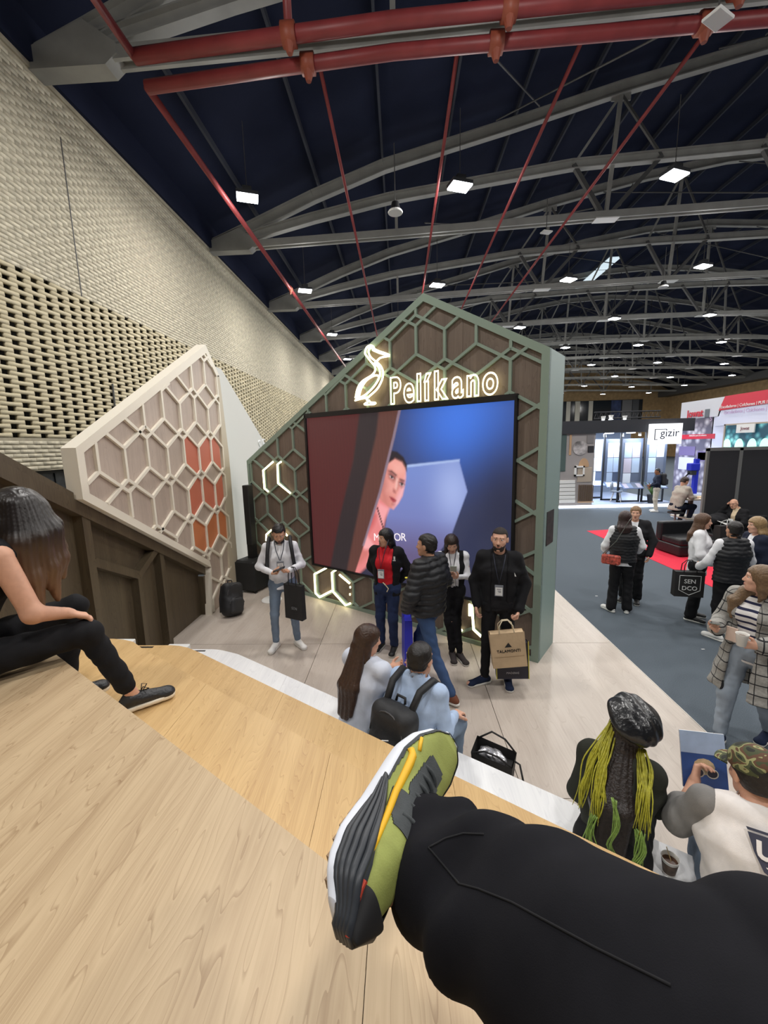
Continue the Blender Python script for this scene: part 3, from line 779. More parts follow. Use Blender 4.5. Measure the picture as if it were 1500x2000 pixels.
for me in wme:
    xs_ = [v.co.x for v in me.vertices]; adv.append((min(xs_), max(xs_)))
total = sum(b-a for a, b in adv)+0.052*(len(word)-1); L_ = base1[0]-base0[0]; k_ = L_/total; cx = base0[0]
for c, me, (a, b) in zip(word, wme, adv):
    me.materials.clear(); me.materials.append(M_NEON)
    o = link(me, 'neon_letter', ne, (cx-a*k_, -0.035, base0[1]+0.005), (PI/2, 0, 0)); o.scale = (k_, 1.0, 1)
    cx += (b-a+0.052)*k_
# ---- cream hexagon wall (local x = along the hall, y = into the wall)
cw = thing('hexagon_wall', 'cream framed gabled wall with hexagon lattice and nine orange panels', 'display wall', (-3.05, 0, 0), PI/2)
CP = [(3.78,2.159),(6.20,0.745),(6.085,0.0),(7.22,0.0),(7.22,3.72),(6.70,4.242),(3.78,2.648)]
CPi = [(3.875,2.205),(6.16,0.86),(6.13,0.02),(6.86,0.02),(7.06,3.78),(6.69,4.11),(3.875,2.602)]
board = [(3.79,2.17),(6.19,0.76),(6.09,0.0),(7.1,0.0),(7.2,3.7),(6.70,4.23),(3.79,2.64)]
MB().prism(board, 0.03, 0.06, 'xz').build('wood_sheet', M_BEIGEW, cw)
# cream rails: left post, roof rails, lower rail, end post
MB().prism([CP[6], CP[0], CPi[0], CPi[6]], 0.0005, 0.15, 'xz').build('frame_rail', M_CREAM, cw)
MB().prism([CP[5], CP[6], CPi[6], CPi[5]], 0.0, 0.15, 'xz').build('frame_rail', M_CREAM, cw)
MB().prism([(7.12,3.83), CP[5], CPi[5], (7.03,3.79)], 0.0, 0.15, 'xz').build('frame_rail', M_CREAM, cw)
MB().prism([CP[0], (6.20,0.745), (6.165,0.86), CPi[0]], 0.001, 0.14, 'xz').build('frame_rail', M_CREAM, cw)
MB().prism([(6.20,0.745), (6.095,0.0), (6.055,0.0), (6.13,0.68)], 0.0, 0.1, 'xz').build('frame_rail', M_CREAM, cw)
MB().prism([(6.84,0.0),(7.22,0.0),(7.24,2.5),(7.12,3.83),(7.05,3.83),(6.98,2.4)], 0.0, 0.14, 'xz').build('side_post', mat('cream_post', (196,184,162), 0.5), cw)
QP, QS, QR, QX, QA, QB = 0.4235, 0.35, 0.255, 4.046, 2.29-0.0, 1.80
QPER = 2*(QS+QR)
clipC = [(3.875,2.215),(6.10,0.88),(6.13,0.02),(6.86,0.02),(7.04,3.74),(6.69,4.11),(3.875,2.602)]
# the region right of the dark recess is not convex with it: clip in two convex pieces
pieces = [[(3.875,2.207),(6.20,0.86),(7.02,0.86),(7.04,3.76),(6.69,4.11),(3.875,2.602)], [(6.14,0.02),(6.90,0.02),(6.94,0.86),(6.20,0.86)]]
qs = honey(QP, QS, QR, QX+QP, QA, (3.8, 7.2), (0, 4.3)) + honey(QP, QS, QR, QX+QP, QB, (3.8, 7.2), (0, 4.3))
for a, b in qs:
    for pc in pieces:
        c = clip_convex(a, b, pc)
        if c and math.hypot(c[0][0]-c[1][0], c[0][1]-c[1][1]) > 0.03:
            inset_bar(MB(), c[0], c[1], 0.036, -0.004, 0.03).build('lattice_bar', M_CREAM, cw)
def cell(xl, a0, b0, right_cut=None):
    p, s, r = QP, QS, QR; t = (b0-a0+r)/(2*r); t2 = (a0-b0+r)/(2*r)
    pts = [(xl,a0),(xl+t2*p,a0-r*t2),(xl+p,b0),(xl+p,b0+s),(xl+t*p,a0+s+r*t),(xl,a0+s)]
    if right_cut:
        pts = [(min(x, right_cut), z) for x, z in pts]
    return pts
for row, (e, o) in enumerate(((2.405, 2.29), (1.685, 1.80), (1.195, 1.09))):
    for k in range(3):
        xl = QX+(4+k)*QP; a0, b0 = (e, o) if k % 2 == 0 else (o, e)
        pts = cell(xl, a0, b0, 6.92 if k == 2 else None)
        MB().prism(pts, 0.02, 0.029, 'xz').build('orange_panel', M_ORANGE if row < 2 else M_ORANGE2, cw, label='terracotta orange hexagon panel')
# ---- dark stair cladding below it
dw = thing('stair_wall', 'dark brown wood side wall sloping down beside the bleacher', 'wall', (-3.13, 0, 0), PI/2)
def top_d(y): return 2.085-(y-3.85)*0.588
MB().prism([(0.6,0.0),(6.09,0.0),(6.10,top_d(6.15)),(0.6,top_d(0.6))], 0.10, 0.14, 'xz').build('board', M_DARKW, dw)
MB().prism([(0.6,top_d(0.6)-0.12),(6.13,top_d(6.13)-0.10),(6.13,top_d(6.13)+0.03),(0.6,top_d(0.6)+0.03)], -0.01, 0.12, 'xz').build('top_rail', M_DARKW, dw)
MB().prism([(0.6,top_d(0.6)+0.03),(3.76,top_d(3.76)+0.03),(3.76,top_d(3.76)+0.09),(0.6,top_d(0.6)+0.13)], -0.01, 0.3, 'xz').build('top_cap', M_DARKW, dw)
def dbar(a, b, w=0.1):
    inset_bar(MB(), a, b, w, 0.0, 0.11).build('rail', M_DARKW, dw)
dbar((3.88,2.0),(3.88,0.0)); dbar((5.06,1.36),(5.06,0.0),0.085); dbar((3.93,1.49),(4.58,1.14),0.09); dbar((4.58,1.14),(5.02,1.38),0.08); dbar((4.58,1.14),(4.56,0.0),0.075)
dbar((2.2,2.95),(2.2,0.0)); dbar((6.10,0.62),(6.10,0.0),0.05)
# ---- white back wall with pale letters
ww = thing('white_wall', 'plain white wall sloping down between cream wall and sign wall', 'wall', (-3.32, 0, 0), PI/2)
MB().prism([(7.1,0.0),(11.4,0.0),(11.4,1.9),(7.86,4.08),(7.2,4.08),(7.1,4.0)], 0.0, 0.12, 'xz').build('panel', mat('white_wall', (214,214,208), 0.6), ww)
for k, (px, py) in enumerate(((507,869), (515,866))):
    p = on_x(px, py+6, -3.315)
    text('SE'[k], 0.34, mat('pale_letters', (236,238,238), 0.4), ww, (p[1], -0.012, p[2]-0.05), name='letter', extrude=0.01)
MB().box(7.1, 7.75, -0.0, 0.2, 0, 2.3).build('lower_panel', mat('cream_low', (206,194,170), 0.55), ww)
# ---- bleacher: four tiers stepping down to the stage
TA = math.radians(-33.0)
TU = np.array([math.cos(TA), math.sin(TA)]); TN_ = np.array([math.sin(-TA), math.cos(TA)])
bl = thing('bleacher', 'wide stepped wooden bleacher of four tiers facing the stage', 'bleacher')
PERP = {'D': 2.435, 'C': 1.82, 'B': 1.22, 'A': 0.60}
KX = {'D': (-2.143, 4.187), 'C': (-2.183, 3.505), 'B': (-2.208, 2.832), 'A': (-2.2, 2.16)}
def fy_(perp, x): return (perp-TN_[0]*x)/TN_[1]
cuts = {'D': [-1.15, -0.03, 1.09, 2.2], 'C': [-1.75, -0.9, 0.25, 1.4, 2.3], 'B': [-1.2, -0.35, 0.6, 1.6], 'A': [-1.65, -0.085, 1.55]}
order = ['D', 'C', 'B', 'A']
for i, kk in enumerate(order):
    perp = PERP[kk]; kx, ky = KX[kk]; z = 0.4*(i+1)
    m_ = {'D': M_MARBLE, 'C': M_OAKY, 'B': M_OAKY, 'A': M_OAKG}[kk]
    lab = {'D': 'lowest tier with white marble-look top', 'C': 'second tier of yellow oak', 'B': 'third tier of yellow oak', 'A': 'top tier of greyish oak'}[kk]
    front = [(-3.125, ky), (kx, ky), (kx+0.09, ky-0.014), (kx+0.19, ky-0.05), (kx+0.34, fy_(perp, kx+0.34)), (2.65, fy_(perp, 2.65))]
    def front_y(x):
        for (a, b), (c, d) in zip(front, front[1:]):
            if a <= x <= c: return b+(d-b)*(x-a)/(c-a)
        return front[-1][1]
    depth = 0.85 if kk != 'A' else None
    body = MB()
    poly = front + ([(2.65, front[-1][1]-0.9), (-3.125, front[0][1]-0.9)] if kk != 'A' else [(2.65, -2.2), (-3.125, -2.2)])
    poly = poly[::-1]
    body.prism([(x, y-(0.012 if j < 0 else 0)) for j, (x, y) in enumerate(poly)], 0.0, z-0.022, 'xy')
    to = body.build('tier', mat('tier_side_white', (222,220,214), 0.5), bl, label=lab)
    xs2 = [-3.125]+cuts[kk]+[2.65]
    for a, b in zip(xs2, xs2[1:]):
        a += 0.0008; b -= 0.0008
        fr = [(a, front_y(a))]+[p for p in front if a < p[0] < b]+[(b, front_y(b))]
        bk = [(b, front_y(b)-0.88), (a, front_y(a)-0.88)] if kk != 'A' else [(b, -2.2), (a, -2.2)]
        MB().prism((fr+bk)[::-1], z-0.022, z, 'xy').build('panel', m_, to)
for p, z, nm in (((-2.75, 3.30), 0.8, 'by the third step'), ((-2.62, 3.98), 0.4, 'by the lowest step')):
    tag(MB().box(p[0], p[0]+0.24, p[1], p[1]+0.2, z, z+0.07).build('cable_box', M_WHITE, bevel=0.006), f'small white cable box on the bleacher end {nm}', 'box')
    MB().box(p[0]+0.27, p[0]+0.42, p[1]+0.155, p[1]+0.175, z, z+0.004).build('cable_slot', M_BLACK, bl)
# ---- loudspeaker in the corner
ls = thing('column_loudspeaker', 'black column loudspeaker on a bass box in the corner beside the sign wall', 'speaker', (-2.78, 7.28, 0), -0.35)
MB().box(-0.2, 0.22, -0.26, 0.26, 0.03, 0.60).build('bass_box', mat('speaker_black', (22,23,24), 0.7), ls, bevel=0.03)
MB().box(-0.06, 0.06, -0.06, 0.06, 0.60, 1.02).build('pole', M_BLACK, ls)
MB().box(-0.065, 0.065, -0.07, 0.07, 0.85, 1.95).build('column', mat('speaker_black', (22,23,24), 0.7), ls, bevel=0.01)
MB().box(-0.19, 0.21, -0.268, -0.262, 0.06, 0.57).build('grille', mat('speaker_grille', (34,35,36), 0.8, bump=(300,0.5)), ls)
for dx in (-0.16, 0.18): MB().cyl((dx,-0.2), 0.03, 0, 0.03, 12).build('foot', M_BLACK, ls)
# warm lamp hidden at the foot of the cream corner: a small floor uplight
#up = thing('floor_uplight', 'small warm floor uplight behind the loudspeaker', 'lamp', (-2.62, 6.9, 0))
# white round base near the first man
# ================================================================== FIGURES: smooth-union distance fields meshed with surface nets
class Field:
    """list of rounded primitives; mesh(h) blends them into one skin"""
    def __init__(s): s.p = []
    def cone(s, a, b, ra, rb=None, k=0.02, lat=None, ratio=1.0, op=1):
        a = np.array(a, float); b = np.array(b, float); rb = ra if rb is None else rb
        m = max(ra, rb)*max(1.0, ratio)+0.03
        s.p.append(('c', np.minimum(a, b)-m, np.maximum(a, b)+m, k, op, (a, b, ra, rb, None if lat is None else np.array(lat, float), ratio))); return s
    def ell(s, c, r, k=0.02, R=None, op=1):
        c = np.array(c, float); r = np.array(r, float); m = (max(r) if R is not None else r)+0.03
        s.p.append(('e', c-m, c+m, k, op, (c, r, R))); return s
    def box(s, c, half, rad=0.01, k=0.01, R=None, op=1):
        c = np.array(c, float); half = np.array(half, float); m = (np.linalg.norm(half) if R is not None else half)+rad+0.03
        s.p.append(('b', c-m, c+m, k, op, (c, half, rad, R))); return s
    def chain(s, pts, rs, k=0.02, **kw):
        for i in range(len(pts)-1): s.cone(pts[i], pts[i+1], rs[i], rs[i+1], k, **kw)
        return s
    def cut(s, p, n, k=0.004):           # remove everything on the side n points to
        s.p.append(('h', None, None, k, -1, (np.array(p, float), np.array(n, float)/np.linalg.norm(n)))); return s
    def mesh(s, h, disp=None, smooth_shift=0.0):
        lo = np.min([q[1] for q in s.p if q[1] is not None and q[4] > 0], 0); hi = np.max([q[2] for q in s.p if q[2] is not None and q[4] > 0], 0)
        n = np.ceil((hi-lo)/h).astype(int)+1
        ax = [lo[i]+h*np.arange(n[i]) for i in range(3)]
        F = np.full(n, 0.05, np.float32)
        for kind, l, u, k, op, a in s.p:
            if l is None: sl = (slice(0, n[0]), slice(0, n[1]), slice(0, n[2]))
            else:
                i0 = np.clip(np.floor((l-lo)/h).astype(int), 0, n); i1 = np.clip(np.ceil((u-lo)/h).astype(int)+1, 0, n)
                if np.any(i1 <= i0): continue
                sl = tuple(slice(i0[i], i1[i]) for i in range(3))
            X = ax[0][sl[0]][:, None, None].astype(np.float32); Y = ax[1][sl[1]][None, :, None].astype(np.float32); Z = ax[2][sl[2]][None, None, :].astype(np.float32)
            if kind == 'c':
                A, B, ra, rb, lat, ratio = a
                d = (B-A).astype(np.float32)
                px, py, pz = X-A[0], Y-A[1], Z-A[2]
                if lat is not None:
                    f = 1.0/ratio-1.0
                    q = (px*lat[0]+py*lat[1]+pz*lat[2])*f; px, py, pz = px+q*lat[0], py+q*lat[1], pz+q*lat[2]
                    d = d+lat*float(d @ lat)*f
                t = np.clip((px*d[0]+py*d[1]+pz*d[2])/max(float(d @ d), 1e-9), 0, 1)
                D = np.sqrt((px-t*d[0])**2+(py-t*d[1])**2+(pz-t*d[2])**2)-(ra+(rb-ra)*t)
            elif kind == 'e':
                c, r, R = a
                px, py, pz = X-c[0], Y-c[1], Z-c[2]
                if R is not None: px, py, pz = [px*R[0][i]+py*R[1][i]+pz*R[2][i] for i in range(3)]
                k0 = np.sqrt((px/r[0])**2+(py/r[1])**2+(pz/r[2])**2)+1e-6
                k1 = np.sqrt((px/r[0]**2)**2+(py/r[1]**2)**2+(pz/r[2]**2)**2)+1e-6
                D = k0*(k0-1)/k1
            elif kind == 'b':
                c, hf, rad, R = a
                px, py, pz = X-c[0], Y-c[1], Z-c[2]
                if R is not None: px, py, pz = [px*R[0][i]+py*R[1][i]+pz*R[2][i] for i in range(3)]
                qx, qy, qz = np.abs(px)-hf[0]+rad, np.abs(py)-hf[1]+rad, np.abs(pz)-hf[2]+rad
                D = np.sqrt(np.maximum(qx, 0)**2+np.maximum(qy, 0)**2+np.maximum(qz, 0)**2)+np.minimum(np.maximum(qx, np.maximum(qy, qz)), 0)-rad
            else:
                p, nn = a
                D = -((X-p[0])*nn[0]+(Y-p[1])*nn[1]+(Z-p[2])*nn[2])
            G = F[sl]
            if op > 0:
                e = np.maximum(k-np.abs(G-D), 0)/k; F[sl] = np.minimum(G, D)-e*e*k*0.25
            else:
                D = -D; e = np.maximum(k-np.abs(G-D), 0)/k; F[sl] = np.maximum(G, D)+e*e*k*0.25
        if disp is not None:
            F = F+disp(ax[0][:, None, None], ax[1][None, :, None], ax[2][None, None, :]).astype(np.float32)
        for i in range(3):       # close the skin at the grid's border
            idx = [slice(None)]*3
            for e in (0, -1):
                idx[i] = e; F[tuple(idx)] = np.maximum(F[tuple(idx)], 0.001)
        return nets(F, lo, h)
def nets(F, lo, h):
    S = F < 0
    nx, ny, nz = F.shape
    cs = [(i, j, k) for i in (0, 1) for j in (0, 1) for k in (0, 1)]
    cnt = np.zeros((nx-1, ny-1, nz-1), np.int8)
    for i, j, k in cs: cnt += S[i:nx-1+i, j:ny-1+j, k:nz-1+k]
    act = (cnt > 0) & (cnt < 8); I = np.argwhere(act)
    if len(I) == 0: return np.zeros((0, 3)), np.zeros((0, 4), int)
    idm = np.full(act.shape, -1, np.int32); idm[act] = np.arange(len(I))
    val = {c: F[I[:, 0]+c[0], I[:, 1]+c[1], I[:, 2]+c[2]] for c in cs}
    P = np.zeros((len(I), 3)); W = np.zeros(len(I))
    for c in cs:
        for a in range(3):
            if c[a] == 0:
                d = list(c); d[a] = 1; d = tuple(d); f0, f1 = val[c], val[d]; m = (f0 < 0) != (f1 < 0)
                t = np.where(m, f0/np.where(m, f0-f1, 1), 0)
                q = np.tile(np.array(c, float), (len(I), 1)); q[:, a] = t
                P[m] += q[m]; W[m] += 1
    V = lo+h*(I+P/W[:, None])
    fs = []
    for a in range(3):
        b, c = (a+1) % 3, (a+2) % 3
        s0 = [slice(0, n) for n in (nx, ny, nz)]; s1 = list(s0)
        s0[a] = slice(0, F.shape[a]-1); s1[a] = slice(1, F.shape[a])
        m = S[tuple(s0)] != S[tuple(s1)]
        E_ = np.argwhere(m); E_ = E_[(E_[:, b] > 0) & (E_[:, c] > 0) & (E_[:, b] < F.shape[b]-1) & (E_[:, c] < F.shape[c]-1)]
        flip = S[tuple(s0)][E_[:, 0], E_[:, 1], E_[:, 2]]
        def g(db, dc):
            q = E_.copy(); q[:, b] += db; q[:, c] += dc; return idm[q[:, 0], q[:, 1], q[:, 2]]
        Q = np.stack([g(-1,-1), g(0,-1), g(0,0), g(-1,0)], 1)
        Q[~flip] = Q[~flip][:, ::-1]; fs.append(Q)
    return V, np.concatenate(fs)
def skin(name, field, h, m, parent=None, disp=None, **props):
    V, Q = field.mesh(h, disp)
    return link(fast_mesh(name, V, Q, m, True), name, parent, **props)
def join_np(parts):
    Vs, Qs, o = [], [], 0
    for V, Q in parts: Vs.append(V); Qs.append(Q+o); o += len(V)
    return np.concatenate(Vs), np.concatenate(Qs)
def folds(amp, f=1.0, seed=0.0):
    def d(X, Y, Z):
        a = np.sin((X*23+Z*31+Y*9)*f+seed+1.7*np.sin((Y*17-Z*13)*f+seed*2))
        b = np.sin((Y*27-Z*19+X*14)*f+seed*1.7+1.5*np.sin((X*19+Z*11)*f))
        return amp*(a*b)
    return d
def quilt(amp, pitch, seed=0.0, slope=0.0):
    def d(X, Y, Z):
        u = (Z+slope*np.abs(X)+0.004*np.sin(X*40+seed))/pitch
        return amp*(1-np.abs(np.sin(PI*u))**0.6)-amp*0.4 + 0.002*np.sin(X*70+Y*55+seed)*np.sin(Z*90)
    return d
def rotm(yaw, pitch=0.0, roll=0.0):
    """columns are right, forward, up; yaw turns left (counter-clockwise), pitch tips the nose down"""
    cy, sy, cp, sp, cr, sr = math.cos(yaw), math.sin(yaw), math.cos(pitch), math.sin(pitch), math.cos(roll), math.sin(roll)
    Rz = np.array([[cy,-sy,0],[sy,cy,0],[0,0,1]]); Rx = np.array([[1,0,0],[0,cp,sp],[0,-sp,cp]]); Ry = np.array([[cr,0,sr],[0,1,0],[-sr,0,cr]])
    return Rz @ Rx @ Ry
def head_prims(f, c, R, s=1.0, female=False, ears=True):
    def P(x, y, z): return c+R @ (np.array((x, y, z))*s)
    f.ell(P(0,-0.012,0.034), np.array((0.074,0.094,0.084))*s, 0.02, R)
    f.ell(P(0,0.02,-0.03), np.array((0.061,0.072,0.074))*s, 0.035, R)
    f.cone(P(-0.022,0.05,-0.083), P(0.022,0.05,-0.083), 0.026*s, None, 0.03)
    f.ell(P(0,0.066,-0.094), np.array((0.022,0.018,0.016))*s, 0.02, R)
    f.ell(P(0,0.072,0.034), np.array((0.05,0.016,0.012))*s, 0.02, R)
    for sx in (-1, 1):
        f.ell(P(sx*0.038,0.058,-0.018), np.array((0.022,0.02,0.02))*s, 0.02, R)
        f.ell(P(sx*0.031,0.093,0.014), np.array((0.016,0.012,0.011))*s, 0.012, R, op=-1)
        if ears:
            f.ell(P(sx*0.078,-0.008,0.0), np.array((0.011,0.02,0.032))*s, 0.008, R)
    f.cone(P(0,0.082,0.022), P(0,0.104,-0.022), 0.008*s, 0.012*s, 0.012)
    for sx in (-1, 1): f.ell(P(sx*0.012,0.092,-0.026), np.array((0.008,0.011,0.008))*s, 0.008, R)
    f.ell(P(0,0.084,-0.052), np.array((0.023,0.012,0.006))*s, 0.008, R)
    f.ell(P(0,0.083,-0.063), np.array((0.02,0.012,0.007))*s, 0.008, R)
def unit(v):
    v = np.array(v, float); return v/max(np.linalg.norm(v), 1e-9)
def hand_prims(f, wrist, d, pn, thumb, curl=0.6, s=1.0):
    """palm from the wrist along d, pn = direction the palm faces, thumb = side the thumb is on; fingers bend towards pn"""
    w = np.array(wrist, float); d = unit(d); pn = unit(np.array(pn)-d*np.dot(pn, d)); t = unit(np.cross(d, pn)); t = t if np.dot(t, thumb) > 0 else -t
    k = 0.007*s
    base = w+d*0.085*s
    f.cone(w-d*0.02*s, w+d*0.02*s, 0.024*s, 0.025*s, 0.015)
    for o in (-0.026, -0.009, 0.009, 0.026):
        f.cone(w+d*0.02*s+t*o*0.7*s, base+t*o*s, 0.014*s, 0.0125*s, 0.012)
    L = {0.026: 0.070, 0.009: 0.078, -0.009: 0.074, -0.026: 0.058}
    for i, (o, l) in enumerate(L.items()):
        p = base+t*o*s; dd = d.copy(); pl = pn.copy(); a = curl*(0.9+0.1*i)
        tips = f.__dict__.setdefault('tips', [])
        for jn, q in enumerate((l*0.45, l*0.32, l*0.25)):
            ang = a*(0.75, 0.95, 0.6)[jn]
            dd, pl = dd*math.cos(ang)+pl*math.sin(ang), pl*math.cos(ang)-dd*math.sin(ang)
            nd = p+dd*q*s
            f.cone(p, nd, (0.0092-0.0009*jn)*s, (0.0086-0.0010*jn)*s, k if jn else 0.008); p = nd
        tips.append((p-dd*0.006*s-pl*0.006*s, dd.copy(), pl.copy()))
    q0 = w+d*0.025*s+t*0.024*s; q1 = q0+(d*0.55+t*0.75+pn*0.25)*0.042*s; q2 = q1+unit(d*0.85+t*0.25+pn*0.45*(0.5+curl))*0.03*s; q3 = q2+unit(d*0.85+pn*0.6*(0.3+curl))*0.026*s
    f.chain([q0, q1, q2, q3], [0.015*s, 0.0115*s, 0.0098*s, 0.008*s], 0.01)
NAILF = []
def skin_mat(name, col):
    return mat('skin_'+name, col, 0.5, noise=(28, 0.06), spec=0.35)
def hair_mat(name, col, rough=0.45): return mat('hair_'+name, col, rough, noise=(60, 0.25), bump=(90, 0.6))
def cloth(name, col, rough=0.85, bump=(260, 0.35), noise=(14, 0.10)): return mat('cloth_'+name, col, rough, noise=noise, bump=bump, spec=0.25)
M_EYEW = mat('eye_white', (232,228,222), 0.25); M_EYE = mat('eye_dark', (34,24,20), 0.15)
M_SOLE = mat('sole_white', (226,224,218), 0.55)
def person(label, loc, face, H, J, look, seat=None, h=0.012):
    """J: joints in the person's own frame at 1.70 m (x = own right, y = forward, z up); look: clothes and colours"""
    s = H/1.70
    A = lambda p: np.array(p, float)*s
    yaw = math.atan2(-face[0], face[1])
    D = dict(pelvis=(0,0,0.93), chest=(0,0.0,1.27), neck=(0,-0.015,1.44), head=(0,0.02,1.585), hrot=(0,0,0),
             sR=(0.165,-0.01,1.395), sL=(-0.165,-0.01,1.395), eR=(0.235,-0.03,1.12), eL=(-0.235,-0.03,1.12), wR=(0.24,0.05,0.88), wL=(-0.24,0.05,0.88),
             hR=(0.085,0,0.90), hL=(-0.085,0,0.90), kR=(0.10,0.02,0.49), kL=(-0.10,0.02,0.49), aR=(0.105,-0.03,0.085), aL=(-0.105,-0.03,0.085),
             tR=(0.13,0.12,0.03), tL=(-0.13,0.12,0.03), hdR=(0,0.1,-1), hdL=(0,0.1,-1), pnR=(-1,0.2,0), pnL=(1,0.2,0), curlR=0.55, curlL=0.55)
    D.update(J)
    j = {k: (A(v) if k not in ('hrot','hdR','hdL','pnR','pnL','curlR','curlL') else v) for k, v in D.items()}
    female = look.get('female', False)
    hs = look.get('hs', 1.0)*s*(0.97 if female else 1.0)
    SK = look['skin']; R = rotm(*j['hrot']); hc = j['head']
    lat = unit(j['sR']-j['sL']); lat_h = unit(j['hR']-j['hL'])
    # ---- body: coarse trunk and limbs, finer head and hands, one mesh
    f = Field()
    f.cone(j['pelvis'], j['chest'], 0.095*s, 0.105*s, 0.05, lat, 1.35); f.cone(j['chest'], j['neck'], 0.10*s, 0.05*s, 0.05, lat, 1.3)
    f.cone(j['sL'], j['sR'], 0.05*s, None, 0.04)
    for q in 'RL':
        f.chain([j['s'+q], j['e'+q], j['w'+q]], [0.046*s, 0.037*s, 0.025*s], 0.02)
        f.chain([j['h'+q], j['k'+q], j['a'+q]], [0.075*s, 0.048*s, 0.034*s], 0.03)
        f.cone(j['a'+q]-np.array((0,0,0.03*s)), j['t'+q]+np.array((0,0,0.01)), 0.03*s, 0.022*s, 0.02)
    parts = [f.mesh(max(h*1.6, 0.018))]
    fh = Field(); head_prims(fh, hc, R, hs, female, look.get('ears', True))
    nk = 0.052*s if female else 0.06*s
    fh.cone(j['neck']-np.array((0,0,0.02)), hc+R @ np.array((0,-0.018,-0.06))*hs, nk, nk*0.92, 0.03)
    parts.append(fh.mesh(look.get('hh', 0.0065)))
    for q, sg in (('R', 1), ('L', -1)):
        if look.get('hand'+q, True):
            fa = Field()
            th = look.get('th'+q, (0,0.6,0.4))
            el, wr = j['e'+q], j['w'+q]
            fa.cone(el*0.35+wr*0.65, wr, 0.032*s, 0.025*s, 0.02)
            if look.get('nails'): NAILF.append((fa, s))
            hand_prims(fa, wr, j['hd'+q], j['pn'+q], th, j['curl'+q], s*(0.93 if female else 1.0))
            parts.append(fa.mesh(look.get('handh', 0.0055)))
            if look.get('bare', False): 
                fb = Field(); fb.chain([j['s'+q], el, wr], [0.05*s, 0.041*s, 0.027*s], 0.025); parts.append(fb.mesh(0.009))
    V, Q = join_np(parts)
    root = link(fast_mesh('person', V, Q, SK, True), 'person', None, tuple(loc), (0, 0, yaw))
    root['label'] = label; root['category'] = 'person'
    for fa_, s_n in NAILF:
        for p_, d_, pl_ in fa_.tips:
            R_ = np.stack([unit(np.cross(d_, pl_)), d_, pl_], 1)
            skin('fingernail', Field().ell(p_, np.array((0.0055,0.0095,0.003))*s_n, 0.002, R_), 0.0025, look['nails'], root)
    NAILF.clear()
    def P(x, y, z): return hc+R @ (np.array((x, y, z))*hs)
    # ---- face
    if look.get('eyes', True):
        for sx in (-1, 1):
            e = MB(); c = P(sx*0.031,0.068,0.014)
            V_, Q_ = Field().ell(c, np.array((0.0145,0.0145,0.011))*hs, 0.005, R).mesh(0.004)
            eo = link(fast_mesh('eye', V_, Q_, M_EYEW, True), 'eye', root)
            c2 = P(sx*0.031,0.0795,0.013); V_, Q_ = Field().ell(c2, np.array((0.006,0.005,0.006))*hs, 0.003, R).mesh(0.0025)
            link(fast_mesh('iris', V_, Q_, M_EYE, True), 'iris', eo)
            b_ = Field().cone(P(sx*0.014,0.088,0.036), P(sx*0.046,0.076,0.038), 0.0045*hs, 0.003*hs, 0.003)
            skin('eyebrow', b_, 0.0035, look.get('browm', look.get('hairm')) or M_EYE, root)
        li = Field().ell(P(0,0.087,-0.0535), np.array((0.021,0.011,0.0055))*hs, 0.004, R).ell(P(0,0.086,-0.063), np.array((0.018,0.011,0.006))*hs, 0.003, R)
        skin('lips', li, 0.004, mat('lips_'+('f' if female else 'm'), (168,84,78) if female else (150,92,80), 0.45), root)
    if look.get('beard'):
        bm = look['beard'] if not isinstance(look['beard'], bool) else look['hairm']
        bf = Field().ell(P(0,0.024,-0.034), np.array((0.0655,0.0735,0.0745))*hs, 0.02, R).cone(P(-0.022,0.053,-0.086), P(0.022,0.053,-0.086), 0.0275*hs, None, 0.03)
        bf.cut(P(0,0.0,-0.030), R @ np.array((0,0.34,1.0))); bf.cut(P(0,-0.012,0), R @ np.array((0,-1,0)))
        bf.ell(P(0,0.1,-0.058), np.array((0.021,0.03,0.012))*hs, 0.006, R, op=-1)
        mo = Field().cone(P(-0.03,0.076,-0.052), P(0,0.0935,-0.043), 0.006*hs, None, 0.004).cone(P(0.03,0.076,-0.052), P(0,0.0935,-0.043), 0.006*hs, None, 0.004)
        skin('beard', bf, 0.005, bm, root); skin('moustache', mo, 0.004, bm, root)
    if look.get('glasses'):
        g = MB()
        for sx in (-1, 1):
            g.tube([tuple(P(sx*0.031+0.021*math.cos(t), 0.094, 0.012+0.016*math.sin(t))) for t in np.linspace(0, 2*PI, 13)], 0.002, 5)
            g.tube([tuple(P(sx*0.053,0.088,0.016)), tuple(P(sx*0.078,0.0,0.014))], 0.002, 5)
        g.tube([tuple(P(-0.01,0.096,0.014)), tuple(P(0.01,0.096,0.014))], 0.002, 5)
        g.build('eyeglasses', M_BLACK, root)
    fwd = unit(np.cross(np.array((0,0,1.0)), lat))
    def backy(z):
        P_, C_, N_ = j['pelvis'], j['chest'], j['neck']; g_ = max([g.get('grow', 0) for g in look.get('tops', [])]+[0])
        return float(np.interp(z, [P_[2], C_[2], N_[2], N_[2]+0.06], [P_ @ fwd-(0.112+g_)*s, C_ @ fwd-(0.122+g_)*s, N_ @ fwd-0.085*s, N_ @ fwd-0.07*s]))
    # ---- hair
    hm = look.get('hairm'); st = look.get('hair', 'short')
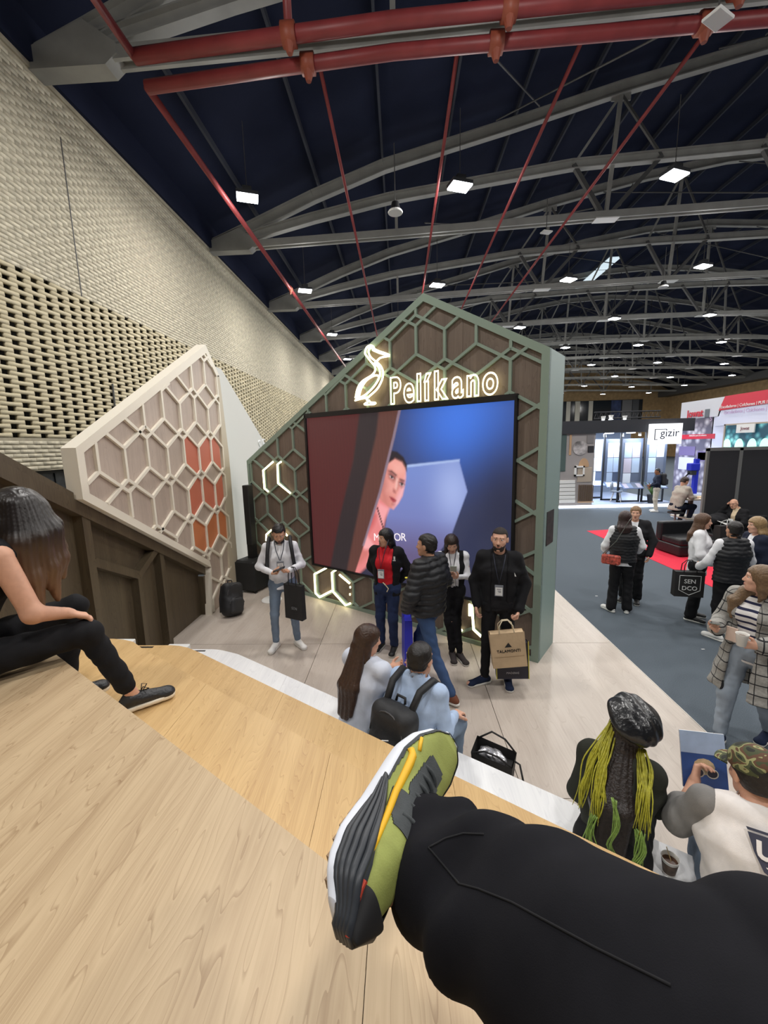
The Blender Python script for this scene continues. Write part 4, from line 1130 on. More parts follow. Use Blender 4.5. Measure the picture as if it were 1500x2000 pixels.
    if st != 'bald' and hm:
        t = {'short': 0.012, 'buzz': 0.004, 'long': 0.016, 'bob': 0.018, 'tail': 0.01}[st]
        hf = Field().ell(P(0,-0.014,0.038), np.array((0.075,0.0945,0.085))*hs+t, 0.02, R)
        if st in ('short', 'buzz'):
            hf.ell(P(0,-0.05,-0.02), np.array((0.066,0.055,0.06))*hs+t*0.5, 0.02, R)
            hf.box(P(0,0.10,-0.03), np.array((0.2,0.075,0.098))*hs, 0.01*hs, 0.012, R, op=-1)
            hf.box(P(0,0.0,-0.13), np.array((0.2,0.2,0.085))*hs, 0.01*hs, 0.01, R, op=-1)
            for sx in (-1, 1): hf.ell(P(sx*0.085,0.012,-0.012), np.array((0.022,0.03,0.04))*hs, 0.008, R, op=-1)
            skin('hair', hf, 0.006, hm, root, folds(0.0025, 3.0) if st == 'short' else None)
        else:
            hf.box(P(0,0.12,-0.035), np.array((0.052,0.075,0.088))*hs, 0.02*hs, 0.02, R, op=-1)
            if st != 'tail':
                end = look.get('hair_end', 0.36); dirn = np.array(look.get('hair_dir', (0,-0.12,-1.0)))
                wd = look.get('hair_w', 1.0)
                for x, y, rr, en in ((-0.055,-0.045,0.034,0.95), (0.055,-0.045,0.034,0.92), (0,-0.075,0.04,1.0), (-0.068,0.0,0.022,0.8), (0.068,0.0,0.022,0.84), (-0.03,-0.07,0.036,0.97), (0.03,-0.07,0.036,0.99)):
                    a = P(x, y, 0.03); b = P(x*1.05, y-0.012, -0.07)
                    c_ = b+unit(dirn)*end*en*hs*0.55+lat*x*0.3; e_ = b+unit(dirn)*end*en*hs+lat*x*0.15*wd
                    if y < -0.02:
                        for q_ in (b, c_, e_):
                            if q_[2] < j['neck'][2]+0.03: q_[:] = q_+fwd*min(0.0, backy(q_[2])-rr*0.2-float(q_ @ fwd))
                    hf.chain([a, b, c_, e_], [rr*hs*1.0, rr*hs*1.08, rr*hs*1.0*wd, rr*hs*0.5*wd], 0.025)
            else:
                hf.ell(P(0,-0.05,-0.02), np.array((0.068,0.06,0.07))*hs+0.005, 0.02, R)
                tl = look.get('hair_end', 0.0)
                if tl: hf.chain([P(0,-0.1,0.0), P(0,-0.14,-0.08), P(0,-0.11,-0.08)+np.array((0,0,-tl))*s], [0.032*hs, 0.036*hs, 0.014*hs], 0.02)
            ang = lambda X, Y, Z: 0.0018*np.sin(np.arctan2(Y-hc[1]+0.0, X-hc[0])*44+np.sin(Z*16)*1.0)
            for ch_ in look.get('curtain', []): hf.chain([hc+R @ (np.array(ch_[0])*hs)]+[np.array(q_)*s for q_ in ch_[1:-1]], ch_[-1], 0.025)
            skin('hair', hf, look.get('hairh', 0.007), hm, root, ang)
    # ---- upper clothes
    def torso(f, grow, hem, neckz=None):
        r0, r1 = (0.112+grow)*s, (0.122+grow)*s
        if female: r0, r1 = (0.108+grow)*s, (0.112+grow)*s
        hemp = j['pelvis']+(j['pelvis']-j['chest'])*0+np.array((0,0,hem*s))
        w0 = j['pelvis']*0.5+j['chest']*0.5
        f.cone(hemp, w0, r0*(1.04 if female else 1.0), r0*0.97*(0.95 if female else 1), 0.04, lat, 1.38)
        f.cone(w0, j['chest'], r0*0.97, r1, 0.04, lat, 1.42)
        f.cone(j['chest'], j['neck']*0.75+j['chest']*0.25, r1, 0.08*s, 0.05, lat, 1.55)
        kk = 1.0 if look.get('_sl', 1) else 0.74
        mS = (j['sL']+j['sR'])/2; f.cone(mS+(j['sL']-mS)*kk, mS+(j['sR']-mS)*kk, (0.057+grow*0.6)*s, None, 0.05)
        if female and look.get('bust', True):
            fw = unit(np.cross(np.array((0,0,1.0)), lat)); 
            for sx in (-1, 1): f.ell(j['chest']+lat*sx*0.075*s+fw*0.085*s+np.array((0,0,-0.01)), np.array((0.07,0.06,0.07))*s, 0.04)
    def sleeves(f, grow, frac, flare=1.0):
        for q in 'RL':
            S_, E_, W_ = j['s'+q], j['e'+q], j['w'+q]
            r = ((0.053+grow)*s, (0.042+grow)*s, (0.034+grow)*s)
            if frac >= 1: f.chain([S_, E_, W_], [r[0], r[1], r[2]*flare], 0.03)
            elif frac > 0.5:
                w_ = E_+(W_-E_)*(frac-0.5)*2; f.chain([S_, E_, w_], [r[0], r[1]*1.05, r[1]*1.0*flare], 0.03)
            elif frac > 0: f.cone(S_, S_+(E_-S_)*frac*2, r[0], r[1]*1.1, 0.03)
    fwd = unit(np.cross(np.array((0,0,1.0)), lat))
    for g in look.get('tops', []):
        f = Field(); gr = g.get('grow', 0.0); hem = g.get('hem', -0.03); look['_sl'] = g.get('sleeve', 1.0) > 0
        (torso(f, gr, hem) if not g.get('sleeves_only') else None); sleeves(f, gr*0.8, g.get('sleeve', 1.0), g.get('flare', 1.0))
        if g.get('collar'):
            f.cone(j['neck']-np.array((0,0,0.01)), j['neck']+(hc-j['neck'])*0.3, 0.072*s, 0.07*s, 0.02)
        up_ = unit(j['neck']-j['pelvis'])
        if not g.get('sleeves_only'): f.cut(j['pelvis']+np.array((0,0,(hem-0.02)*s)), (0,0,-1))
        if not g.get('collar'): f.ell(j['neck']+unit(hc-j['neck'])*0.055*s+fwd*0.02, np.array((0.07,0.075,0.06))*s, 0.015, op=-1)
        else: f.cone(j['neck']+(hc-j['neck'])*0.28, j['neck']+(hc-j['neck'])*0.75, 0.062*s, 0.062*s, 0.006, op=-1)
        if g.get('open'):
            w = g['open']*s; Rb = np.stack([lat, fwd, np.array((0,0,1.0))], 1)
            cc = j['chest']*0.5+j['pelvis']*0.5+fwd*0.2*s+np.array((0,0,0.08*s))
            f.box(cc+lat*g.get('open_x', 0)*s, (w,0.17*s,0.60*s), 0.02, 0.02, Rb, op=-1)
        if g.get('skirt'):      # long coat: bell below the hips
            z1 = g['skirt']*s
            b0 = j['pelvis']; b1 = np.array((j['pelvis'][0], j['pelvis'][1], z1))
            pass
        hh = g.get('h', h)
        skin(g.get('name', 'shirt'), f, hh, g['m'], root, g.get('disp', folds(0.004, 1.0, hash(label) % 7)))
    # ---- trousers
    t = look.get('pants')
    if t:
        f = Field(); gr = t.get('grow', 0.0)
        f.cone(j['hL'], j['hR'], (0.105+gr*0.5)*s, None, 0.05)
        f.cone(j['pelvis']+np.array((0,0,0.03*s)), j['pelvis']*0.5+(j['hL']+j['hR'])*0.25, (0.108)*s, (0.11+gr*0.5)*s, 0.04, lat_h, 1.3)
        for q in 'RL':
            kn, an = j['k'+q], j['a'+q]
            end = an+(kn-an)*t.get('short', 0.06)
            f.chain([j['h'+q], kn, end], [(0.092+gr)*s, (0.062+gr)*s, (0.048+gr*t.get('fl', 1.0))*s], 0.03)
            d = unit(an-kn); f.cut(end+d*0.02*s, d) if False else None
        skin(t.get('name', 'trousers'), f, t.get('h', h), t['m'], root, t.get('disp', folds(0.0045, 1.3, 2.0)))
    # ---- shoes
    sh = look.get('shoes')
    if sh:
        for q in 'RL':
            an, to = j['a'+q], j['t'+q]; d = unit((to-an)*np.array((1,1,0))); sd = np.array((d[1], -d[0], 0))
            base = np.array((an[0], an[1], an[2]-0.085*s)) if not sh.get('tilt'+q) else np.array((an[0], an[1], an[2]-0.085*s))
            hl = base-d*0.045*s; tp = base+d*0.165*s
            up = Field()
            z_ = np.array((0,0,1.0))
            up.cone(hl+z_*0.045*s, hl+d*0.03+z_*0.075*s, 0.032*s, 0.034*s, 0.02).cone(hl+d*0.04*s+z_*0.06*s, tp+z_*0.03*s, 0.04*s, 0.032*s, 0.03, sd, 1.1).ell(tp+z_*0.03*s, np.array((0.044,0.044,0.028))*s, 0.02)
            up.cut(base+z_*0.02*s, (0,0,-1))
            up.ell(an+z_*0.03, np.array((0.03,0.03,0.05))*s, 0.01, op=-1)
            so = skin('shoe', up, 0.007, sh['m'], root)
            sl = Field().cone(hl+z_*0.02*s, tp+z_*0.02*s, 0.038*s, 0.044*s, 0.01)
            sl.cut(base+z_*0.028*s, (0,0,1)); sl.cut(base+z_*0.001, (0,0,-1))
            skin('sole', sl, 0.008, sh.get('sole', M_SOLE), so)
    return root, j, yaw
def bvh_world(o, root):
    from mathutils.bvhtree import BVHTree
    return BVHTree.FromPolygons([tuple(wpt(root, v.co)) for v in o.data.vertices], [tuple(p.vertices) for p in o.data.polygons])
def cast(bv, px, py):
    h_ = bv.ray_cast(Vector(CAM), Vector(unit(ray(px, py)))); return (None, None) if h_[0] is None else (np.array(h_[0]), np.array(h_[1]))
def wpt(root, p):
    """own-frame point of a figure -> world"""
    a = root.rotation_euler.z; c, s_ = math.cos(a), math.sin(a); l = root.location
    return np.array((l.x+p[0]*c-p[1]*s_, l.y+p[0]*s_+p[1]*c, l.z+p[2]))
# ================================================================== THINGS PEOPLE CARRY
M_GREY = mat('grey_soft', (120,122,124), 0.7)
M_KRAFT = mat('kraft_paper', (198,172,138), 0.8, noise=(7, 0.10), bump=(40, 0.3))
M_BAGBLK = mat('bag_black', (34,33,33), 0.75, noise=(12, 0.15), bump=(140, 0.4))
M_NYLON = mat('nylon_black', (32,33,36), 0.6, noise=(20, 0.2), bump=(220, 0.5))
M_CUPW = mat('cup_paper', (238,236,230), 0.5); M_COFFEE = mat('coffee', (92,58,34), 0.3)
def place(o, root, p, rz=0.0, rx=0.0, ry=0.0):
    o.location = tuple(wpt(root, p)); o.rotation_mode = 'XYZ'; o.rotation_euler = (rx, ry, root.rotation_euler.z+rz); return o
def cup(label, loc, band=None, rz=0.0, stirrer=False, s=1.0):
    t = thing('paper_cup', label, 'cup', loc, rz)
    MB().lathe([(0.0,0.002),(0.027*s,0.0),(0.039*s,0.088*s),(0.0405*s,0.09*s),(0.0405*s,0.093*s),(0.038*s,0.092*s),(0.0355*s,0.07*s)], 24).build('cup_wall', M_CUPW, t, smooth=True)
    MB().lathe([(0.0,0.069*s),(0.0358*s,0.07*s)], 24).build('coffee', M_COFFEE, t)
    if band:
        MB().lathe([(0.0288*s,0.012*s),(0.0378*s,0.074*s)], 24).build('sleeve_print', band, t, smooth=True)
    if stirrer:
        MB().bar((0.01,0.0,0.06*s),(-0.012,0.018,0.135*s),0.006,0.002).build('stirrer', mat('stir_wood', (206,180,130), 0.7), t)
    return t
def phone(label, m=M_BLACK, lit=False):
    t = thing('phone', label, 'phone')
    MB().box(-0.037, 0.037, -0.076, 0.076, -0.004, 0.004).build('case', m, t, bevel=0.003)
    MB().box(-0.033, 0.033, -0.07, 0.07, 0.004, 0.0045).build('glass', glow('phone_lit', (210,220,235), 0.6) if lit else mat('phone_glass', (18,20,26), 0.1), t)
    return t
def backpack(label, s=1.0, logo=False, straps=True):
    t = thing('backpack', label, 'backpack')
    f = Field().box((0,0,0.24*s), np.array((0.155,0.085,0.235))*s, 0.07*s, 0.02).ell((0,-0.05*s,0.16*s), np.array((0.14,0.09,0.15))*s, 0.05)
    skin('bag', f, 0.01*s, M_NYLON, t, folds(0.003, 1.0, 4))
    g = Field().box((0,-0.105*s,0.15*s), np.array((0.105,0.045,0.11))*s, 0.045*s, 0.01)
    skin('front_pocket', g, 0.009*s, mat('nylon_pocket', (42,43,46), 0.6, bump=(200,0.5)), t)
    z = MB(); z.tube([(0.12*s*math.cos(a), -0.118*s-0.025*s*math.sin(a)*0, 0.17*s+0.10*s*math.sin(a)) for a in np.linspace(0.1, PI-0.1, 12)], 0.004*s, 6)
    z.tube([(0.125*s*math.cos(a), -0.075*s, 0.30*s+0.15*s*math.sin(a)) for a in np.linspace(0.0, PI, 14)], 0.005*s, 6)
    z.build('zip', mat('zip_grey', (80,80,82), 0.4, 0.4), t)
    MB().tube([(-0.035*s,0.05*s,0.47*s),(-0.03*s,0.055*s,0.505*s),(0.03*s,0.055*s,0.505*s),(0.035*s,0.05*s,0.47*s)], 0.009*s, 8).build('grab_loop', M_NYLON, t, smooth=True)
    if straps:
        for sx in (-1, 1):
            MB().tube([(sx*0.06*s,0.08*s,0.44*s),(sx*0.08*s,0.13*s,0.42*s),(sx*0.10*s,0.135*s,0.25*s),(sx*0.12*s,0.09*s,0.06*s)], 0.018*s, 8).build('strap', M_NYLON, t, smooth=True)
    if logo:
        lg = MB(); w_ = mat('logo_white', (228,228,228), 0.5)
        for q, (x0, x1, z0, z1) in enumerate(((-0.035,-0.012,0.13,0.142),(-0.02,0.03,0.146,0.156),(-0.028,0.034,0.118,0.128),(0.004,0.03,0.131,0.142),(0.01,0.036,0.158,0.168))):
            lg.prism([(x0,z0),(x1,z0+0.006),(x1+0.004,z1+0.006),(x0+0.004,z1)], -0.155, -0.151, 'xz')
        lg.build('logo', w_, t)
        MB().tube([(-0.02,-0.145,0.30),(0.02,-0.14,0.335),(0.06,-0.125,0.345)], 0.004, 6).build('zip_pull', M_WHITE, t)
    return t
def tote(label, w, d, hgt, m, loc=(0,0,0), rz=0.0, handle=0.2, hm=None, name='tote_bag', fold=0.01):
    t = thing(name, label, 'bag', loc, rz)
    b = MB(); x, y = w/2, d/2
    b.add([(-x,-y,0),(x,-y,0),(x,y,0),(-x,y,0),(-x*1.02,-y*0.8,hgt),(x*1.02,-y*0.8,hgt),(x*1.02,y*0.8,hgt),(-x*1.02,y*0.8,hgt)], [(0,3,2,1),(0,1,5,4),(1,2,6,5),(2,3,7,6),(3,0,4,7)])
    b.add([(-x*0.97,-y*0.76,hgt-0.003),(x*0.97,-y*0.76,hgt-0.003),(x*0.97,y*0.76,hgt-0.003),(-x*0.97,y*0.76,hgt-0.003)], [(0,1,2,3)])
    b.build('bag', m, t)
    for sy in (-1, 1):
        MB().tube([(-w*0.22,sy*y*0.8,hgt-0.01),(-w*0.2,sy*y*0.7,hgt+handle*0.6),(-w*0.08,sy*0.01,hgt+handle),(w*0.08,sy*0.01,hgt+handle),(w*0.2,sy*y*0.7,hgt+handle*0.6),(w*0.22,sy*y*0.8,hgt-0.01)], 0.006, 6).build('handle', hm or m, t, smooth=True)
    return t
def badge(root, p, cord, tilt=0.0, size=(0.085,0.12)):
    """lanyard and pass worn by a figure, in its own frame; cord = points of the ribbon"""
    m = MB(); m.tube(cord, 0.005, 6); m.build('lanyard', mat('lanyard_dark', (40,44,60), 0.7), root, smooth=True)
    x, y, z = p; w_, h_ = size
    MB().box(x-w_/2, x+w_/2, y, y+0.006, z-h_, z).build('badge', mat('badge_grey', (120,124,132), 0.3), root, bevel=0.003)
    MB().box(x-w_/2+0.008, x+w_/2-0.008, y+0.0062, y+0.008, z-h_+0.01, z-0.025).build('badge_card', M_WHITE, root)
    bl_ = MB()
    for k, q in enumerate((0.35, 0.5, 0.6)): bl_.box(x-0.022, x+0.02-0.008*k, y+0.0082, y+0.009, z-h_*q-0.006, z-h_*q)
    bl_.build('badge_print', mat('print_grey', (110,112,120), 0.6), root)
# ================================================================== THE CAST
HB = hair_mat('black', (24,20,19)); HDB = hair_mat('dark_brown', (46,32,25)); HBR = hair_mat('brown', (86,60,42)); HLB = hair_mat('light_brown', (128,98,68)); HGY = hair_mat('buzz', (46,38,34), 0.8)
SKB = skin_mat('tan', (198,150,122)); SKL = skin_mat('light', (214,166,142)); SKD = skin_mat('deep', (146,98,72)); SKP = skin_mat('peach', (212,162,136))
C_WHITE = cloth('white', (232,232,236)); C_BLACK = cloth('black', (26,26,29)); C_BLACK2 = cloth('black_soft', (33,33,36)); C_RED = cloth('red', (206,34,46), 0.7)
C_JEAN = cloth('light_denim', (120,136,156), noise=(5, 0.22)); C_JEANM = cloth('mid_denim', (62,84,122), noise=(5, 0.22)); C_NAVYJ = cloth('navy_denim', (38,50,82), noise=(6, 0.2)); C_PALEJ = cloth('pale_denim', (152,164,178), noise=(6, 0.2))
C_SKY = cloth('sky_shirt', (176,196,226)); C_PUFF = mat('puffer_black', (25,26,30), 0.55, bump=(40,0.2)); C_NAVY = cloth('navy', (28,34,52))
S_WHITE = dict(m=mat('shoe_white', (232,230,226), 0.5)); S_BLACK = dict(m=mat('shoe_black', (26,26,28), 0.5)); S_NAVY = dict(m=cloth('shoe_navy', (34,44,70))); S_BROWN = dict(m=mat('shoe_brown', (112,62,40), 0.6))
# ---- man in white shirt (looks down at his phone)
r, j, _ = person('bearded man in white shirt and light jeans looking down at his phone', (-1.55,5.00,0), (0.25,-1), 1.66,
  dict(eR=(0.285,-0.03,1.14), wR=(0.115,0.26,1.135), hdR=(-1,0.35,0.05), pnR=(0,0.3,1), curlR=1.0, eL=(-0.265,-0.02,1.13), wL=(-0.115,0.27,1.15), hdL=(0.9,0.35,0.05), pnL=(0.1,0.3,1), curlL=1.0,
       head=(0,0.055,1.575), hrot=(0,0.42,0.0), hR=(0.085,0,0.9), kR=(0.125,0.03,0.49), aR=(0.135,-0.02,0.085), tR=(0.19,0.12,0.03), kL=(-0.125,0.03,0.49), aL=(-0.15,-0.02,0.085), tL=(-0.22,0.11,0.03)),
  dict(skin=SKB, hairm=HB, hair='short', beard=True, hh=0.006, thR=(0,0.3,1), thL=(0,0.3,1),
       tops=[dict(name='shirt', m=C_WHITE, grow=0.004, hem=-0.06, sleeve=1.0, collar=True)], pants=dict(m=C_JEAN, grow=-0.006, fl=0.6), shoes=S_WHITE))
badge(r, (0.0,0.175,1.22), [(0.06,0.085,1.46),(0.045,0.155,1.36),(0.005,0.172,1.23),(-0.005,0.172,1.23),(-0.045,0.155,1.36),(-0.06,0.085,1.46)])
bt = MB()
for k in range(6): bt.cyl((0,0), 0.0055, 0, 0.004, 8)
for sx in (-1, 1):
    MB().tube([(sx*0.125,-0.10,1.42),(sx*0.13,0.0,1.485),(sx*0.135,0.09,1.43),(sx*0.15,0.13,1.30),(sx*0.165,0.10,1.16),(sx*0.17,0.0,1.08)], 0.024, 8).build('backpack_strap', M_NYLON, r, smooth=True)
o = phone('dark phone held by the man in white shirt'); place(o, r, (0.01,0.35,1.17), rz=PI/2, rx=0.35)
o = tote('black fabric tote bag hanging from the white-shirted man\'s arm', 0.27, 0.08, 0.44, M_BAGBLK, handle=0.22); place(o, r, (-0.15,0.27,0.50), rz=PI-0.7)
text('SEN', 0.05, M_GREY, o, (0.02,-0.043,0.13), name='print')
bp = thing('floor_disc', 'white round base plate on the stage behind the white-shirted man', 'base', tuple(on_z(531,1172,0.0)))
MB().lathe([(0,0.0),(0.17,0.0),(0.175,0.012),(0.16,0.025),(0.05,0.032),(0.0,0.032)], 32).build('plate', M_WHITE, bp, smooth=False)
MB().tube([(0,0,0.03),(0,0,0.5)], 0.02, 10).build('stub', M_WHITE, bp)
# ---- woman in red shirt
r, j, _ = person('woman in red shirt and open black jacket, hands behind her back', (-0.20,4.93,0), (-0.28,-1), 1.58,
  dict(head=(0,0.02,1.585), hrot=(-0.62,0.05,0), eR=(0.27,-0.12,1.14), wR=(0.13,-0.17,0.96), hdR=(-1,-0.1,0), pnR=(0,-1,0), eL=(-0.27,-0.12,1.14), wL=(-0.13,-0.17,0.96), hdL=(1,-0.1,0), pnL=(0,-1,0),
       aR=(0.11,-0.03,0.085), tR=(0.13,0.12,0.03), aL=(-0.09,0.02,0.085), tL=(-0.10,0.18,0.03), kL=(-0.09,0.06,0.49)),
  dict(skin=SKB, female=True, hairm=HB, hair='long', hair_end=0.30, hair_dir=(0.05,-0.45,-1),
       tops=[dict(name='shirt', m=C_RED, grow=0.0, hem=0.0, sleeve=0.4, collar=True), dict(name='jacket', m=C_BLACK, grow=0.022, hem=-0.10, sleeve=1.0, open=0.105, flare=1.15)],
       pants=dict(m=C_NAVYJ, grow=0.004, fl=2.4), shoes=S_BLACK))
badge(r, (0.02,0.165,1.12), [(0.05,0.09,1.47),(0.04,0.165,1.33),(0.02,0.17,1.13),(-0.03,0.165,1.33),(-0.06,0.08,1.47)])
MB().tube([(0.0,0.16,0.95),(-0.03,0.17,0.93),(-0.07,0.165,0.88),(-0.05,0.17,0.84)], 0.006, 6).build('belt_tie', mat('tie_cream', (212,196,160), 0.7), r)
mk = MB(); mk.cyl((0,0), 0.018, 0, 0.004, 12); 
mk = MB().box(-0.155,-0.135,0.135,0.139,1.24,1.28); mk.box(-0.16,-0.125,0.135,0.139,1.225,1.235); mk.build('chest_emblem', M_WHITE, r)
# ---- man in black puffer jacket
r, j, _ = person('man in black puffer jacket and jeans seen from behind, looking left', (0.27,4.10,0), (-0.75,0.62), 1.68,
  dict(head=(0,0.03,1.585), hrot=(0.25,0.0,0), eL=(-0.30,0.0,1.14), wL=(-0.20,0.13,0.95), hdL=(0.4,0.5,-0.7), eR=(0.30,0.0,1.14), wR=(0.2,0.13,0.95), hdR=(-0.4,0.5,-0.7),
       kR=(0.09,0.20,0.5), aR=(0.08,0.28,0.085), tR=(0.10,0.44,0.03), kL=(-0.10,-0.12,0.49), aL=(-0.11,-0.36,0.095), tL=(-0.12,-0.20,0.03)),
  dict(skin=SKB, hairm=HB, hair='short', tops=[dict(name='puffer_jacket', m=C_PUFF, grow=0.045, hem=-0.04, sleeve=1.0, collar=True, disp=quilt(0.016, 0.062), flare=1.1)],
       pants=dict(m=C_JEANM, grow=0.0, fl=1.2), shoes=S_BROWN, handL=False, handR=False))
MB().lathe([(0,0),(0.02,0),(0.02,0.006),(0,0.006)], 14).build('yellow_patch', mat('patch_yellow', (224,208,60), 0.6), r).location = (-0.215,0.12,1.26)
o = tote('blue glossy carrier bag held by the man in puffer jacket', 0.46, 0.1, 0.62, mat('bag_blue', (44,48,190), 0.35), handle=0.1); place(o, r, (0.02,0.32,0.14), rz=0.75)
# ---- young woman with phone leaning at the wall
r, j, _ = person('young woman in white blouse and black vest looking at her phone', (0.60,4.80,0), (-0.12,-1), 1.56,
  dict(pelvis=(0,-0.08,0.90), chest=(0,-0.09,1.24), neck=(0,-0.08,1.40), head=(0.01,-0.02,1.535), hrot=(0.15,0.45,0.12), sR=(0.165,-0.09,1.36), sL=(-0.165,-0.09,1.36), eR=(0.2,-0.02,1.1), wR=(0.04,0.17,1.14), hdR=(-0.6,0.6,0.3), pnR=(-0.3,-0.5,0.8), curlR=1.0, eL=(-0.2,-0.02,1.1), wL=(-0.06,0.17,1.15), hdL=(0.5,0.6,0.3), pnL=(0.3,-0.5,0.8), curlL=1.0,
       hR=(0.08,-0.08,0.88), hL=(-0.08,-0.08,0.88), kR=(0.05,0.03,0.49), aR=(0.0,0.10,0.085), tR=(-0.02,0.25,0.03), kL=(-0.06,0.05,0.49), aL=(-0.10,0.12,0.085), tL=(-0.17,0.26,0.03)),
  dict(skin=SKL, female=True, hairm=HDB, hair='long', hair_end=0.30, hair_dir=(0,0.06,-1), tops=[dict(name='blouse', m=C_WHITE, grow=-0.004, hem=0.0, sleeve=1.0, collar=True), dict(name='vest', m=C_BLACK, grow=0.008, hem=-0.02, sleeve=0.0, open=0.075)],
       pants=dict(m=C_BLACK, grow=-0.008, fl=0.8), shoes=dict(m=cloth('shoe_dark_grey', (58,52,52)))))
badge(r, (0.0,0.10,1.04), [(0.05,0.0,1.40),(0.03,0.07,1.25),(0.0,0.10,1.05),(-0.03,0.07,1.25),(-0.05,0.0,1.40)])
o = phone('pale phone held up by the leaning young woman', mat('phone_pale', (190,200,190), 0.4)); place(o, r, (-0.01,0.27,1.19), rx=0.7)
# ---- bearded man in black
r, j, _ = person('bald bearded man in black jacket carrying paper bags', (1.01,4.19,0), (-0.22,-1), 1.72,
  dict(head=(0,0.02,1.59), hrot=(-0.15,0.0,-0.03), eR=(0.25,-0.02,1.13), wR=(0.22,0.06,0.9), eL=(-0.265,-0.03,1.12), wL=(-0.20,0.10,0.885), hdL=(0.25,0.25,-1), pnL=(1,0,0.2), curlL=1.25,
       kR=(0.11,0.04,0.49), aR=(0.13,0.05,0.085), tR=(0.30,0.16,0.03), kL=(-0.10,0.02,0.49), aL=(-0.11,-0.02,0.085), tL=(-0.13,0.15,0.03)),
  dict(skin=SKL, hairm=HGY, hair='buzz', beard=hair_mat('beard_dark', (44,34,30), 0.7), tops=[dict(name='tee', m=C_BLACK2, grow=0.0, hem=-0.06, sleeve=0.4), dict(name='jacket', m=C_BLACK, grow=0.018, hem=-0.07, sleeve=1.0, open=0.075, collar=True)],
       pants=dict(m=C_BLACK, grow=-0.004, fl=0.6), shoes=S_NAVY, hh=0.006))
badge(r, (0.0,0.165,1.17), [(0.06,0.09,1.47),(0.04,0.15,1.36),(0.0,0.168,1.18),(-0.04,0.15,1.36),(-0.06,0.09,1.47)])
MB().prism([(-0.165,1.27),(-0.15,1.27),(-0.145,1.31)], 0.165, 0.169, 'xz').build('chest_emblem', M_WHITE, r)
kb = tote('brown kraft paper bag with black triangle print, held by the bald man', 0.34, 0.11, 0.37, M_KRAFT, handle=0.12, hm=mat('twine', (214,200,172), 0.8), name='paper_bag'); place(kb, r, (-0.12,0.20,0.33), rz=PI+0.15, ry=-0.12)
MB().prism([(-0.035,0.22),(0.035,0.22),(0.005,0.268)], -0.052, -0.0495, 'xz').build('print', M_BLACK, kb)
text('TALAMONTI', 0.042, M_BLACK, kb, (0,-0.0525,0.165), name='print')
MB().box(-0.15,0.15,-0.0565,-0.0545,0.118,0.1195).build('fold_crease', mat('crease', (160,134,100), 0.8), kb)
kb2 = tote('dark navy paper bag with yellow edges behind the kraft bag', 0.33, 0.10, 0.40, mat('bag_navy', (34,34,50), 0.5), handle=0.06, name='paper_bag'); place(kb2, r, (-0.155,0.075,0.13), rz=PI+0.15, ry=-0.05)
for sx in (-0.165, 0.165): MB().box(sx-0.004, sx+0.004, -0.055, -0.047, 0.0, 0.42).build('yellow_edge', mat('edge_yellow', (214,204,84), 0.6), kb2)
text('MADERAS', 0.03, mat('pale_print', (180,180,186), 0.6), kb2, (0,-0.0515,0.06), name='print')
# ---- seated couple on the lowest tier (own frame: seat plane z = 0.4 of the world)
def squash(J, k):
    for q in ('chest','neck','head','sR','sL','eR','eL'):
        J[q] = (J[q][0], J[q][1], J[q][2]*k)
    return J
def seated(dz, lean=0.06):
    return dict(pelvis=(0,-0.02,0.13), chest=(0,lean*0.7,0.47), neck=(0,lean,0.64), head=(0,lean+0.03,0.785), sR=(0.175,lean,0.595), sL=(-0.175,lean,0.595), eR=(0.24,0.10,0.34), eL=(-0.24,0.10,0.34), wR=(0.15,0.32,0.30), wL=(-0.15,0.32,0.30),
      hR=(0.085,0,0.10), hL=(-0.085,0,0.10), kR=(0.13,0.43,0.12), kL=(-0.13,0.43,0.12), aR=(0.12,0.40,-dz+0.085), aL=(-0.12,0.40,-dz+0.085), tR=(0.13,0.56,-dz+0.03), tL=(-0.13,0.56,-dz+0.03), hdR=(0,1,-0.2), hdL=(0,1,-0.2), pnR=(0,0,-1), pnL=(0,0,-1))
J = squash(seated(0.4, 0.10), 0.985); J.update(hrot=(-0.55,0.2,0), eR=(0.25,0.20,0.36), wR=(0.16,0.43,0.42), hdR=(-0.4,0.9,0.1), pnR=(-0.5,0.2,0.8), eL=(-0.2,0.22,0.36), wL=(-0.02,0.42,0.40), hdL=(0.5,0.8,0), pnL=(0.4,0,0.8), curlR=0.9, curlL=0.9)
r, j, _ = person('seated woman with very long brown hair and pale blue top', (-0.35,2.82,0.4), (0.62,0.78), 1.62, J,
  dict(skin=SKP, female=True, hairm=hair_mat('long_brown', (62,42,30), 0.35), hair='long', hair_end=0.52, hair_dir=(0.02,-0.20,-1), hair_w=1.15, hh=0.006, hairh=0.0065, tops=[dict(name='top', m=cloth('pale_blue', (206,212,226)), grow=0.016, hem=-0.02, sleeve=0.8, flare=1.35, h=0.010)],
       pants=dict(m=C_PALEJ, grow=0.004, fl=1.0), shoes=S_WHITE, bust=False))
c1 = cup('white paper cup of milky coffee in the long-haired woman\'s hands', tuple(wpt(r, (0.10,0.53,0.40)))); c1.children[1].data.materials[0] = mat('milk_coffee', (232,214,186), 0.4)
J = squash(seated(0.4, 0.12), 0.90); J.update(hrot=(0.05,0.12,0), wR=(0.14,0.36,0.22), wL=(-0.14,0.36,0.22))
r, j, _ = person('seated man in light blue shirt wearing a black backpack', (0.02,2.56,0.4), (0.62,0.78), 1.70, J,
  dict(skin=SKP, hairm=HB, hair='short', eyes=False, hh=0.006, tops=[dict(name='shirt', m=C_SKY, grow=0.006, hem=-0.04, sleeve=1.0, collar=True, h=0.010)], pants=dict(m=C_JEAN, grow=0.004), shoes=S_BROWN))
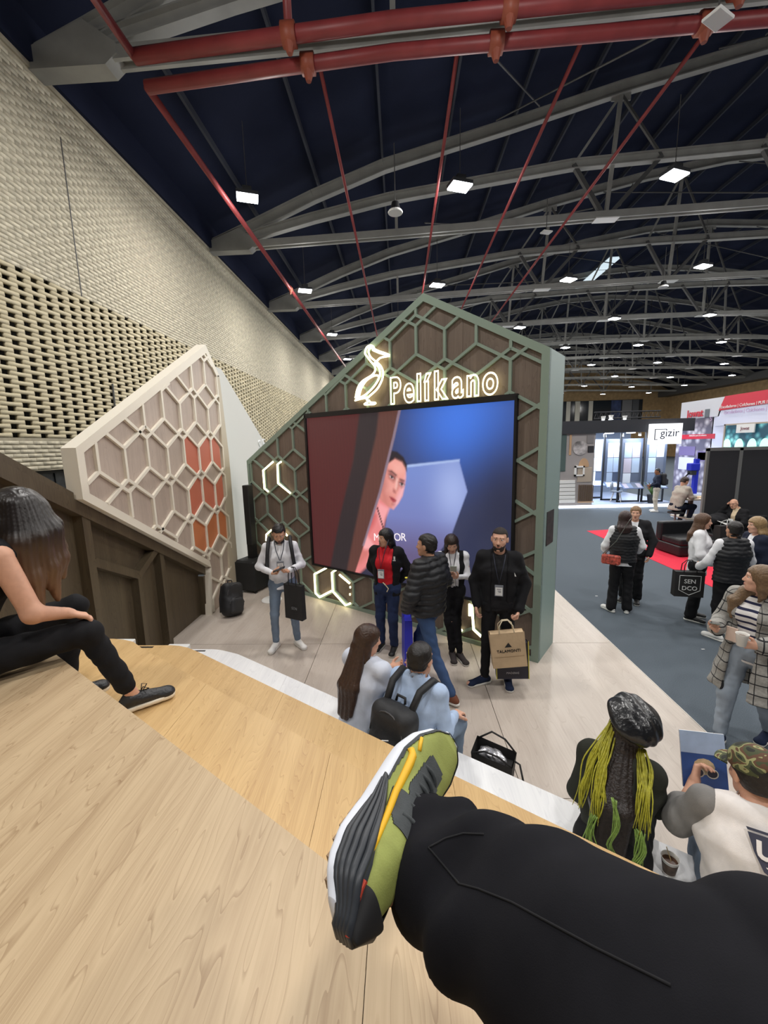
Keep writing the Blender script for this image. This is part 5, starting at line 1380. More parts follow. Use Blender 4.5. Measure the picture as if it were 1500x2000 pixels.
for sx in (-1, 1):
    MB().tube([(sx*0.10,-0.12,0.46),(sx*0.115,-0.02,0.59),(sx*0.13,0.11,0.615),(sx*0.14,0.235,0.50),(sx*0.165,0.22,0.32),(sx*0.175,0.08,0.22)], 0.026, 8).build('backpack_strap', M_NYLON, r, smooth=True)
o = backpack('black backpack with small white emblem on the seated man\'s back', 1.08, True, False); place(o, r, (0.0,-0.215,0.01), rx=-0.16)
# ---- open handbag on the stage
hb = thing('handbag', 'open black handbag with silver lining on the stage by the white step', 'handbag', (0.68,2.86,0), -0.45); hb.scale = (0.82,0.82,0.82)
b = MB(); b.add([(-0.17,-0.09,0),(0.17,-0.09,0),(0.17,0.09,0),(-0.17,0.09,0),(-0.19,-0.11,0.30),(0.19,-0.11,0.27),(0.19,0.11,0.27),(-0.19,0.11,0.32)], [(0,3,2,1),(0,1,5,4),(1,2,6,5),(2,3,7,6),(3,0,4,7)])
b.add([(-0.165,-0.085,0.19),(0.165,-0.085,0.19),(0.165,0.085,0.19),(-0.165,0.085,0.19)], [(0,1,2,3)]); b.build('bag', M_BAGBLK, hb, fixn=False)
lm = mat('silver_lining', (196,196,200), 0.25, 0.7, noise=(18,0.5))
f = Field().box((-0.04,0.0,0.22), (0.10,0.06,0.07), 0.03).ell((0.06,0.0,0.22), (0.06,0.05,0.05))
skin('lining', f, 0.009, lm, hb, folds(0.008, 2.2))
MB().tube([(-0.17,-0.10,0.29),(-0.06,-0.12,0.36),(0.06,-0.11,0.34),(0.18,-0.10,0.27)], 0.009, 8).build('handle', M_BAGBLK, hb, smooth=True)
MB().tube([(-0.17,0.10,0.31),(-0.05,0.12,0.40),(0.08,0.11,0.37),(0.18,0.10,0.27)], 0.009, 8).build('handle', M_BAGBLK, hb, smooth=True)
MB().tube([(0.19,0.0,0.26),(0.24,-0.02,0.26),(0.28,-0.06,0.14),(0.30,-0.10,0.02),(0.27,-0.14,0.012)], 0.009, 8).build('strap', M_BAGBLK, hb, smooth=True)
# ---- backpack on the floor by the cream wall
o = backpack('black backpack standing on the stage against the cream hexagon wall', 1.1); o.location = (-2.70,6.02,0); o.rotation_euler = (-0.20, 0.22, 1.0)
# ---- woman in leather beret
J = squash(seated(0.4, 0.16), 0.88); J.update(hrot=(-0.30,0.35,0.10), head=(0.02,0.26,0.655), sR=(0.15,0.15,0.52), sL=(-0.15,0.15,0.52), eR=(0.19,0.20,0.30), wR=(0.10,0.38,0.30), eL=(-0.20,0.10,0.28), wL=(-0.1,0.3,0.26))
r, j, _ = person('woman in black leather beret and dark coat, hair dyed yellow green', (1.06,1.87,0.4), (0.56,0.83), 1.62, J,
  dict(skin=SKL, female=True, hairm=hair_mat('beret_dark', (36,27,24), 0.4), hair='long', hair_end=0.46, hair_dir=(0.0,-0.16,-1), hair_w=1.15, hh=0.006, hairh=0.006, eyes=False, bust=False, hairx=1,
       tops=[dict(name='coat', m=cloth('dark_green_coat', (44,46,40)), grow=0.010, hem=-0.10, sleeve=1.0, h=0.010, collar=True)], pants=dict(m=C_BLACK), shoes=S_BLACK))
hc = j['head']; Rh = rotm(-0.30,0.35,0.10)
def HP_(x, y, z): return hc+Rh @ np.array((x, y, z))
leather = mat('leather_black', (24,25,28), 0.28, bump=(16,0.5), spec=0.6)
Rb = Rh @ rotm(0.2,-0.55,0.35)
f = Field().ell(HP_(0.025,-0.055,0.095), (0.138,0.145,0.070), 0.03, Rb).ell(HP_(0.01,-0.012,0.06), (0.094,0.105,0.05), 0.03, Rb)
skin('beret', f, 0.0055, leather, r, folds(0.006, 1.25, 0.6))
MB().tube([tuple(HP_(0,-0.012,0.043)+Rb @ np.array((0.088*math.cos(a),0.102*math.sin(a),-0.012))) for a in np.linspace(0, 2*PI, 25)], 0.007, 6).build('beret_band', leather, r, smooth=True)
hy = mat('hair_yellow', (164,160,46), 0.4, noise=(50,0.25), bump=(90,0.6)); hg = mat('hair_green', (122,150,70), 0.4, noise=(50,0.25), bump=(90,0.6))
def locks(name, pts, w0, m, seed, rad=0.0042, n_l=20):
    b = MB(); rr = np.random.default_rng(seed)
    for q in range(n_l):
        o_ = rr.normal(0, 1, 3)*np.array((w0, w0*0.35, w0*0.3)); tw = rr.uniform(0, 6); ln = rr.uniform(0.8, 1.05)
        P_ = [np.array(p)+o_*(0.45+0.6*k/len(pts))+0.011*np.array((math.sin(k*2.1+tw), 0.4*math.cos(k*1.7+tw), 0)) for k, p in enumerate(pts)]
        out = []
        for i in range(len(P_)-1):
            p0, p1, p2, p3 = [Vector(P_[min(max(i+k, 0), len(P_)-1)]) for k in (-1,0,1,2)]
            for t in (0, 0.25, 0.5, 0.75): out.append(0.5*((2*p1)+(p2-p0)*t+(2*p0-5*p1+4*p2-p3)*t*t+(3*p1-p0-3*p2+p3)*t**3))
        out.append(Vector(P_[-1])); out = out[:max(4, int(len(out)*ln))]; n_ = len(out)
        b.tube(out, [rad*(1-0.7*(k/n_)**3) for k in range(n_)], 5)
    return b.build(name, m, r, smooth=True)
def OB(x, z, d=0.03): return (x, backy_(z)-d, z)
sb = 1.62/1.70
def backy_(z): return float(np.interp(z, [j['pelvis'][2], j['chest'][2], j['neck'][2], j['neck'][2]+0.06], [j['pelvis'][1]-0.134*sb, j['chest'][1]-0.144*sb, j['neck'][1]-0.085, j['neck'][1]-0.07]))
locks('yellow_lock', [HP_(-0.06,-0.07,0.03),(-0.10,0.09,0.60),OB(-0.125,0.52),OB(-0.14,0.42),OB(-0.145,0.33)], 0.020, hy, 1, 0.0038, 24)
locks('yellow_lock', [HP_(-0.05,-0.09,0.02),(-0.07,0.07,0.58),OB(-0.075,0.50,0.045),OB(-0.07,0.40,0.05),OB(-0.075,0.30,0.05)], 0.018, hy, 2, 0.0045, 26)
locks('green_tip', [OB(-0.075,0.34,0.05),OB(-0.085,0.27,0.05),OB(-0.08,0.21,0.05),OB(-0.10,0.17,0.05)], 0.018, hg, 3, 0.0032, 16)
locks('yellow_lock', [HP_(0.085,-0.05,-0.03),(0.11,0.09,0.55),OB(0.12,0.48,0.05),OB(0.12,0.34,0.05)], 0.018, hy, 4, 0.0038, 26)
locks('green_tip', [OB(0.12,0.36,0.05),OB(0.13,0.29,0.05),OB(0.12,0.23,0.05),OB(0.14,0.20,0.05)], 0.018, hg, 5, 0.0032, 16)
locks('green_tip', [OB(0.0,0.45,0.08),OB(0.02,0.36,0.08),OB(0.0,0.27,0.075),OB(0.03,0.22,0.06)], 0.012, hg, 6, 0.003, 9)
# ---- man in camouflage cap
def camo():
    m, nt, b = new_mat('camouflage'); tc = N(nt, 'ShaderNodeTexCoord'); n1 = N(nt, 'ShaderNodeTexNoise'); n1.inputs['Scale'].default_value = 13; n1.inputs['Detail'].default_value = 1.5; n1.inputs['Distortion'].default_value = 0.6
    mp = N(nt, 'ShaderNodeMapping'); mp.inputs['Scale'].default_value = (0.6, 1.0, 1.5); nt.links.new(tc.outputs['Object'], mp.inputs['Vector']); nt.links.new(mp.outputs[0], n1.inputs['Vector'])
    rp = N(nt, 'ShaderNodeValToRGB'); rp.color_ramp.interpolation = 'CONSTANT'; e = rp.color_ramp.elements
    e[0].position = 0; e[0].color = lin((42,44,36)); e[1].position = 0.40; e[1].color = lin((74,80,52))
    for p, c in ((0.50,(150,150,104)),(0.55,(94,66,48)),(0.62,(70,76,50)),(0.70,(40,40,34))):
        x = e.new(p); x.color = lin(c)
    nt.links.new(n1.outputs['Fac'], rp.inputs['Fac']); nt.links.new(rp.outputs['Color'], b.inputs['Base Color']); b.inputs['Roughness'].default_value = 0.85
    return m
M_CAMO = camo()
J = squash(seated(0.4, 0.14), 0.86); J.update(hrot=(0.45,0.25,0), head=(-0.01,0.23,0.655), eL=(-0.27,0.16,0.34), wL=(-0.20,0.38,0.40), hdL=(0.2,0.6,0.6), pnL=(0.8,-0.4,0.1), curlL=0.9, eR=(0.27,0.14,0.32), wR=(0.12,0.36,0.40))
C_TEE = cloth('tee_white', (236,230,226))
r, j, _ = person('man in camouflage cap and grey-white raglan shirt reading a magazine', (1.49,1.53,0.4), (0.50,0.86), 1.70, J,
  dict(skin=SKP, hairm=HB, hair='short', eyes=False, hh=0.006, tops=[dict(name='raglan_body', m=C_TEE, grow=0.016, hem=-0.08, sleeve=0.0, h=0.009), dict(name='raglan_sleeves', m=cloth('tee_grey', (132,130,128)), grow=0.022, sleeves_only=True, sleeve=0.66, flare=1.25, h=0.008)],
       pants=dict(m=C_JEAN, grow=0.004), shoes=S_WHITE))
hc = j['head']; Rh = rotm(0.45,0.25,0)
f = Field().ell(hc+Rh @ np.array((0,-0.012,0.055)), (0.092,0.108,0.088), 0.02, Rh); f.cut(hc+Rh @ np.array((0,0,0.036)), Rh @ np.array((0,0.05,-1.0)))
f.ell(hc+Rh @ np.array((0,-0.105,0.052)), (0.034,0.03,0.018), 0.006, Rh, op=-1)
cp = skin('camouflage_cap', f, 0.006, M_CAMO, r)
vz = MB(); V_ = []; 
for a in np.linspace(-1.15, 1.15, 13):
    for q, (rr, zz) in enumerate(((0.10,0.046),(0.185 if abs(a) < 2 else 0.1,0.030))):
        sc_ = math.cos(a)
        V_.append(hc+Rh @ np.array((0.088*math.sin(a) if q == 0 else 0.082*math.sin(a), (0.092*sc_ if q == 0 else 0.075+0.11*max(0, sc_)**0.6), zz-0.02*math.sin(a)**2)))
vz.add(V_+[v-np.array((0,0,0.006)) for v in V_], [(2*k,2*k+1,2*k+3,2*k+2) for k in range(12)]+[(26+2*k,26+2*k+2,26+2*k+3,26+2*k+1) for k in range(12)]+[(2*k+1,27+2*k,29+2*k,2*k+3) for k in range(12)])
vz.build('visor', M_CAMO, cp)
MB().tube([tuple(np.array((0.066*math.cos(a),0.165+0.070*math.sin(a),0.565+0.018*math.sin(a)))) for a in np.linspace(0, 2*PI, 24)], 0.0045, 6).build('necklace', mat('silver', (206,200,190), 0.25, 0.9), r, smooth=True)
# team print on his back
tee = [c for c in r.children if c.name.startswith('raglan_body')][0]; bvt = bvh_world(tee, r)
hit, hn = cast(bvt, 1472, 1668)
if hit is not None:
    hn = hn if np.dot(hn, CAM-hit) > 0 else -hn
    pe = thing('back_print', '', '', tuple(hit+hn*0.006)); del pe['label']; del pe['category']
    zl = unit(hn); yl = unit(np.array((0,0,1.0))-zl*zl[2]); xl = np.cross(yl, zl)
    Mw = Matrix([[xl[0],yl[0],zl[0],0],[xl[1],yl[1],zl[1],0],[xl[2],yl[2],zl[2],0],[0,0,0,1]])
    pe.matrix_world = Matrix.Translation(hit+hn*0.008) @ Mw
    Lr = Matrix.Translation(r.location) @ Matrix.Rotation(r.rotation_euler.z, 4, 'Z')
    pe.parent = r; pe.matrix_local = Lr.inverted() @ pe.matrix_world
    MB().prism([(-0.02,0.075),(0.19,0.085),(0.19,-0.045),(0.09,-0.075),(0.03,-0.05),(0.0,0.01)], 0, 0.004, 'xy').build('emblem', mat('print_navy', (58,60,78), 0.7), pe)
    MB().prism([(-0.02,0.082),(0.19,0.092),(0.19,0.102),(-0.025,0.092)], 0, 0.004, 'xy').build('emblem', mat('print_navy', (58,60,78), 0.7), pe)
    text('UBC', 0.085, C_TEE, pe, (0.09,-0.005,0.006), (0,0,0), name='letters', offset=0.004)
    MB().prism([(0.035,-0.03),(0.10,-0.018),(0.15,-0.035),(0.11,-0.058),(0.06,-0.052)], 0.004, 0.007, 'xy').build('emblem', C_TEE, pe)
mg = thing('magazine', 'blue magazine with a printed face in dark glasses, held by the man in the cap', 'magazine')
MB().box(-0.105,0.105,-0.004,0.004,-0.14,0.14).build('pages', mat('paper', (226,226,228), 0.6), mg)
MB().box(-0.105,0.105,-0.0055,-0.0042,-0.14,0.03).build('cover', mat('cover_blue', (46,78,140), 0.4, noise=(9,0.25)), mg)
MB().box(-0.105,0.105,-0.0055,-0.0042,0.031,0.14).build('cover_top', mat('cover_pale', (168,186,214), 0.4, noise=(9,0.15)), mg)
for sx in (-0.03, 0.035):
    MB().tube([(sx+0.026*math.cos(a),-0.008,-0.06+0.022*math.sin(a)) for a in np.linspace(0, 2*PI, 15)], 0.003, 5).build('printed_frame', mat('frame_print', (206,200,184), 0.5), mg)
    MB().prism([(sx+0.024*math.cos(a),-0.06+0.02*math.sin(a)) for a in np.linspace(0, 2*PI, 13)[:-1]], -0.0075, -0.006, 'xz').build('printed_lens', mat('lens_print', (40,38,54), 0.4), mg)
MB().prism([(0.05*math.cos(a),-0.03+0.04*math.sin(a)) for a in np.linspace(0, 2*PI, 13)[:-1]], -0.0065, -0.0056, 'xz').build('printed_face', mat('face_print', (196,176,140), 0.5, noise=(40,0.2)), mg)
place(mg, r, (-0.16,0.46,0.50), rz=0.35, rx=-0.35)
M_CUPB = mat('cup_brown', (84,66,54), 0.5, noise=(30,0.6))
cup('paper cup with brown sleeve and stirrer standing on the white step', (1.335,1.83,0.4), M_CUPB, 0, True)
tag(skin('white_jacket', Field().ell((0,0,0.06), (0.17,0.11,0.07)).ell((0.12,-0.03,0.07), (0.12,0.10,0.08)), 0.012, cloth('crumpled_white', (226,222,220)), None, folds(0.012, 1.4)), 'crumpled white jacket lying on the white step beside the cap man', 'jacket').location = (1.44,1.62,0.4)
# ---- woman in plaid coat
def plaid():
    m, nt, b = new_mat('plaid_wool'); tc = N(nt, 'ShaderNodeTexCoord'); sp = N(nt, 'ShaderNodeSeparateXYZ'); nt.links.new(tc.outputs['Object'], sp.inputs[0])
    def line(sock, per, wd, ph=0.0):
        a = N(nt, 'ShaderNodeMath', operation='MULTIPLY_ADD'); a.inputs[1].default_value = 1/per; a.inputs[2].default_value = ph; nt.links.new(sock, a.inputs[0])
        f_ = N(nt, 'ShaderNodeMath', operation='FRACT'); nt.links.new(a.outputs[0], f_.inputs[0]); l = N(nt, 'ShaderNodeMath', operation='LESS_THAN'); l.inputs[1].default_value = wd; nt.links.new(f_.outputs[0], l.inputs[0]); return l
    ang = N(nt, 'ShaderNodeMath', operation='ARCTAN2'); nt.links.new(sp.outputs['Y'], ang.inputs[0]); nt.links.new(sp.outputs['X'], ang.inputs[1])
    a1 = line(ang.outputs[0], 0.37, 0.08, 0.3); a2 = line(sp.outputs['Z'], 0.085, 0.11)
    mx = N(nt, 'ShaderNodeMath', operation='MAXIMUM'); nt.links.new(a1.outputs[0], mx.inputs[0]); nt.links.new(a2.outputs[0], mx.inputs[1])
    nz = N(nt, 'ShaderNodeTexNoise'); nz.inputs['Scale'].default_value = 60; nt.links.new(tc.outputs['Object'], nz.inputs['Vector'])
    rp = N(nt, 'ShaderNodeValToRGB'); rp.color_ramp.elements[0].color = lin((128,126,122)); rp.color_ramp.elements[1].color = lin((176,174,168)); nt.links.new(nz.outputs['Fac'], rp.inputs['Fac'])
    mc = N(nt, 'ShaderNodeMix', data_type='RGBA'); nt.links.new(mx.outputs[0], mc.inputs['Factor']); nt.links.new(rp.outputs['Color'], mc.inputs[6]); mc.inputs[7].default_value = lin((38,38,42))
    nt.links.new(mc.outputs[2], b.inputs['Base Color']); b.inputs['Roughness'].default_value = 0.95; return m
M_PLAID = plaid()
def stripes(name, c0, c1, per, frac):
    m, nt, b = new_mat(name); tc = N(nt, 'ShaderNodeTexCoord'); sp = N(nt, 'ShaderNodeSeparateXYZ'); nt.links.new(tc.outputs['Object'], sp.inputs[0])
    a = N(nt, 'ShaderNodeMath', operation='MULTIPLY'); a.inputs[1].default_value = 1/per; nt.links.new(sp.outputs['Z'], a.inputs[0]); f_ = N(nt, 'ShaderNodeMath', operation='FRACT'); nt.links.new(a.outputs[0], f_.inputs[0])
    l = N(nt, 'ShaderNodeMath', operation='LESS_THAN'); l.inputs[1].default_value = frac; nt.links.new(f_.outputs[0], l.inputs[0])
    mc = N(nt, 'ShaderNodeMix', data_type='RGBA'); nt.links.new(l.outputs[0], mc.inputs['Factor']); mc.inputs[6].default_value = lin(c0); mc.inputs[7].default_value = lin(c1)
    nt.links.new(mc.outputs[2], b.inputs['Base Color']); b.inputs['Roughness'].default_value = 0.8; return m
M_STRIPE = stripes('sailor_stripes', (232,230,228), (34,38,72), 0.055, 0.36)
r, j, _ = person('woman in grey plaid coat and striped shirt holding phone and cup', (2.97,3.38,-0.1), (-0.84,-0.45), 1.64,
  dict(head=(0,0.04,1.585), hrot=(-1.05,-0.08,0), eR=(0.25,0.02,1.13), wR=(0.17,0.27,1.12), hdR=(-0.2,0.9,0.25), pnR=(-0.5,0,0.9), curlR=0.9, eL=(-0.26,0.02,1.12), wL=(-0.13,0.27,1.09), hdL=(0.6,0.7,0.1), pnL=(0.9,-0.3,0.1), curlL=0.9,
       kR=(0.10,0.12,0.49), aR=(0.10,0.16,0.085), tR=(0.10,0.32,0.03), kL=(-0.1,-0.05,0.5), aL=(-0.1,-0.25,0.12), tL=(-0.1,-0.10,0.03)),
  dict(skin=SKL, female=True, hairm=hair_mat('plaid_brown', (112,88,62)), hair='long', hair_end=0.14, hair_dir=(0.15,-0.05,-1), hh=0.006, curtain=[((0.0,-0.06,-0.05),(0.08,0.03,1.45),(0.13,0.09,1.36),(0.13,0.12,1.22),[0.04,0.045,0.04,0.015]),((-0.03,-0.06,-0.05),(0.10,0.0,1.45),(0.16,0.06,1.36),(0.16,0.10,1.25),[0.04,0.04,0.035,0.012])],
       tops=[dict(name='striped_shirt', m=M_STRIPE, grow=0.0, hem=-0.08, sleeve=0.3), dict(name='coat', m=M_PLAID, grow=0.022, hem=0.05, sleeve=0.92, open=0.07, open_x=0.02, flare=1.15)],
       pants=dict(m=C_PALEJ, grow=0.004, fl=1.4, short=0.12), shoes=S_NAVY))
sk_ = Field(); s_ = 1.0
sk_.cone((0,0,0.95), (0,-0.02,0.52), 0.155, 0.235, 0.03, (1,0,0), 1.25)
sk_.cut((0,0,0.50), (0,0.1,-1)); sk_.cone((0,0,0.93), (0,-0.02,0.40), 0.125, 0.20, 0.01, (1,0,0), 1.25, op=-1); sk_.box((0.02,0.3,0.7), (0.085,0.3,0.4), 0.02, 0.02, op=-1)
skin('coat_skirt', sk_, 0.011, M_PLAID, r, folds(0.006, 0.8))
MB().box(0.05,0.13,0.15,0.165,0.98,1.10).build('card', mat('card_cream', (222,198,182), 0.6), r)
o = phone('grey phone in the plaid-coated woman\'s right hand', mat('phone_grey', (120,126,118), 0.35)); place(o, r, (0.13,0.36,1.17), rx=0.25, rz=0.5)
cup('plain white paper cup in the plaid-coated woman\'s left hand', tuple(wpt(r, (-0.06,0.36,1.055))), s=1.1)
# ---- pair of women on the carpet
r, j, _ = person('woman in black quilted vest seen from behind, patterned bag at her hip', (3.43,6.33,-0.1), (0.30,0.95), 1.60,
  dict(hrot=(-0.35,0,0), eR=(0.27,0.0,1.14), wR=(0.20,0.14,1.0), eL=(-0.27,0.0,1.13), wL=(-0.24,0.13,1.0), tL=(-0.22,0.08,0.03), aL=(-0.13,-0.05,0.085)),
  dict(skin=SKL, female=True, hairm=hair_mat('auburn', (48,28,26)), hair='bob', hair_end=0.14, eyes=False, h=0.014, tops=[dict(name='shirt', m=C_WHITE, grow=0.012, hem=-0.10, sleeve=0.8, flare=1.3), dict(name='quilted_vest', m=C_PUFF, grow=0.034, hem=-0.03, sleeve=0.0, disp=quilt(0.010, 0.045), collar=True)],
       pants=dict(m=C_BLACK, grow=0.012, fl=2.6, short=0.0), shoes=S_WHITE))
o = thing('shoulder_bag', 'small red patterned shoulder bag on the woman in black vest', 'handbag'); place(o, r, (-0.19,-0.17,0.88), rz=-0.35)
MB().box(-0.13,0.13,-0.035,0.035,-0.075,0.075).build('bag', mat('bag_pattern', (172,72,58), 0.6, noise=(26,0.85)), o, bevel=0.02)
MB().tube([(-0.12,0,0.07),(0.06,-0.02,0.3),(0.20,0.06,0.62),(0.22,0.14,0.66)], 0.006, 6).build('chain', mat('chain_grey', (120,118,112), 0.4, 0.7), o)
r, j, _ = person('smiling woman in dark jacket facing us behind the vest woman', (3.80,6.72,-0.1), (-0.60,-0.8), 1.62,
  dict(hrot=(0.1,0.05,0), eR=(0.27,0,1.13), wR=(0.22,0.12,0.95), eL=(-0.28,-0.02,1.13), wL=(-0.24,0.06,0.9)),
  dict(skin=SKL, female=True, hairm=HLB, hair='tail', h=0.014, tops=[dict(name='shirt', m=C_WHITE, grow=0.0, hem=-0.02, sleeve=0.3), dict(name='jacket', m=C_BLACK2, grow=0.024, hem=-0.12, sleeve=1.0, open=0.05)], pants=dict(m=C_BLACK, grow=0.012, fl=2.4), shoes=S_BLACK))
# ---- three women talking at right
r, j, _ = person('woman in white blazer and black trousers with long brown hair', (4.35,6.02,-0.1), (0.75,-0.55), 1.60,
  dict(hrot=(0.15,0.02,0), eR=(0.27,0.02,1.12), wR=(0.20,0.22,0.98), hdR=(-0.1,0.8,-0.4), eL=(-0.26,0,1.12), wL=(-0.18,0.2,0.98), hdL=(0.1,0.8,-0.4)),
  dict(skin=SKL, female=True, hairm=HBR, hair='long', hair_end=0.26, h=0.014, tops=[dict(name='top', m=C_WHITE, grow=0.0, hem=0.02, sleeve=0.3), dict(name='blazer', m=C_WHITE, grow=0.022, hem=-0.16, sleeve=0.85, open=0.06, flare=1.2)], pants=dict(m=C_BLACK, grow=0.014, fl=2.2), shoes=S_BLACK))
MB().tube([(0.05,0.09,1.45),(0.04,0.17,1.25),(0.0,0.17,1.12),(-0.04,0.16,1.28),(-0.05,0.09,1.45)], 0.005, 6).build('lanyard', M_BLACK, r)
r, j, _ = person('short-haired woman in black quilted vest and white sleeves, white shoes', (4.33,5.40,-0.1), (0.10,0.97), 1.60,
  dict(hrot=(0.1,0,0), eR=(0.28,0.05,1.13), wR=(0.2,0.22,1.05), eL=(-0.29,0.03,1.12), wL=(-0.27,0.22,1.0), hdL=(0,1,-0.2), tL=(-0.2,0.06,0.03), aL=(-0.12,-0.08,0.085)),
  dict(skin=SKB, female=True, hairm=HB, hair='short', eyes=False, h=0.014, tops=[dict(name='shirt', m=C_WHITE, grow=0.012, hem=-0.06, sleeve=1.0, flare=1.3), dict(name='quilted_vest', m=C_PUFF, grow=0.036, hem=-0.05, sleeve=0.0, disp=quilt(0.010, 0.052), collar=True)],
       pants=dict(m=C_BLACK, grow=0.010, fl=1.4), shoes=S_WHITE))
o = tote('black shopper bag with white lettering between the two talking women', 0.36, 0.12, 0.36, M_BAGBLK, handle=0.16); place(o, r, (-0.33,0.30,0.48), rz=-0.1)
text('SEN', 0.085, M_WHITE, o, (0,-0.063,0.20), name='lettering'); text('DCO', 0.085, M_WHITE, o, (0,-0.063,0.10), name='lettering')
mk = MB()
sh_ = [(-0.13,0.31),(0.13,0.31),(0.13,0.10),(0,0.03),(-0.13,0.10)]
for a, b in zip(sh_, sh_[1:]+sh_[:1]): mk.bar((a[0],-0.062,a[1]),(b[0],-0.062,b[1]),0.006,0.006)
mk.build('crest_outline', M_WHITE, o)
r, j, _ = person('blonde woman in dark jacket at the right edge, facing left', (4.85,5.68,-0.1), (-0.95,0.15), 1.60,
  dict(hrot=(0.0,0.05,0)), dict(skin=SKL, female=True, hairm=hair_mat('blonde', (150,122,84)), hair='bob', hair_end=0.08, h=0.014, tops=[dict(name='shirt', m=C_WHITE, grow=0.0, hem=-0.02, sleeve=0.3), dict(name='jacket', m=C_NAVY, grow=0.024, hem=-0.12, sleeve=1.0, open=0.05)], pants=dict(m=C_BLACK, grow=0.008), shoes=S_BLACK))
# ---- far figures
r, j, _ = person('man in navy sweater and beige trousers with backpack at the far stand', (9.45,15.5,-0.1), (-0.85,0.35), 1.60,
  dict(hrot=(0.1,0.25,0), eL=(-0.26,0.02,1.13), wL=(-0.2,0.22,1.05), hdL=(0,1,0), eR=(0.26,0.02,1.13), wR=(0.2,0.2,1.0)), dict(skin=SKD, hairm=HB, hair='buzz', h=0.018, hh=0.009, handh=0.009, tops=[dict(name='sweater', m=C_NAVY, grow=0.014, hem=-0.04, sleeve=1.0)], pants=dict(m=cloth('beige', (196,186,170)), grow=0.006), shoes=S_WHITE))
o = backpack('black backpack on the far man in navy sweater', 0.95); place(o, r, (0,-0.19,0.98))
J = seated(0.72, 0.18); J.update(hrot=(0,0.5,0), eR=(0.22,0.25,0.38), wR=(0.1,0.46,0.36), eL=(-0.22,0.25,0.38), wL=(-0.1,0.46,0.36), aR=(0.12,0.22,-0.45), tR=(0.12,0.38,-0.5), aL=(-0.12,0.22,-0.45), tL=(-0.12,0.38,-0.5))
r, j, _ = person('man in light jacket sitting at the high table', (7.52,11.45,0.62), (1.0,0.15), 1.72, J, dict(skin=SKL, hairm=HDB, hair='short', h=0.016, hh=0.008, handh=0.008, tops=[dict(name='jacket', m=cloth('stone', (178,170,160)), grow=0.022, hem=-0.08, sleeve=1.0, collar=True)], pants=dict(m=C_NAVY), shoes=S_BLACK))
J = seated(0.4, -0.04); J.update(hrot=(0.1,0.15,0.2), head=(0.06,0.02,0.77), eR=(0.32,0.10,0.50), wR=(0.2,0.02,0.74), hdR=(-0.5,0.1,0.6), pnR=(-0.8,0,0), curlR=0.6, wL=(-0.1,0.30,0.32))
r, j, _ = person('bald man in glasses and black suit resting his head on his hand on the sofa', (8.0,10.0,0.25), (-0.95,-0.35), 1.66, J, dict(skin=SKP, hair='bald', glasses=True, h=0.015, hh=0.007, handh=0.007, tops=[dict(name='shirt', m=cloth('stripe_shirt', (210,190,160)), grow=0.0, hem=0.0, sleeve=0.3, collar=True), dict(name='suit_jacket', m=C_BLACK, grow=0.02, hem=-0.05, sleeve=1.0, open=0.05)], pants=dict(m=C_BLACK), shoes=S_BLACK))
MB().box(-0.05,0.06,0.15,0.158,0.34,0.41).build('name_badge', M_WHITE, r)
tag(MB().box(-0.12,0.12,-0.16,0.16,0,0.006).build('paper_sheet', M_WHITE), 'white paper sheet on the bald man\'s lap', 'paper'); bpy.data.objects['paper_sheet'].location = tuple(wpt(r, (-0.05,0.36,0.30))); bpy.data.objects['paper_sheet'].rotation_euler = (0.3,0.2,0.4)
# ---- woman on the top tier at left
J = seated(0.4, 0.28)
J.update(pelvis=(0,0,0.13), chest=(0,0.16,0.46), neck=(0,0.27,0.61), head=(0.0,0.34,0.725), hrot=(0.15,0.40,0), sR=(0.175,0.23,0.57), sL=(-0.175,0.25,0.57),
   eR=(0.24,0.30,0.30), wR=(0.15,0.435,0.235), hdR=(0.08,0.85,-0.42), pnR=(0.0,-0.35,-1), curlR=0.5, eL=(-0.20,0.36,0.30), wL=(-0.06,0.44,0.50), hdL=(0.1,0.2,1), pnL=(0,-1,0.2), curlL=0.7,
   hR=(0.09,0.02,0.10), kR=(0.16,0.50,0.115), aR=(0.17,0.66,-0.31), tR=(0.20,0.83,-0.37), hL=(-0.09,0.02,0.10), kL=(-0.14,0.52,0.17), aL=(-0.12,0.42,-0.28), tL=(-0.12,0.58,-0.37))
def hair_grad(name, c0, c1, z0, z1):
    m, nt, b = new_mat(name); tc = N(nt, 'ShaderNodeTexCoord'); sp = N(nt, 'ShaderNodeSeparateXYZ'); nt.links.new(tc.outputs['Object'], sp.inputs[0])
    mr = N(nt, 'ShaderNodeMapRange'); mr.inputs[1].default_value = z0; mr.inputs[2].default_value = z1; nt.links.new(sp.outputs['Z'], mr.inputs[0])
    mc = N(nt, 'ShaderNodeMix', data_type='RGBA'); mc.inputs[6].default_value = lin(c0); mc.inputs[7].default_value = lin(c1); nt.links.new(mr.outputs[0], mc.inputs['Factor'])
    nt.links.new(mc.outputs[2], b.inputs['Base Color']); b.inputs['Roughness'].default_value = 0.38; return m
HLONG = hair_grad('hair_ombre', (124,92,66), (32,26,24), 0.30, 0.66)
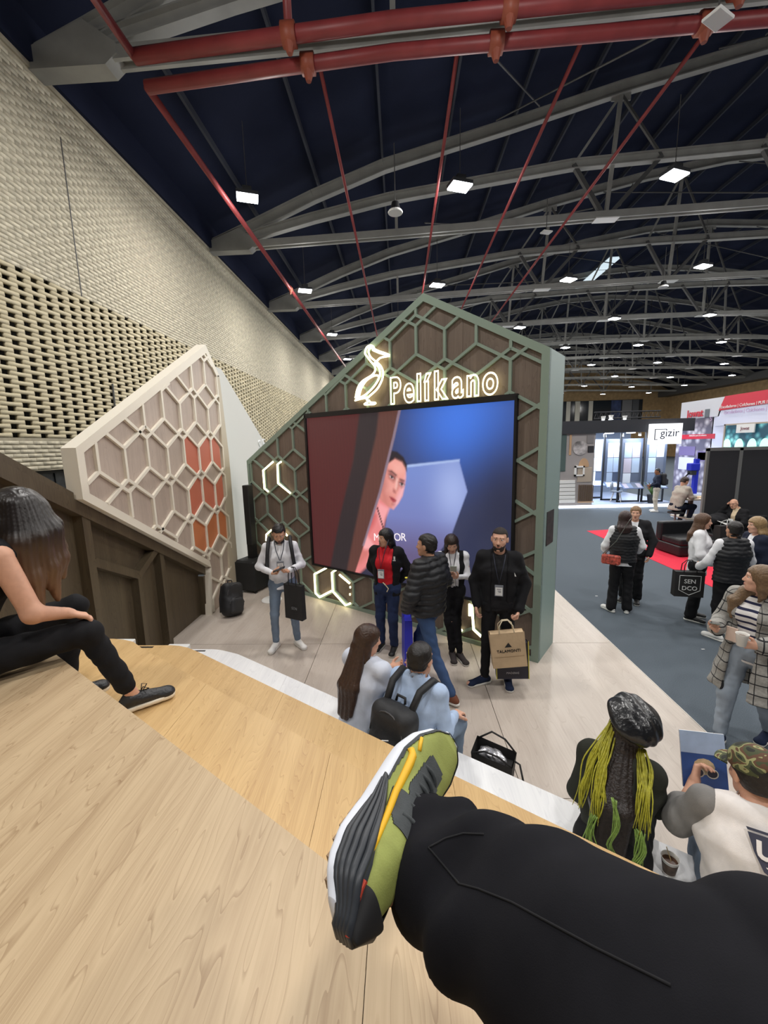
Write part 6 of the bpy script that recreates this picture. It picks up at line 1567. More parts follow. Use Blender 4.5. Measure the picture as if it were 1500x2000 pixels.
r, j, _ = person('woman in black sleeveless top sitting on the top tier, long dark hair hiding her face', (-2.02,1.58,1.6), (0.62,0.78), 1.68, J,
  dict(skin=SKP, female=True, hairm=HLONG, hair='long', hair_end=0.44, hair_dir=(0.0,0.10,-1), hair_w=0.75, hh=0.0055, handh=0.0045, hairh=0.006, curtain=[((0.06,0.0,0.06),(0.10,0.37,0.62),(0.10,0.40,0.47),(0.09,0.42,0.30),[0.05,0.06,0.05,0.014]),((0.05,0.05,0.05),(0.08,0.43,0.64),(0.08,0.45,0.50),(0.07,0.46,0.40),[0.045,0.05,0.04,0.012]),((0.065,-0.04,0.04),(0.11,0.31,0.60),(0.12,0.33,0.44),(0.11,0.35,0.26),[0.05,0.06,0.05,0.014]),((0.0,0.06,0.07),(0.02,0.46,0.66),(0.03,0.47,0.54),(0.03,0.47,0.44),[0.03,0.034,0.026,0.01])], bare=True, bust=False, thR=(-0.8,0.3,0.2), nails=mat('nail_white', (246,246,244), 0.2),
       tops=[dict(name='sleeveless_top', m=C_BLACK, grow=0.012, hem=-0.10, sleeve=0.0, h=0.010)], pants=dict(m=C_BLACK, grow=0.0, fl=0.4, short=0.16, h=0.009), shoes=dict(m=mat('shoe_leather_black', (34,35,38), 0.4, bump=(60,0.5)), sole=mat('sole_cream', (232,222,204), 0.5))))
for k in range(5):
    an_, to_ = j['aR'], j['tR']; d_ = unit((to_-an_)*np.array((1,1,0))); sd_ = np.array((d_[1],-d_[0],0)); c_ = an_+d_*(0.035+0.022*k)+np.array((0,0,0.0-0.011*k))
    MB().tube([c_-sd_*0.028-np.array((0,0,0.012)), c_+np.array((0,0,0.004)), c_+sd_*0.028-np.array((0,0,0.012))], 0.0035, 6).build('lace', M_BLACK, r, smooth=True)
for sg in (-1, 1): MB().tube([an_+d_*0.04+np.array((0,0,0.004)), an_+d_*0.05+sd_*sg*0.02+np.array((0,0,0.035)), an_+d_*0.075+sd_*sg*0.03+np.array((0,0,0.02)), an_+d_*0.05+np.array((0,0,0.004))], 0.003, 6).build('lace', M_BLACK, r, smooth=True)
# ================================================================== STANDS ACROSS THE AISLE
M_CHAR = mat('charcoal', (42,44,48), 0.7); M_ALU = mat('aluminium', (150,150,148), 0.4, 0.5)
Y0 = 16.6
def gx(px, py): p = on_y(px, py, Y0); return p[0], p[2]
gz = thing('exhibition_stand', 'open stand with black fascia, grey sample wall and glowing floor edge', 'stand', (0, Y0, 0))
MB().box(5.0, 11.05, -0.02, 4.4, -0.1, 0.02).build('floor_deck', mat('stand_floor', (150,162,186), 0.4), gz)
MB().box(5.0, 11.05, -0.06, -0.02, -0.08, 0.02).build('light_edge', glow('edge_white', (240,246,255), 5.0), gz, label='glowing white floor edge')
MB().box(5.0, 11.33, -0.05, 0.12, 2.86, 3.34).build('fascia', mat('fascia_black', (38,40,46), 0.6), gz)
MB().box(5.0, 11.2, 0.12, 4.3, 3.2, 3.3).build('top_grid', mat('fascia_black', (38,40,46), 0.6), gz)
MB().box(5.0, 11.3, 4.3, 4.4, 0.02, 3.3).build('back_wall', mat('stand_back', (120,132,150), 0.6), gz)
MB().box(5.0, 7.66, 0.06, 0.14, 0.02, 2.86).build('sample_wall', mat('sample_wall', (158,153,152), 0.6), gz)
def samp(name, x0, y0, x1, y1, m_, d=0.03):
    a = gx(x0, y1); b = gx(x1, y0); MB().box(a[0], b[0], 0.06-d, 0.06, a[1], b[1]).build(name, m_, gz, bevel=0.006)
samp('green_board', 1090, 849, 1108, 921, mat('pine_green', (72,90,88), 0.6)); samp('wood_strip', 1112, 849, 1118, 889, mat('oak_strip', (186,152,118), 0.6))
samp('grey_square', 1147, 850, 1161, 866, mat('grey_sample', (128,124,124), 0.6)); samp('dark_square', 1149, 871, 1161, 884, mat('dark_sample', (44,42,46), 0.5))
samp('beige_board', 1128, 913, 1157, 942, mat('beige_sample', (176,162,146), 0.6)); 
c_ = gx(1134, 875); marb = mat('marble_print', (168,164,164), 0.3, noise=(3.0,0.9))
MB().prism([(c_[0]+0.28*math.cos(a), c_[1]+0.28*math.sin(a)) for a in np.linspace(0, 2*PI, 33)[:-1]], 0.02, 0.06, 'xz').build('marble_disc', marb, gz)
c_ = gx(1141, 912); MB().prism([(c_[0]+0.2*math.cos(a), c_[1]+0.34*math.sin(a)) for a in np.linspace(0, PI, 17)], 0.035, 0.06, 'xz').build('wood_arch', mat('oak_strip', (186,152,118), 0.6), gz)
a = gx(1122, 930); b = gx(1142, 910); fr_ = MB()
for q in ((a[0],b[0],a[1],a[1]+0.06),(a[0],b[0],b[1]-0.06,b[1]),(a[0],a[0]+0.06,a[1],b[1]),(b[0]-0.06,b[0],a[1],b[1])): fr_.box(q[0],q[1],-0.02,0.06,q[2],q[3])
fr_.build('white_frame', M_WHITE, gz)
for k in range(6):
    y = 938+k*7.5; samp('white_slat', 1093, y, 1124, y+7.0, M_WHITE, 0.04)
for k in range(14):
    x = 1130+k*2.15; samp('wood_slat', x, 947, x+1.4, 979, mat('slat_brown', (112,86,56), 0.6), 0.05)
samp('slat_base', 1129, 979.5, 1160, 982, mat('oak_strip', (186,152,118), 0.6), 0.06)
for xx in (7.0, 8.4, 9.9):  # bluish fill lights without fixtures, added to brighten the stand's inside
    l_ = bpy.data.lights.new('stand_fill', 'AREA'); l_.energy = 120; l_.size = 0.6; l_.color = (0.80,0.88,1.0)
    lo = bpy.data.objects.new('stand_fill', l_); COL.objects.link(lo); lo.location = (xx, Y0+1.4, 3.1)
# lightbox sign
a = gx(1262, 868); b = gx(1325.5, 827)
sg = thing('lightbox_sign', 'glowing white lightbox sign with dark lettering on the black fascia', 'sign', (0, Y0-0.28, 0))
MB().box(a[0], b[0]-0.02, 0, 0.2, a[1], b[1]).build('box', glow('lightbox', (246,250,255), 1.15), sg)
dk = mat('sign_ink', (40,48,66), 0.6); inkx = (a[0]+b[0])/2; inkz = (a[1]+b[1])/2
text('gizir', 0.42, dk, sg, (inkx+0.10, -0.012, inkz-0.1))
bk = MB(); bk.box(inkx-0.46,inkx-0.43,-0.01,0,inkz-0.22,inkz+0.19); bk.box(inkx-0.46,inkx-0.02,-0.01,0,inkz+0.165,inkz+0.19); bk.box(inkx-0.46,inkx-0.34,-0.01,0,inkz-0.22,inkz-0.195); bk.build('bracket_mark', dk, sg)
# display racks with sample boards
LW = [mat(f'swatch_{k}', c, 0.4) for k, c in enumerate(((196,214,236),(168,184,206),(214,222,232),(132,148,176),(182,176,190),(108,116,132),(226,232,238)))]
def rack(label, px0, px1, ptop, pbot, foot, y, seed):
    p0 = on_y(px0, ptop, y); p1 = on_y(px1, ptop, y); pb = on_y(px0, pbot, y); pf = on_y(foot[0], foot[1], y)
    x0, x1 = p0[0], p1[0]; rr = random.Random(seed)
    t = thing('display_rack', label, 'display', (0, y, 0), group='sample racks of the black fascia stand')
    f = MB(); f.box(x0-0.06,x0,-0.03,0.03,0.02,2.86); f.box(x0-0.06,x1,-0.03,0.03,0.02,0.08); f.box(x1-0.05,x1,-0.03,0.03,0.02,0.75)
    f.build('post_frame', M_CHAR, t)
    MB().box(x0+0.02,x1,-0.02,0.04,0.85,2.62).build('board', mat('rack_board', (92,102,122), 0.5), t)
    z = 2.45; w_ = (x1-x0-0.25)/2
    for r_ in range(3):
        hh = (0.62,0.62,0.42)[r_]
        for c_ in range(2):
            if r_ == 2 and c_ == 1: continue
            MB().box(x0+0.12+c_*(w_+0.02), x0+0.12+c_*(w_+0.02)+w_, -0.035, -0.02, z-hh+0.02, z).build('swatch', rr.choice(LW), t)
        z -= hh
    s_ = MB(); s_.add([(x0+0.02,-0.36,0.62),(x1-0.03,-0.36,0.62),(x1-0.03,0.0,0.82),(x0+0.02,0.0,0.82),(x0+0.02,-0.36,0.60),(x1-0.03,-0.36,0.60),(x1-0.03,0.0,0.80),(x0+0.02,0.0,0.80)], [(0,1,2,3),(7,6,5,4),(0,4,5,1),(1,5,6,2),(2,6,7,3),(3,7,4,0)])
    s_.build('sloping_shelf', mat('shelf_slate', (104,120,156), 0.4), t)
    for k in range(4):
        xx = x0+0.08+k*(x1-x0-0.15)/4
        s2 = MB(); s2.add([(xx,-0.33,0.642),(xx+(x1-x0)/5,-0.33,0.642),(xx+(x1-x0)/5,-0.05,0.797),(xx,-0.05,0.797)], [(0,1,2,3)]); s2.build('sample_chip', rr.choice(LW), t)
    sp = MB(); sp.cyl((x0+0.5,-0.35), 0.05, 2.72, 2.84, 12); sp.build('spot_head', M_WHITE, t)
    l_ = bpy.data.lights.new('rack_spot', 'AREA'); l_.energy = 22; l_.size = 0.2; l_.color = (0.82,0.9,1.0)
    lo = bpy.data.objects.new('rack_spot', l_); COL.objects.link(lo); lo.location = (x0+0.5, y-0.5, 2.7); lo.rotation_euler = (math.radians(38), 0, 0)
rack('sample rack beside the grey sample wall, partly hidden', 1150, 1181, 870, 930, (1181,967), 18.6, 1)
rack('sample rack with pale swatches, second from the grey sample wall', 1182, 1216, 868, 940, (1210,975), 17.9, 2)
rack('sample rack in the middle with slate shelf and pale swatches', 1214, 1256, 868, 940, (1253,970), 17.3, 3)
rack('sample rack behind the glowing sign, nearest the man in navy', 1262, 1303, 868, 945, (1300,970), 17.2, 4)
for k, (px, py) in enumerate(((1178,821),(1193,819),(1220,820))):
    p = on_y(px, py, Y0+0.2); t = thing('spotlight', f'small bright spotlight on top of the black fascia, {ORD[k]} from the left', 'lamp', (p[0], p[1], p[2]), group='spotlights on the fascia')
    MB().lathe([(0,0),(0.05,0.0),(0.09,0.16),(0.0,0.16)], 12).build('head', M_WHITE, t); MB().cyl((0,0), 0.085, -0.012, -0.002, 12).build('lens', glow('spot_lens', (240,248,255), 9.0), t)
    MB().bar((0,0,0.1),(0,0.3,-0.1),0.02,0.02).build('arm', M_CHAR, t)
for k, (px, py) in enumerate(((1190,847),(1232,846))):
    p = on_y(px, py, Y0+0.6); MB().cyl((p[0],p[1]-Y0), 0.16, p[2], p[2]+0.03, 16).build('downlight', glow('downlight', (235,244,255), 6.0), gz)
lg = MB(); p0 = on_y(1160, 820, 17.4); p1 = on_y(1290, 812, 17.4)
for dz in (0, 0.25): lg.tube([(p0[0],0.8,3.45+dz),(p1[0],0.8,3.45+dz)], 0.025, 6)
for k in range(14):
    x = p0[0]+(p1[0]-p0[0])*k/14; lg.tube([(x,0.8,3.45),(x+(p1[0]-p0[0])/28,0.8,3.7),(x+(p1[0]-p0[0])/14,0.8,3.45)], 0.012, 5)
lg.build('lighting_girder', M_CHAR, gz)
# chair at the stand
p = on_z(1173, 972, 0.02); ch = thing('shell_chair', 'grey shell chair with pale legs beside the grey sample wall', 'chair', (p[0], 17.4, 0.02), 1.0)
f = Field().box((0,0,0.44), (0.22,0.22,0.03), 0.03).ell((0,0.19,0.62), (0.24,0.06,0.22), 0.08)
skin('shell', f, 0.02, mat('shell_grey', (110,118,128), 0.5), ch)
for sx in (-1,1):
    for sy in (-1,1): MB().tube([(sx*0.1,sy*0.1,0.42),(sx*0.2,sy*0.2,0.0)], 0.014, 6).build('leg', mat('leg_pale', (206,200,190), 0.5), ch)
pl_ = thing('potted_plant', 'green potted plant behind the man in navy sweater', 'plant', (10.15, 16.9, 0.02))
MB().lathe([(0,0),(0.14,0),(0.19,0.34),(0.17,0.34),(0,0.3)], 16).build('pot', M_CHAR, pl_)
lv = mat('leaf_green', (86,124,60), 0.5)
for k in range(26):
    a = k*2.4; e = 0.5+0.35*((k*7) % 5)/5; MB().add([(0,0,0.3),(0.16*math.cos(a)-0.05*math.sin(a),0.16*math.sin(a)+0.05*math.cos(a),0.3+e*0.5),(0.34*math.cos(a),0.34*math.sin(a),0.3+e*0.75),(0.16*math.cos(a)+0.05*math.sin(a),0.16*math.sin(a)-0.05*math.cos(a),0.3+e*0.5)], [(0,1,2,3)]).build('leaf', lv, pl_)
# ---- red and white stand (its long front faces the aisle, plane x = 12)
JX = 12.0
def jy(px, py): p = on_x(px, py, JX); return p[1], p[2]
M_JW = mat('stand_white', (214,218,240), 0.5); M_JR = mat('stand_red', (196,40,62), 0.5)
jw = thing('exhibition_stand', 'white and red stand at right with printed wall and big teal screen', 'stand', (JX, 0, 0))
def jslab(name, poly, m_, d0=0.0, d1=0.15, **kw): return MB().prism(poly, d0, d1, 'yz').build(name, m_, jw, **kw)
jslab('white_fascia', [(18.45,3.36),(18.45,4.06),(16.05,4.06),(16.3,3.36)], mat('stand_grey_white', (204,206,214), 0.5))
jslab('red_fascia', [(16.05,4.07),(16.3,3.57),(11.2,3.72),(11.2,4.09)], M_JR, -0.03)
jslab('lower_fascia', [(16.3,3.57),(16.45,3.0),(11.2,3.06),(11.2,3.72)], M_JW)
jslab('side_pier', [(16.6,-0.1),(16.6,3.4),(16.0,3.4),(16.0,-0.1)], M_JW, 0.02)
jslab('wall_below', [(16.0,-0.1),(16.0,2.2),(11.2,2.2),(11.2,-0.1)], M_JW, 0.04)
def spheres_mat(name, c0, c1, bg, scale, emit=0.0):
    m, nt, b = new_mat(name); tc = N(nt, 'ShaderNodeTexCoord'); mp = N(nt, 'ShaderNodeMapping'); mp.inputs['Scale'].default_value = (0.001, 1, 1); nt.links.new(tc.outputs['Object'], mp.inputs['Vector'])
    v = N(nt, 'ShaderNodeTexVoronoi'); v.inputs['Scale'].default_value = scale; nt.links.new(mp.outputs[0], v.inputs['Vector'])
    r = N(nt, 'ShaderNodeValToRGB'); e = r.color_ramp.elements; e[0].position = 0.05; e[0].color = lin(c0); e[1].position = 0.62; e[1].color = lin(bg)
    x = e.new(0.45); x.color = lin(c1)
    nt.links.new(v.outputs['Distance'], r.inputs['Fac']); nt.links.new(r.outputs['Color'], b.inputs['Base Color'])
    if emit: nt.links.new(r.outputs['Color'], b.inputs['Emission Color']); b.inputs['Emission Strength'].default_value = emit; b.inputs['Base Color'].default_value = (0,0,0,1)
    return m
a = jy(1395, 990); MB().box(0.02, 0.06, 16.55, 18.6, -0.1, 3.36).build('printed_wall', spheres_mat('molecule_print', (222,218,226), (140,134,148), (98,94,112), 3.6), jw)
def pr_(name, x0, y0, x1, y1, m_):
    p = on_x(x0, y1, JX); q = on_x(x1, y0, JX); MB().box(0.0, 0.018, q[1], p[1], p[2], q[2]).build(name, m_, jw)
pr_('red_banner_print', 1330, 847, 1396, 858, M_JR); pr_('violet_print', 1326, 872, 1358, 889, mat('print_violet', (112,100,142), 0.5)); pr_('tool_print', 1324, 894, 1356, 916, mat('print_lilac', (196,196,224), 0.5))
pr_('tool_print', 1362, 884, 1384, 898, mat('print_lilac', (196,196,224), 0.5)); pr_('violet_print', 1360, 882, 1386, 900, mat('print_violet', (112,100,142), 0.5))
def jtext(s_, size, m_, px, py, name='lettering', xs=1.0, off=0.0):
    p = on_x(px, py, JX); return text(s_, size, m_, jw, (-0.035, p[1], p[2]), (PI/2, 0, -PI/2), name, 0.004, 'CENTER', xs, off)
jtext('Jowat', 0.40, M_JR, 1358, 814, xs=1.0, off=0.012)
MB().box(-0.02, 0.0, on_x(1386, 808, JX)[1], on_x(1377, 808, JX)[1], on_x(1381, 815, JX)[2], on_x(1381, 799, JX)[2]).build('mark', mat('mark_grey', (96,104,112), 0.5), jw, bevel=0.01)
jtext('Encoladores | Colchones | PUR | Limpia', 0.15, M_WHITE, 1462, 792); jtext('Encoladores | Colchones |', 0.17, mat('print_mauve', (190,160,196), 0.5), 1455, 805)
jtext('S', 0.24, mat('print_mauve', (150,150,170), 0.5), 1390, 822); jtext('Adhesivos para la industria', 0.09, M_WHITE, 1364, 852)
# its screen
js = thing('video_screen', 'big teal video screen with round green icons on the white and red stand', 'screen', (JX-0.02, 0, 0))
q0 = on_x(1415, 873, JX); q1 = on_x(1500, 826, JX)
MB().box(0.0, 0.05, 11.6, q0[1], 2.2, 3.0).build('display', spheres_mat('teal_screen', (120,190,190), (40,92,104), (24,58,72), 4.0, 0.9), js)
fr_ = MB(); fr_.box(-0.03,0.05,q0[1],q0[1]+0.06,2.15,3.05); fr_.box(-0.03,0.05,11.6,q0[1]+0.06,3.0,3.05); fr_.build('bezel', mat('bezel_tan', (170,156,140), 0.5), js)
ic = glow('icon_green', (110,232,190), 1.0)
for k, px in enumerate((1419, 1443, 1468, 1493)):
    p = on_x(px, 873, JX-0.03); MB().prism([(p[1]+0.19*math.cos(t), 2.22+0.3*math.sin(t)) for t in np.linspace(0, PI, 15)], -0.02, -0.005, 'yz').build('icon', ic, js)
p = on_x(1459, 845, JX-0.06); q = on_x(1477, 828, JX-0.06); pq = on_x(1441, 836, JX-0.06)
ls_ = thing('hanging_label', 'small white label hanging in front of the teal screen', 'sign', (JX-0.09, 0, 0)); MB().box(-0.02, 0.02, q[1], pq[1], p[2], q[2]+0.02).build('board', M_WHITE, ls_)
text('Jowat', 0.16, mat('print_wine', (120,50,70), 0.5), ls_, (-0.026, (q[1]+pq[1])/2, (p[2]+q[2])/2-0.04), (PI/2,0,-PI/2))
# machine, desk, table, stool
bm_ = thing('blue_machine', 'bright blue machine head on a column in front of the printed wall', 'machine', (9.75, 14.0, -0.1)); M_BLUE = mat('machine_blue', (36,48,190), 0.35)
MB().box(-0.06,0.06,-0.06,0.06,0.85,2.0).build('column', M_BLUE, bm_); MB().box(-0.24,0.06,-0.12,0.12,1.62,1.86).build('head', M_BLUE, bm_, bevel=0.02); MB().box(-0.2,-0.04,-0.1,0.1,1.48,1.62).build('nozzle', M_CHAR, bm_)
MB().tube([(-0.2,0,1.55),(-0.42,0,1.3),(-0.4,0,0.95),(-0.2,0,0.85)], 0.025, 8).build('hose', M_BLACK, bm_, smooth=True); MB().box(-0.5,0.4,-0.3,0.3,0.0,0.85).build('cabinet', mat('machine_white', (206,214,232), 0.4), bm_, bevel=0.02)
ht = thing('high_table', 'pale high table with brown papers where the man in light jacket sits', 'table', (8.22, 11.6, -0.1)); MB().box(-0.5,0.75,-0.35,0.35,1.02,1.06).build('top', mat('table_pale', (206,196,180), 0.5), ht, bevel=0.008); MB().box(-0.5,0.75,-0.35,0.35,0.5,0.53).build('lower_shelf', mat('table_pale', (206,196,180), 0.5), ht)
for x in (-0.2, 0.5): MB().box(x-0.04,x+0.04,-0.05,0.05,0,1.02).build('leg', mat('table_leg', (120,84,72), 0.5), ht)
tag(MB().prism([(-0.1,-0.2),(0.45,-0.24),(0.5,0.1),(0.0,0.16)], 0, 0.012, 'xy').build('wrapping_paper', M_KRAFT), 'brown wrapping paper lying on the pale high table', 'paper'); bpy.data.objects['wrapping_paper'].location = (8.25,11.55,0.96)
so_ = thing('bar_stool', 'bar stool under the man in light jacket', 'stool', (7.52,11.42,-0.1)); MB().cyl((0,0),0.19,0.66,0.70,20).build('seat', M_CHAR, so_); MB().tube([(0,0,0.02),(0,0,0.66)],0.025,10).build('column', M_ALU, so_); MB().cyl((0,0),0.2,0,0.02,20).build('base', M_ALU, so_)
# partition screens
pt = thing('partition_screen', 'dark felt partition of two panels in a grey metal frame', 'partition', (0, 10.5, -0.1))
for x0, x1 in ((7.58, 8.30), (8.38, 9.6)): MB().box(x0, x1, -0.02, 0.02, 0.05, 2.36).build('panel', mat('felt_charcoal', (48,48,52), 0.95, bump=(200,0.4)), pt)
f = MB(); f.box(7.53,7.59,-0.03,0.03,0,2.42); f.box(8.30,8.38,-0.03,0.03,0,2.42); f.box(7.53,9.6,-0.03,0.03,2.36,2.44); f.box(7.53,9.6,-0.03,0.03,0.0,0.05); f.build('frame', M_ALU, pt)
# sofas
M_SOFA = mat('sofa_black', (27,28,31), 0.4, bump=(14,0.2), spec=0.5)
def sofa(label, loc, rz, w_, d_, back=True, bh=0.72):
    t = thing('sofa', label, 'sofa', loc, rz, None)
    MB().box(-w_/2,w_/2,-d_/2,d_/2,0.03,0.26).build('base', M_SOFA, t, bevel=0.02); MB().box(-w_/2+0.01,w_/2-0.01,-d_/2,d_/2-0.18,0.262,0.42).build('seat_cushion', M_SOFA, t, bevel=0.04, segs=2)
    if back: MB().box(-w_/2,w_/2,d_/2-0.18,d_/2,0.26,bh).build('backrest', M_SOFA, t, bevel=0.04, segs=2)
    for sx in (-1,1): MB().box(sx*(w_/2-0.08)-0.03,sx*(w_/2-0.08)+0.03,-d_/2+0.05,-d_/2+0.11,0,0.03).build('foot', M_CHAR, t)
sofa('low black leather sofa seat beside the red carpet', (6.75, 9.75, -0.1), 0.1, 1.0, 0.8)
sofa('black leather sofa under the bald man in front of the partition', (8.15, 9.95, -0.1), -0.05, 1.5, 0.85, True, 0.78)
sofa('black leather bench sofa with a tote standing on it', (7.35, 9.3, -0.1), 0.1, 0.9, 0.7, False)
o = tote('black tote bag with white strap on the bench sofa', 0.5, 0.2, 0.32, M_BAGBLK, (7.3,9.3,0.32), 0.1, 0.12, M_WHITE)
o = tag(skin('coat_pile', Field().ell((0,0,0.1),(0.3,0.2,0.12)).ell((0.12,0.05,0.16),(0.2,0.16,0.1)), 0.02, C_BLACK2, None, folds(0.015,0.8)), 'dark coat thrown over the end of the black sofa', 'coat'); o.location = (7.62,10.12,0.5)
# red carpet and litter
rc = [on_z(1146,1037,-0.099), on_z(1200,1034,-0.099), on_z(1262,1042,-0.099), on_z(1348,1082,-0.099), on_z(1430,1110,-0.099), on_z(1430,1165,-0.099), on_z(1338,1122,-0.099)]
tag(MB().prism([(p[0],p[1]) for p in rc[::-1]], -0.1, -0.094, 'xy').build('red_carpet', mat('carpet_red', (214,34,62), 0.9, noise=(60,0.1))), 'bright red carpet strip on the grey hall floor', 'carpet')
for k, (px, py) in enumerate(((1373,1268),(1411,1366),(1165,1164))):
    p = on_z(px, py, -0.1); tag(MB().box(-0.02,0.02,-0.008,0.008,0,0.002).build('paper_scrap', M_WHITE), ('tiny white scrap on the carpet by the white shoes','tiny white scrap on the carpet near the plaid coat','tiny white scrap on the carpet beside the sign wall')[k], 'litter').location = tuple(p)
# ================================================================== THE PHOTOGRAPHER'S OWN CROSSED LEG
from mathutils.bvhtree import BVHTree
HEEL = on_z(600, 1752, 2.09); TOE = on_z(842, 1447, 2.10)
AN = on_z(850, 1672, 2.08); KN = on_z(1390, 2075, 2.13)
Lx = unit(TOE-HEEL); Lc_ = CM @ Lx
_x, _y = (620-750)/F_PX, (1760-1000)/F_PX      # the sole's normal points right across the picture at the heel
_uz = -(Lc_[0]-0.1*Lc_[1])/(Lc_[0]*_x+Lc_[1]*_y+Lc_[2])
Ux = unit(CM.T @ np.array((1.0+_x*_uz, -0.1+_y*_uz, _uz))); Mx = unit(np.cross(Ux, Lx))
Ux, Mx = unit(Ux*math.cos(0.50)-Mx*math.sin(0.50)), unit(Mx*math.cos(0.50)+Ux*math.sin(0.50))     # the foot rolls its inner side up
SLEN = float(np.linalg.norm(TOE-HEEL)); KS = SLEN/0.315; print('shoe scale', KS)
def SW(l, m_, u):
    a = 0.42*min(1.0, max(0.0, (l-0.05)/0.24)); c, s_ = math.cos(a), math.sin(a); w = u-0.02
    return HEEL+(Lx*l+Mx*(m_*c+w*s_)+Ux*(w*c-m_*s_+0.02))*KS
HIP = np.array((0.16,-0.30,1.74)); KL = np.array((0.24,0.22,1.70)); HIPL = np.array((-0.02,-0.32,1.72)); AL_ = np.array((0.22,0.30,1.28))
ax_ = unit(KN-AN)
f = Field()
ankle = AN-ax_*0.02
f.chain([HIP, KN, ankle], [0.075,0.050,0.034], 0.03); f.cone(SW(0.05,0,0.05), SW(0.22,0,0.035), 0.03, 0.024, 0.03); f.cone(ankle, SW(0.06,0,0.06), 0.034, 0.03, 0.03)
f.chain([HIPL, KL, AL_], [0.075,0.052,0.036], 0.03); f.cone(AL_, AL_+np.array((0,0.16,-0.05)), 0.035, 0.025, 0.03)
f.cone(HIPL, HIP, 0.11, None, 0.05); f.cone((0.07,-0.36,1.80), (0.07,-0.42,2.18), 0.13, 0.12, 0.05, (1,0,0), 1.35); f.cone((0.07,-0.42,2.2), (0.07,-0.40,2.36), 0.06, 0.055, 0.03)
V0, Q0 = f.mesh(0.014); fh = Field(); head_prims(fh, np.array((0.07,-0.36,2.47)), rotm(0,0.15,0)); V1, Q1 = fh.mesh(0.009)
V, Q = join_np([(V0,Q0),(V1,Q1)])
me_root = link(fast_mesh('person', V, Q, SKL, True), 'person'); tag(me_root, 'photographer\'s crossed leg in wide black trousers and a green trainer', 'person')
f = Field().cone((0.07,-0.36,1.76), (0.07,-0.42,2.18), 0.15, 0.14, 0.05, (1,0,0), 1.4).cone((-0.12,-0.42,2.24),(0.26,-0.42,2.24),0.075,None,0.05)
f.chain([(-0.12,-0.42,2.24),(-0.22,-0.36,2.02),(-0.10,-0.12,2.28)],[0.07,0.06,0.05],0.03).chain([(0.26,-0.42,2.24),(0.34,-0.36,2.0),(0.16,-0.14,2.24)],[0.07,0.06,0.05],0.03)
skin('sweater', f, 0.016, C_BLACK, me_root, folds(0.005,1.0))
skin('hair', Field().ell((0.07,-0.375,2.51),(0.088,0.105,0.095),0.02).box((0.07,-0.24,2.44),(0.2,0.08,0.10),0.01,0.01,op=-1), 0.012, HB, me_root)
# trousers: wide hem at the ankle, knee at the lower right corner, thigh going back under the camera
C_TROU = mat('trouser_black', (27,27,31), 0.9, noise=(30,0.10), bump=(900,0.25), spec=0.12)
ax = unit(KN-AN)
f = Field()
hem = AN-ax*0.06
latm = unit(np.cross(ax, Ux if abs(np.dot(ax, Ux)) < 0.9 else Lx)); lat_t = unit(Lx-ax*np.dot(Lx, ax))
f.cone(hem, KN, 0.054, 0.088, 0.03, lat_t, 1.28); f.cone(AN+ax*0.10, KN, 0.05, 0.07, 0.04)
K2 = on_z(1560, 1990, 2.14); f.cone(K2, HIP, 0.088, 0.13, 0.004)
f.chain([HIPL, KL, AL_], [0.12,0.10,0.08], 0.04); f.cone(HIPL, HIP, 0.14, None, 0.05)
f.cut(hem+ax*0.008, -ax); f.cone(hem-ax*0.03, hem+ax*0.012, 0.040, 0.036, 0.006, lat_t, 1.45, op=-1)
def tfold(X, Y, Z):
    t = (X-AN[0])*ax[0]+(Y-AN[1])*ax[1]+(Z-AN[2])*ax[2]
    q = (X-AN[0])*lat_t[0]+(Y-AN[1])*lat_t[1]+(Z-AN[2])*lat_t[2]
    w1 = np.exp(-((t-0.03)/0.10)**2)
    a = 0.004*w1*np.sin(q*60+t*30+1.2*np.sin(t*30))+0.006*w1*np.sin(t*92-q*34+0.7)
    w2 = np.exp(-((t-0.40)/0.10)**2)
    b = 0.010*w2*np.sin(q*16+t*34)
    return a+b+0.005*np.sin(q*21+t*13+np.sin(t*11)*1.5)+0.0022*np.sin(q*47-t*39)
tro = skin('trousers', f, 0.0055, C_TROU, me_root, tfold)
def bvh(o): return BVHTree.FromPolygons([tuple(v.co) for v in o.data.vertices], [tuple(p.vertices) for p in o.data.polygons])
bt_ = bvh(tro)
def drape(bv, px, lift=0.0):
    """points of a surface seen at photo pixels"""
    out = []
    for i in range(len(px)-1):
        for t in np.linspace(0, 1, 7)[:-1 if i < len(px)-2 else None]:
            x = px[i][0]*(1-t)+px[i+1][0]*t; y = px[i][1]*(1-t)+px[i+1][1]*t; d = unit(ray(x, y))
            h_ = bv.ray_cast(Vector(CAM), Vector(d))
            if h_[0] is not None: out.append((np.array(h_[0]), np.array(h_[1])))
    return [p+n_*lift*(1 if np.dot(n_, CAM-p) > 0 else -1) for p, n_ in out]
for px in ([(836,1655),(860,1683),(897,1727),(933,1736),(1000,1763),(1100,1817),(1160,1850),(1310,1925)], [(838,1655),(870,1638),(905,1628),(945,1630)]):
    pts = drape(bt_, px, 0.0005)
    if len(pts) > 3: MB().tube(pts, 0.0011, 6).build('seam', mat('seam_black', (22,22,25), 0.95), tro, smooth=True)
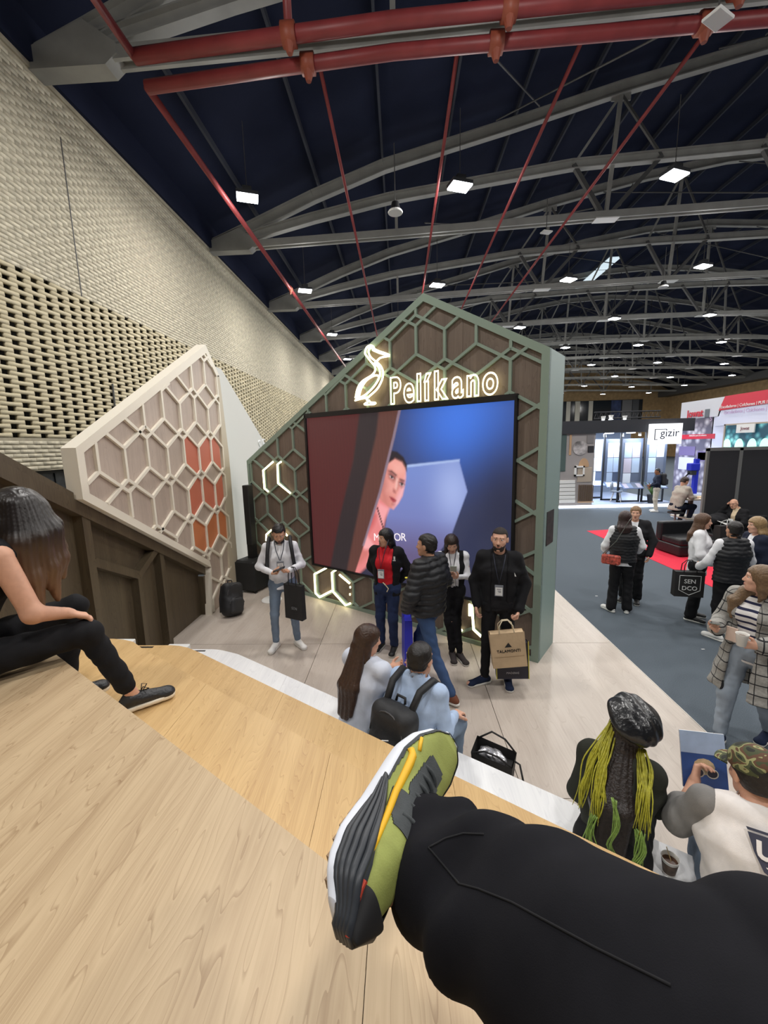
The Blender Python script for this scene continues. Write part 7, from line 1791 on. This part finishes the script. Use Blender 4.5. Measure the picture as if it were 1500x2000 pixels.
# ---- trainer, modelled along its own axes: l heel to toe, m towards the inner side (faces the camera), u away from the sole
def sfield(): return Field()
def prof(l, pts):
    return float(np.interp(l, [p[0] for p in pts], [p[1] for p in pts]))
HALF = [(0,0.020),(0.02,0.033),(0.06,0.037),(0.12,0.035),(0.17,0.041),(0.22,0.049),(0.26,0.046),(0.29,0.034),(0.312,0.014)]
BOT = [(0,0.042),(0.015,0.027),(0.035,0.013),(0.07,0.002),(0.11,0.0),(0.19,0.0),(0.23,0.006),(0.27,0.019),(0.30,0.034),(0.315,0.044)]
TOPU = [(0,0.085),(0.03,0.092),(0.08,0.100),(0.12,0.092),(0.17,0.076),(0.22,0.062),(0.26,0.059),(0.295,0.060),(0.312,0.054)]
MID = [(0,0.056),(0.03,0.042),(0.06,0.034),(0.1,0.030),(0.16,0.030),(0.22,0.034),(0.28,0.044),(0.312,0.050)]
def CEN(l): return 0.006*math.sin(l*PI/0.31)       # slight inward curve
def loft(levels, nseg=46, n=40, rib=None, l0=0.0, l1=0.3135):
    """closed loft of rounded cross-sections between two height profiles"""
    V_ = []; ls = l0+(l1-l0)*(1-np.cos(np.linspace(0, PI, nseg)))/2
    for l in ls:
        b, t, hw, pw = levels(l); c = CEN(l)
        for k in range(n):
            a = 2*PI*k/n; ca, sa = math.cos(a), math.sin(a)
            x = hw*math.copysign(abs(ca)**pw, ca); z = (b+t)/2+(t-b)/2*math.copysign(abs(sa)**pw, sa)
            if rib: x = rib(l, x, z, ca)
            V_.append((l, c+x, z))
    F_ = [(i*n+k, i*n+(k+1) % n, (i+1)*n+(k+1) % n, (i+1)*n+k) for i in range(nseg-1) for k in range(n)]
    return np.array(V_), F_, [tuple(range(n-1, -1, -1)), tuple((nseg-1)*n+k for k in range(n))]
def shoe_part(name, V_, faces, m_, parent, smooth=True):
    W_ = np.array([SW(*p) for p in V_]); b = MB(); b.add(W_, faces); return b.build(name, m_, parent, smooth=smooth)
M_OLIVE = mat('shoe_olive', (150,158,84), 0.8, noise=(40,0.08), bump=(500,0.3)); M_SUEDE = mat('shoe_suede', (70,74,76), 0.9, noise=(60,0.12), bump=(500,0.4)); M_RIB = mat('shoe_rubber', (52,56,62), 0.45); M_MIDS = mat('shoe_midsole', (228,232,242), 0.5); M_YEL = mat('shoe_yellow', (236,182,24), 0.5); M_LUG = mat('shoe_gum', (150,124,96), 0.7)
shoe = link(None, 'trainer', me_root); shoe['label'] = 'olive green trainer with grey suede, ribbed heel and white midsole'
# midsole
Vm, Fm, Cm = loft(lambda l: (prof(l,BOT), prof(l,MID)+0.004, prof(l,HALF)*1.07+0.002, 0.55))
shoe_part('midsole', Vm, Fm+Cm, M_MIDS, shoe)
for k in range(15):
    l = 0.012+k*0.0205
    for sg in (-1, 1):
        hw = prof(l,HALF)*1.0; b = MB(); P_ = [SW(l+dl, CEN(l)+sg*(hw*0.42+dm), prof(l,BOT)+du) for du in (-0.003,0.006) for dl, dm in ((0,0),(0.014,0),(0.014,hw*0.45),(0,hw*0.45))]
        b.add(P_, [(0,1,2,3),(7,6,5,4),(0,4,5,1),(1,5,6,2),(2,6,7,3),(3,7,4,0)]); b.build('outsole_lug', M_LUG, shoe)
# upper, split into zones
Vu, Fu, Cu = loft(lambda l: (prof(l,BOT)+0.008, prof(l,TOPU), prof(l,HALF)*(1.0 if l > 0.05 else 0.98), 0.78), 150, 96)
zone = {'upper_mesh': [], 'toe_guard': [], 'lace_panel': []}
for fc in Fu+Cu:
    c = Vu[list(fc)].mean(0); l, m_, u = c; t = (u-prof(l,MID))/max(prof(l,TOPU)-prof(l,MID), 1e-3); mm = abs(m_-CEN(l))
    guard = 0.16 < l and t < 0.10+0.75*max(0.0, (l-0.17)/0.14)**1.3+0.08*math.sin(l*40)*0.3
    lace = 0.10 < l < 0.245 and t > 0.40 and mm < 0.017+0.014*(1-abs((l-0.165)/0.08)) + (0.012 if l < 0.15 else 0)
    zone['lace_panel' if lace else ('toe_guard' if guard else 'upper_mesh')].append(fc)
for nm, m_, off in (('upper_mesh', M_OLIVE, 0.0), ('toe_guard', M_SUEDE, 0.002), ('lace_panel', M_SUEDE, 0.0015)):
    b = MB(); W_ = np.array([SW(p[0], CEN(p[0])+(p[1]-CEN(p[0]))*(1+off*12), p[2]+off) for p in Vu]); used = sorted({i for fc in zone[nm] for i in fc}); ix = {v: i for i, v in enumerate(used)}
    b.add(W_[used], [[ix[i] for i in fc] for fc in zone[nm]]); o_ = b.build(nm, m_, shoe, smooth=True)
    if nm == 'upper_mesh': up_o = o_
# ribbed rubber heel clip
def round_heel(l): return math.sqrt(max(0.02, min(1.0, (l+0.0125)/0.035)))
def clip_lv(l): return (prof(l,BOT)+0.017+0.06*max(0, l-0.06), 0.030+0.056*max(0.02, 1-(max(l,0)/0.168)**2), (prof(l,HALF)*1.08+0.004-0.03*max(0, l-0.12))*round_heel(l), 0.5)
Vr, Fr, Cr = loft(clip_lv, 60, 48, None, -0.012, 0.165)
shoe_part('heel_clip', Vr, Fr+Cr, M_RIB, shoe)
def side_x(lv, l, u, sg=1):
    b_, t_, hw, pw = lv(l); q = min(0.999, abs((u-(b_+t_)/2)/max((t_-b_)/2, 1e-4)))
    return CEN(l)+sg*hw*(1-q**(2/pw))**(pw/2)
for i in range(5):
    fr = 0.10+0.19*i; path = []
    for l in np.linspace(0.155, -0.009, 26):
        b_, t_, hw, pw = clip_lv(l); u = b_+(t_-b_)*fr; path.append(SW(l, side_x(clip_lv, l, u, 1), u))
    for l in np.linspace(-0.009, 0.08, 10):
        b_, t_, hw, pw = clip_lv(l); u = b_+(t_-b_)*fr; path.append(SW(l, side_x(clip_lv, l, u, -1), u))
    MB().tube(path, [0.0016+0.0034*min(1, k/14) for k in range(len(path))], 8).build('rib', M_RIB, shoe, smooth=True)
# heel tab with red stripe
Vt, Ft, Ct = loft(lambda l: (0.072, 0.096+0.004*math.sin(l*60), (0.024+0.2*max(0,l))*round_heel(l), 0.7), 14, 24, None, -0.0115, 0.026)
shoe_part('heel_tab', Vt, Ft+Ct, mat('tab_black', (30,30,32), 0.8), shoe)
def up_lv(l): return (prof(l,BOT)+0.008, prof(l,TOPU), prof(l,HALF)*(1.0 if l > 0.05 else 0.98), 0.78)
tab_lv = lambda l: (0.072, 0.096, (0.024+0.2*max(0,l))*round_heel(l), 0.7)
MB().tube([SW(l, side_x(tab_lv, l, 0.082)+0.001, 0.082) for l in np.linspace(-0.012, 0.028, 7)], 0.0035, 6).build('red_stripe', mat('tab_red', (186,64,44), 0.7), shoe)
# yellow side stripe and laces
st_ = []
for k, (l, u, w_) in enumerate([(0.212,0.046,0.5),(0.216,0.050,0.8),(0.208,0.055,1.0),(0.193,0.0575,1.0),(0.170,0.0595,0.95),(0.140,0.061,0.85),(0.105,0.0665,0.7),(0.070,0.0715,0.55),(0.035,0.0745,0.4)]):
    st_.append((SW(l, side_x(up_lv, l, u)+0.0008, u), 0.0062*w_))
MB().tube([p for p, w_ in st_], [w_ for p, w_ in st_], 8).build('side_stripe', M_YEL, shoe, smooth=True)
MB().tube([SW(l, side_x(up_lv, l, u)+0.0005, u) for l, u in ((0.250,0.0500),(0.238,0.0530),(0.226,0.056))], 0.0032, 6).build('side_stripe', M_YEL, shoe, smooth=True)
for k in range(6):
    l = 0.120+k*0.019; tz = prof(l,TOPU); pts = [SW(l+0.006*math.sin(a*PI), CEN(l)+0.027*(a*2-1), tz+0.003-0.014*(a*2-1)**2) for a in np.linspace(0, 1, 9)]
    MB().tube(pts, 0.0032, 6).build('lace', mat('lace_grey', (64,68,70), 0.85, bump=(400,0.4)), shoe, smooth=True)
for dl in ((0.03,0.028),(0.045,0.02)):
    MB().tube([SW(0.125,CEN(0.12)-0.004,0.094), SW(0.125+dl[0]*0.6,CEN(0.12)-0.03,0.104), SW(0.125+dl[0],CEN(0.12)-0.052,0.086)], 0.0028, 6).build('lace', mat('lace_grey', (64,68,70), 0.85), shoe, smooth=True)
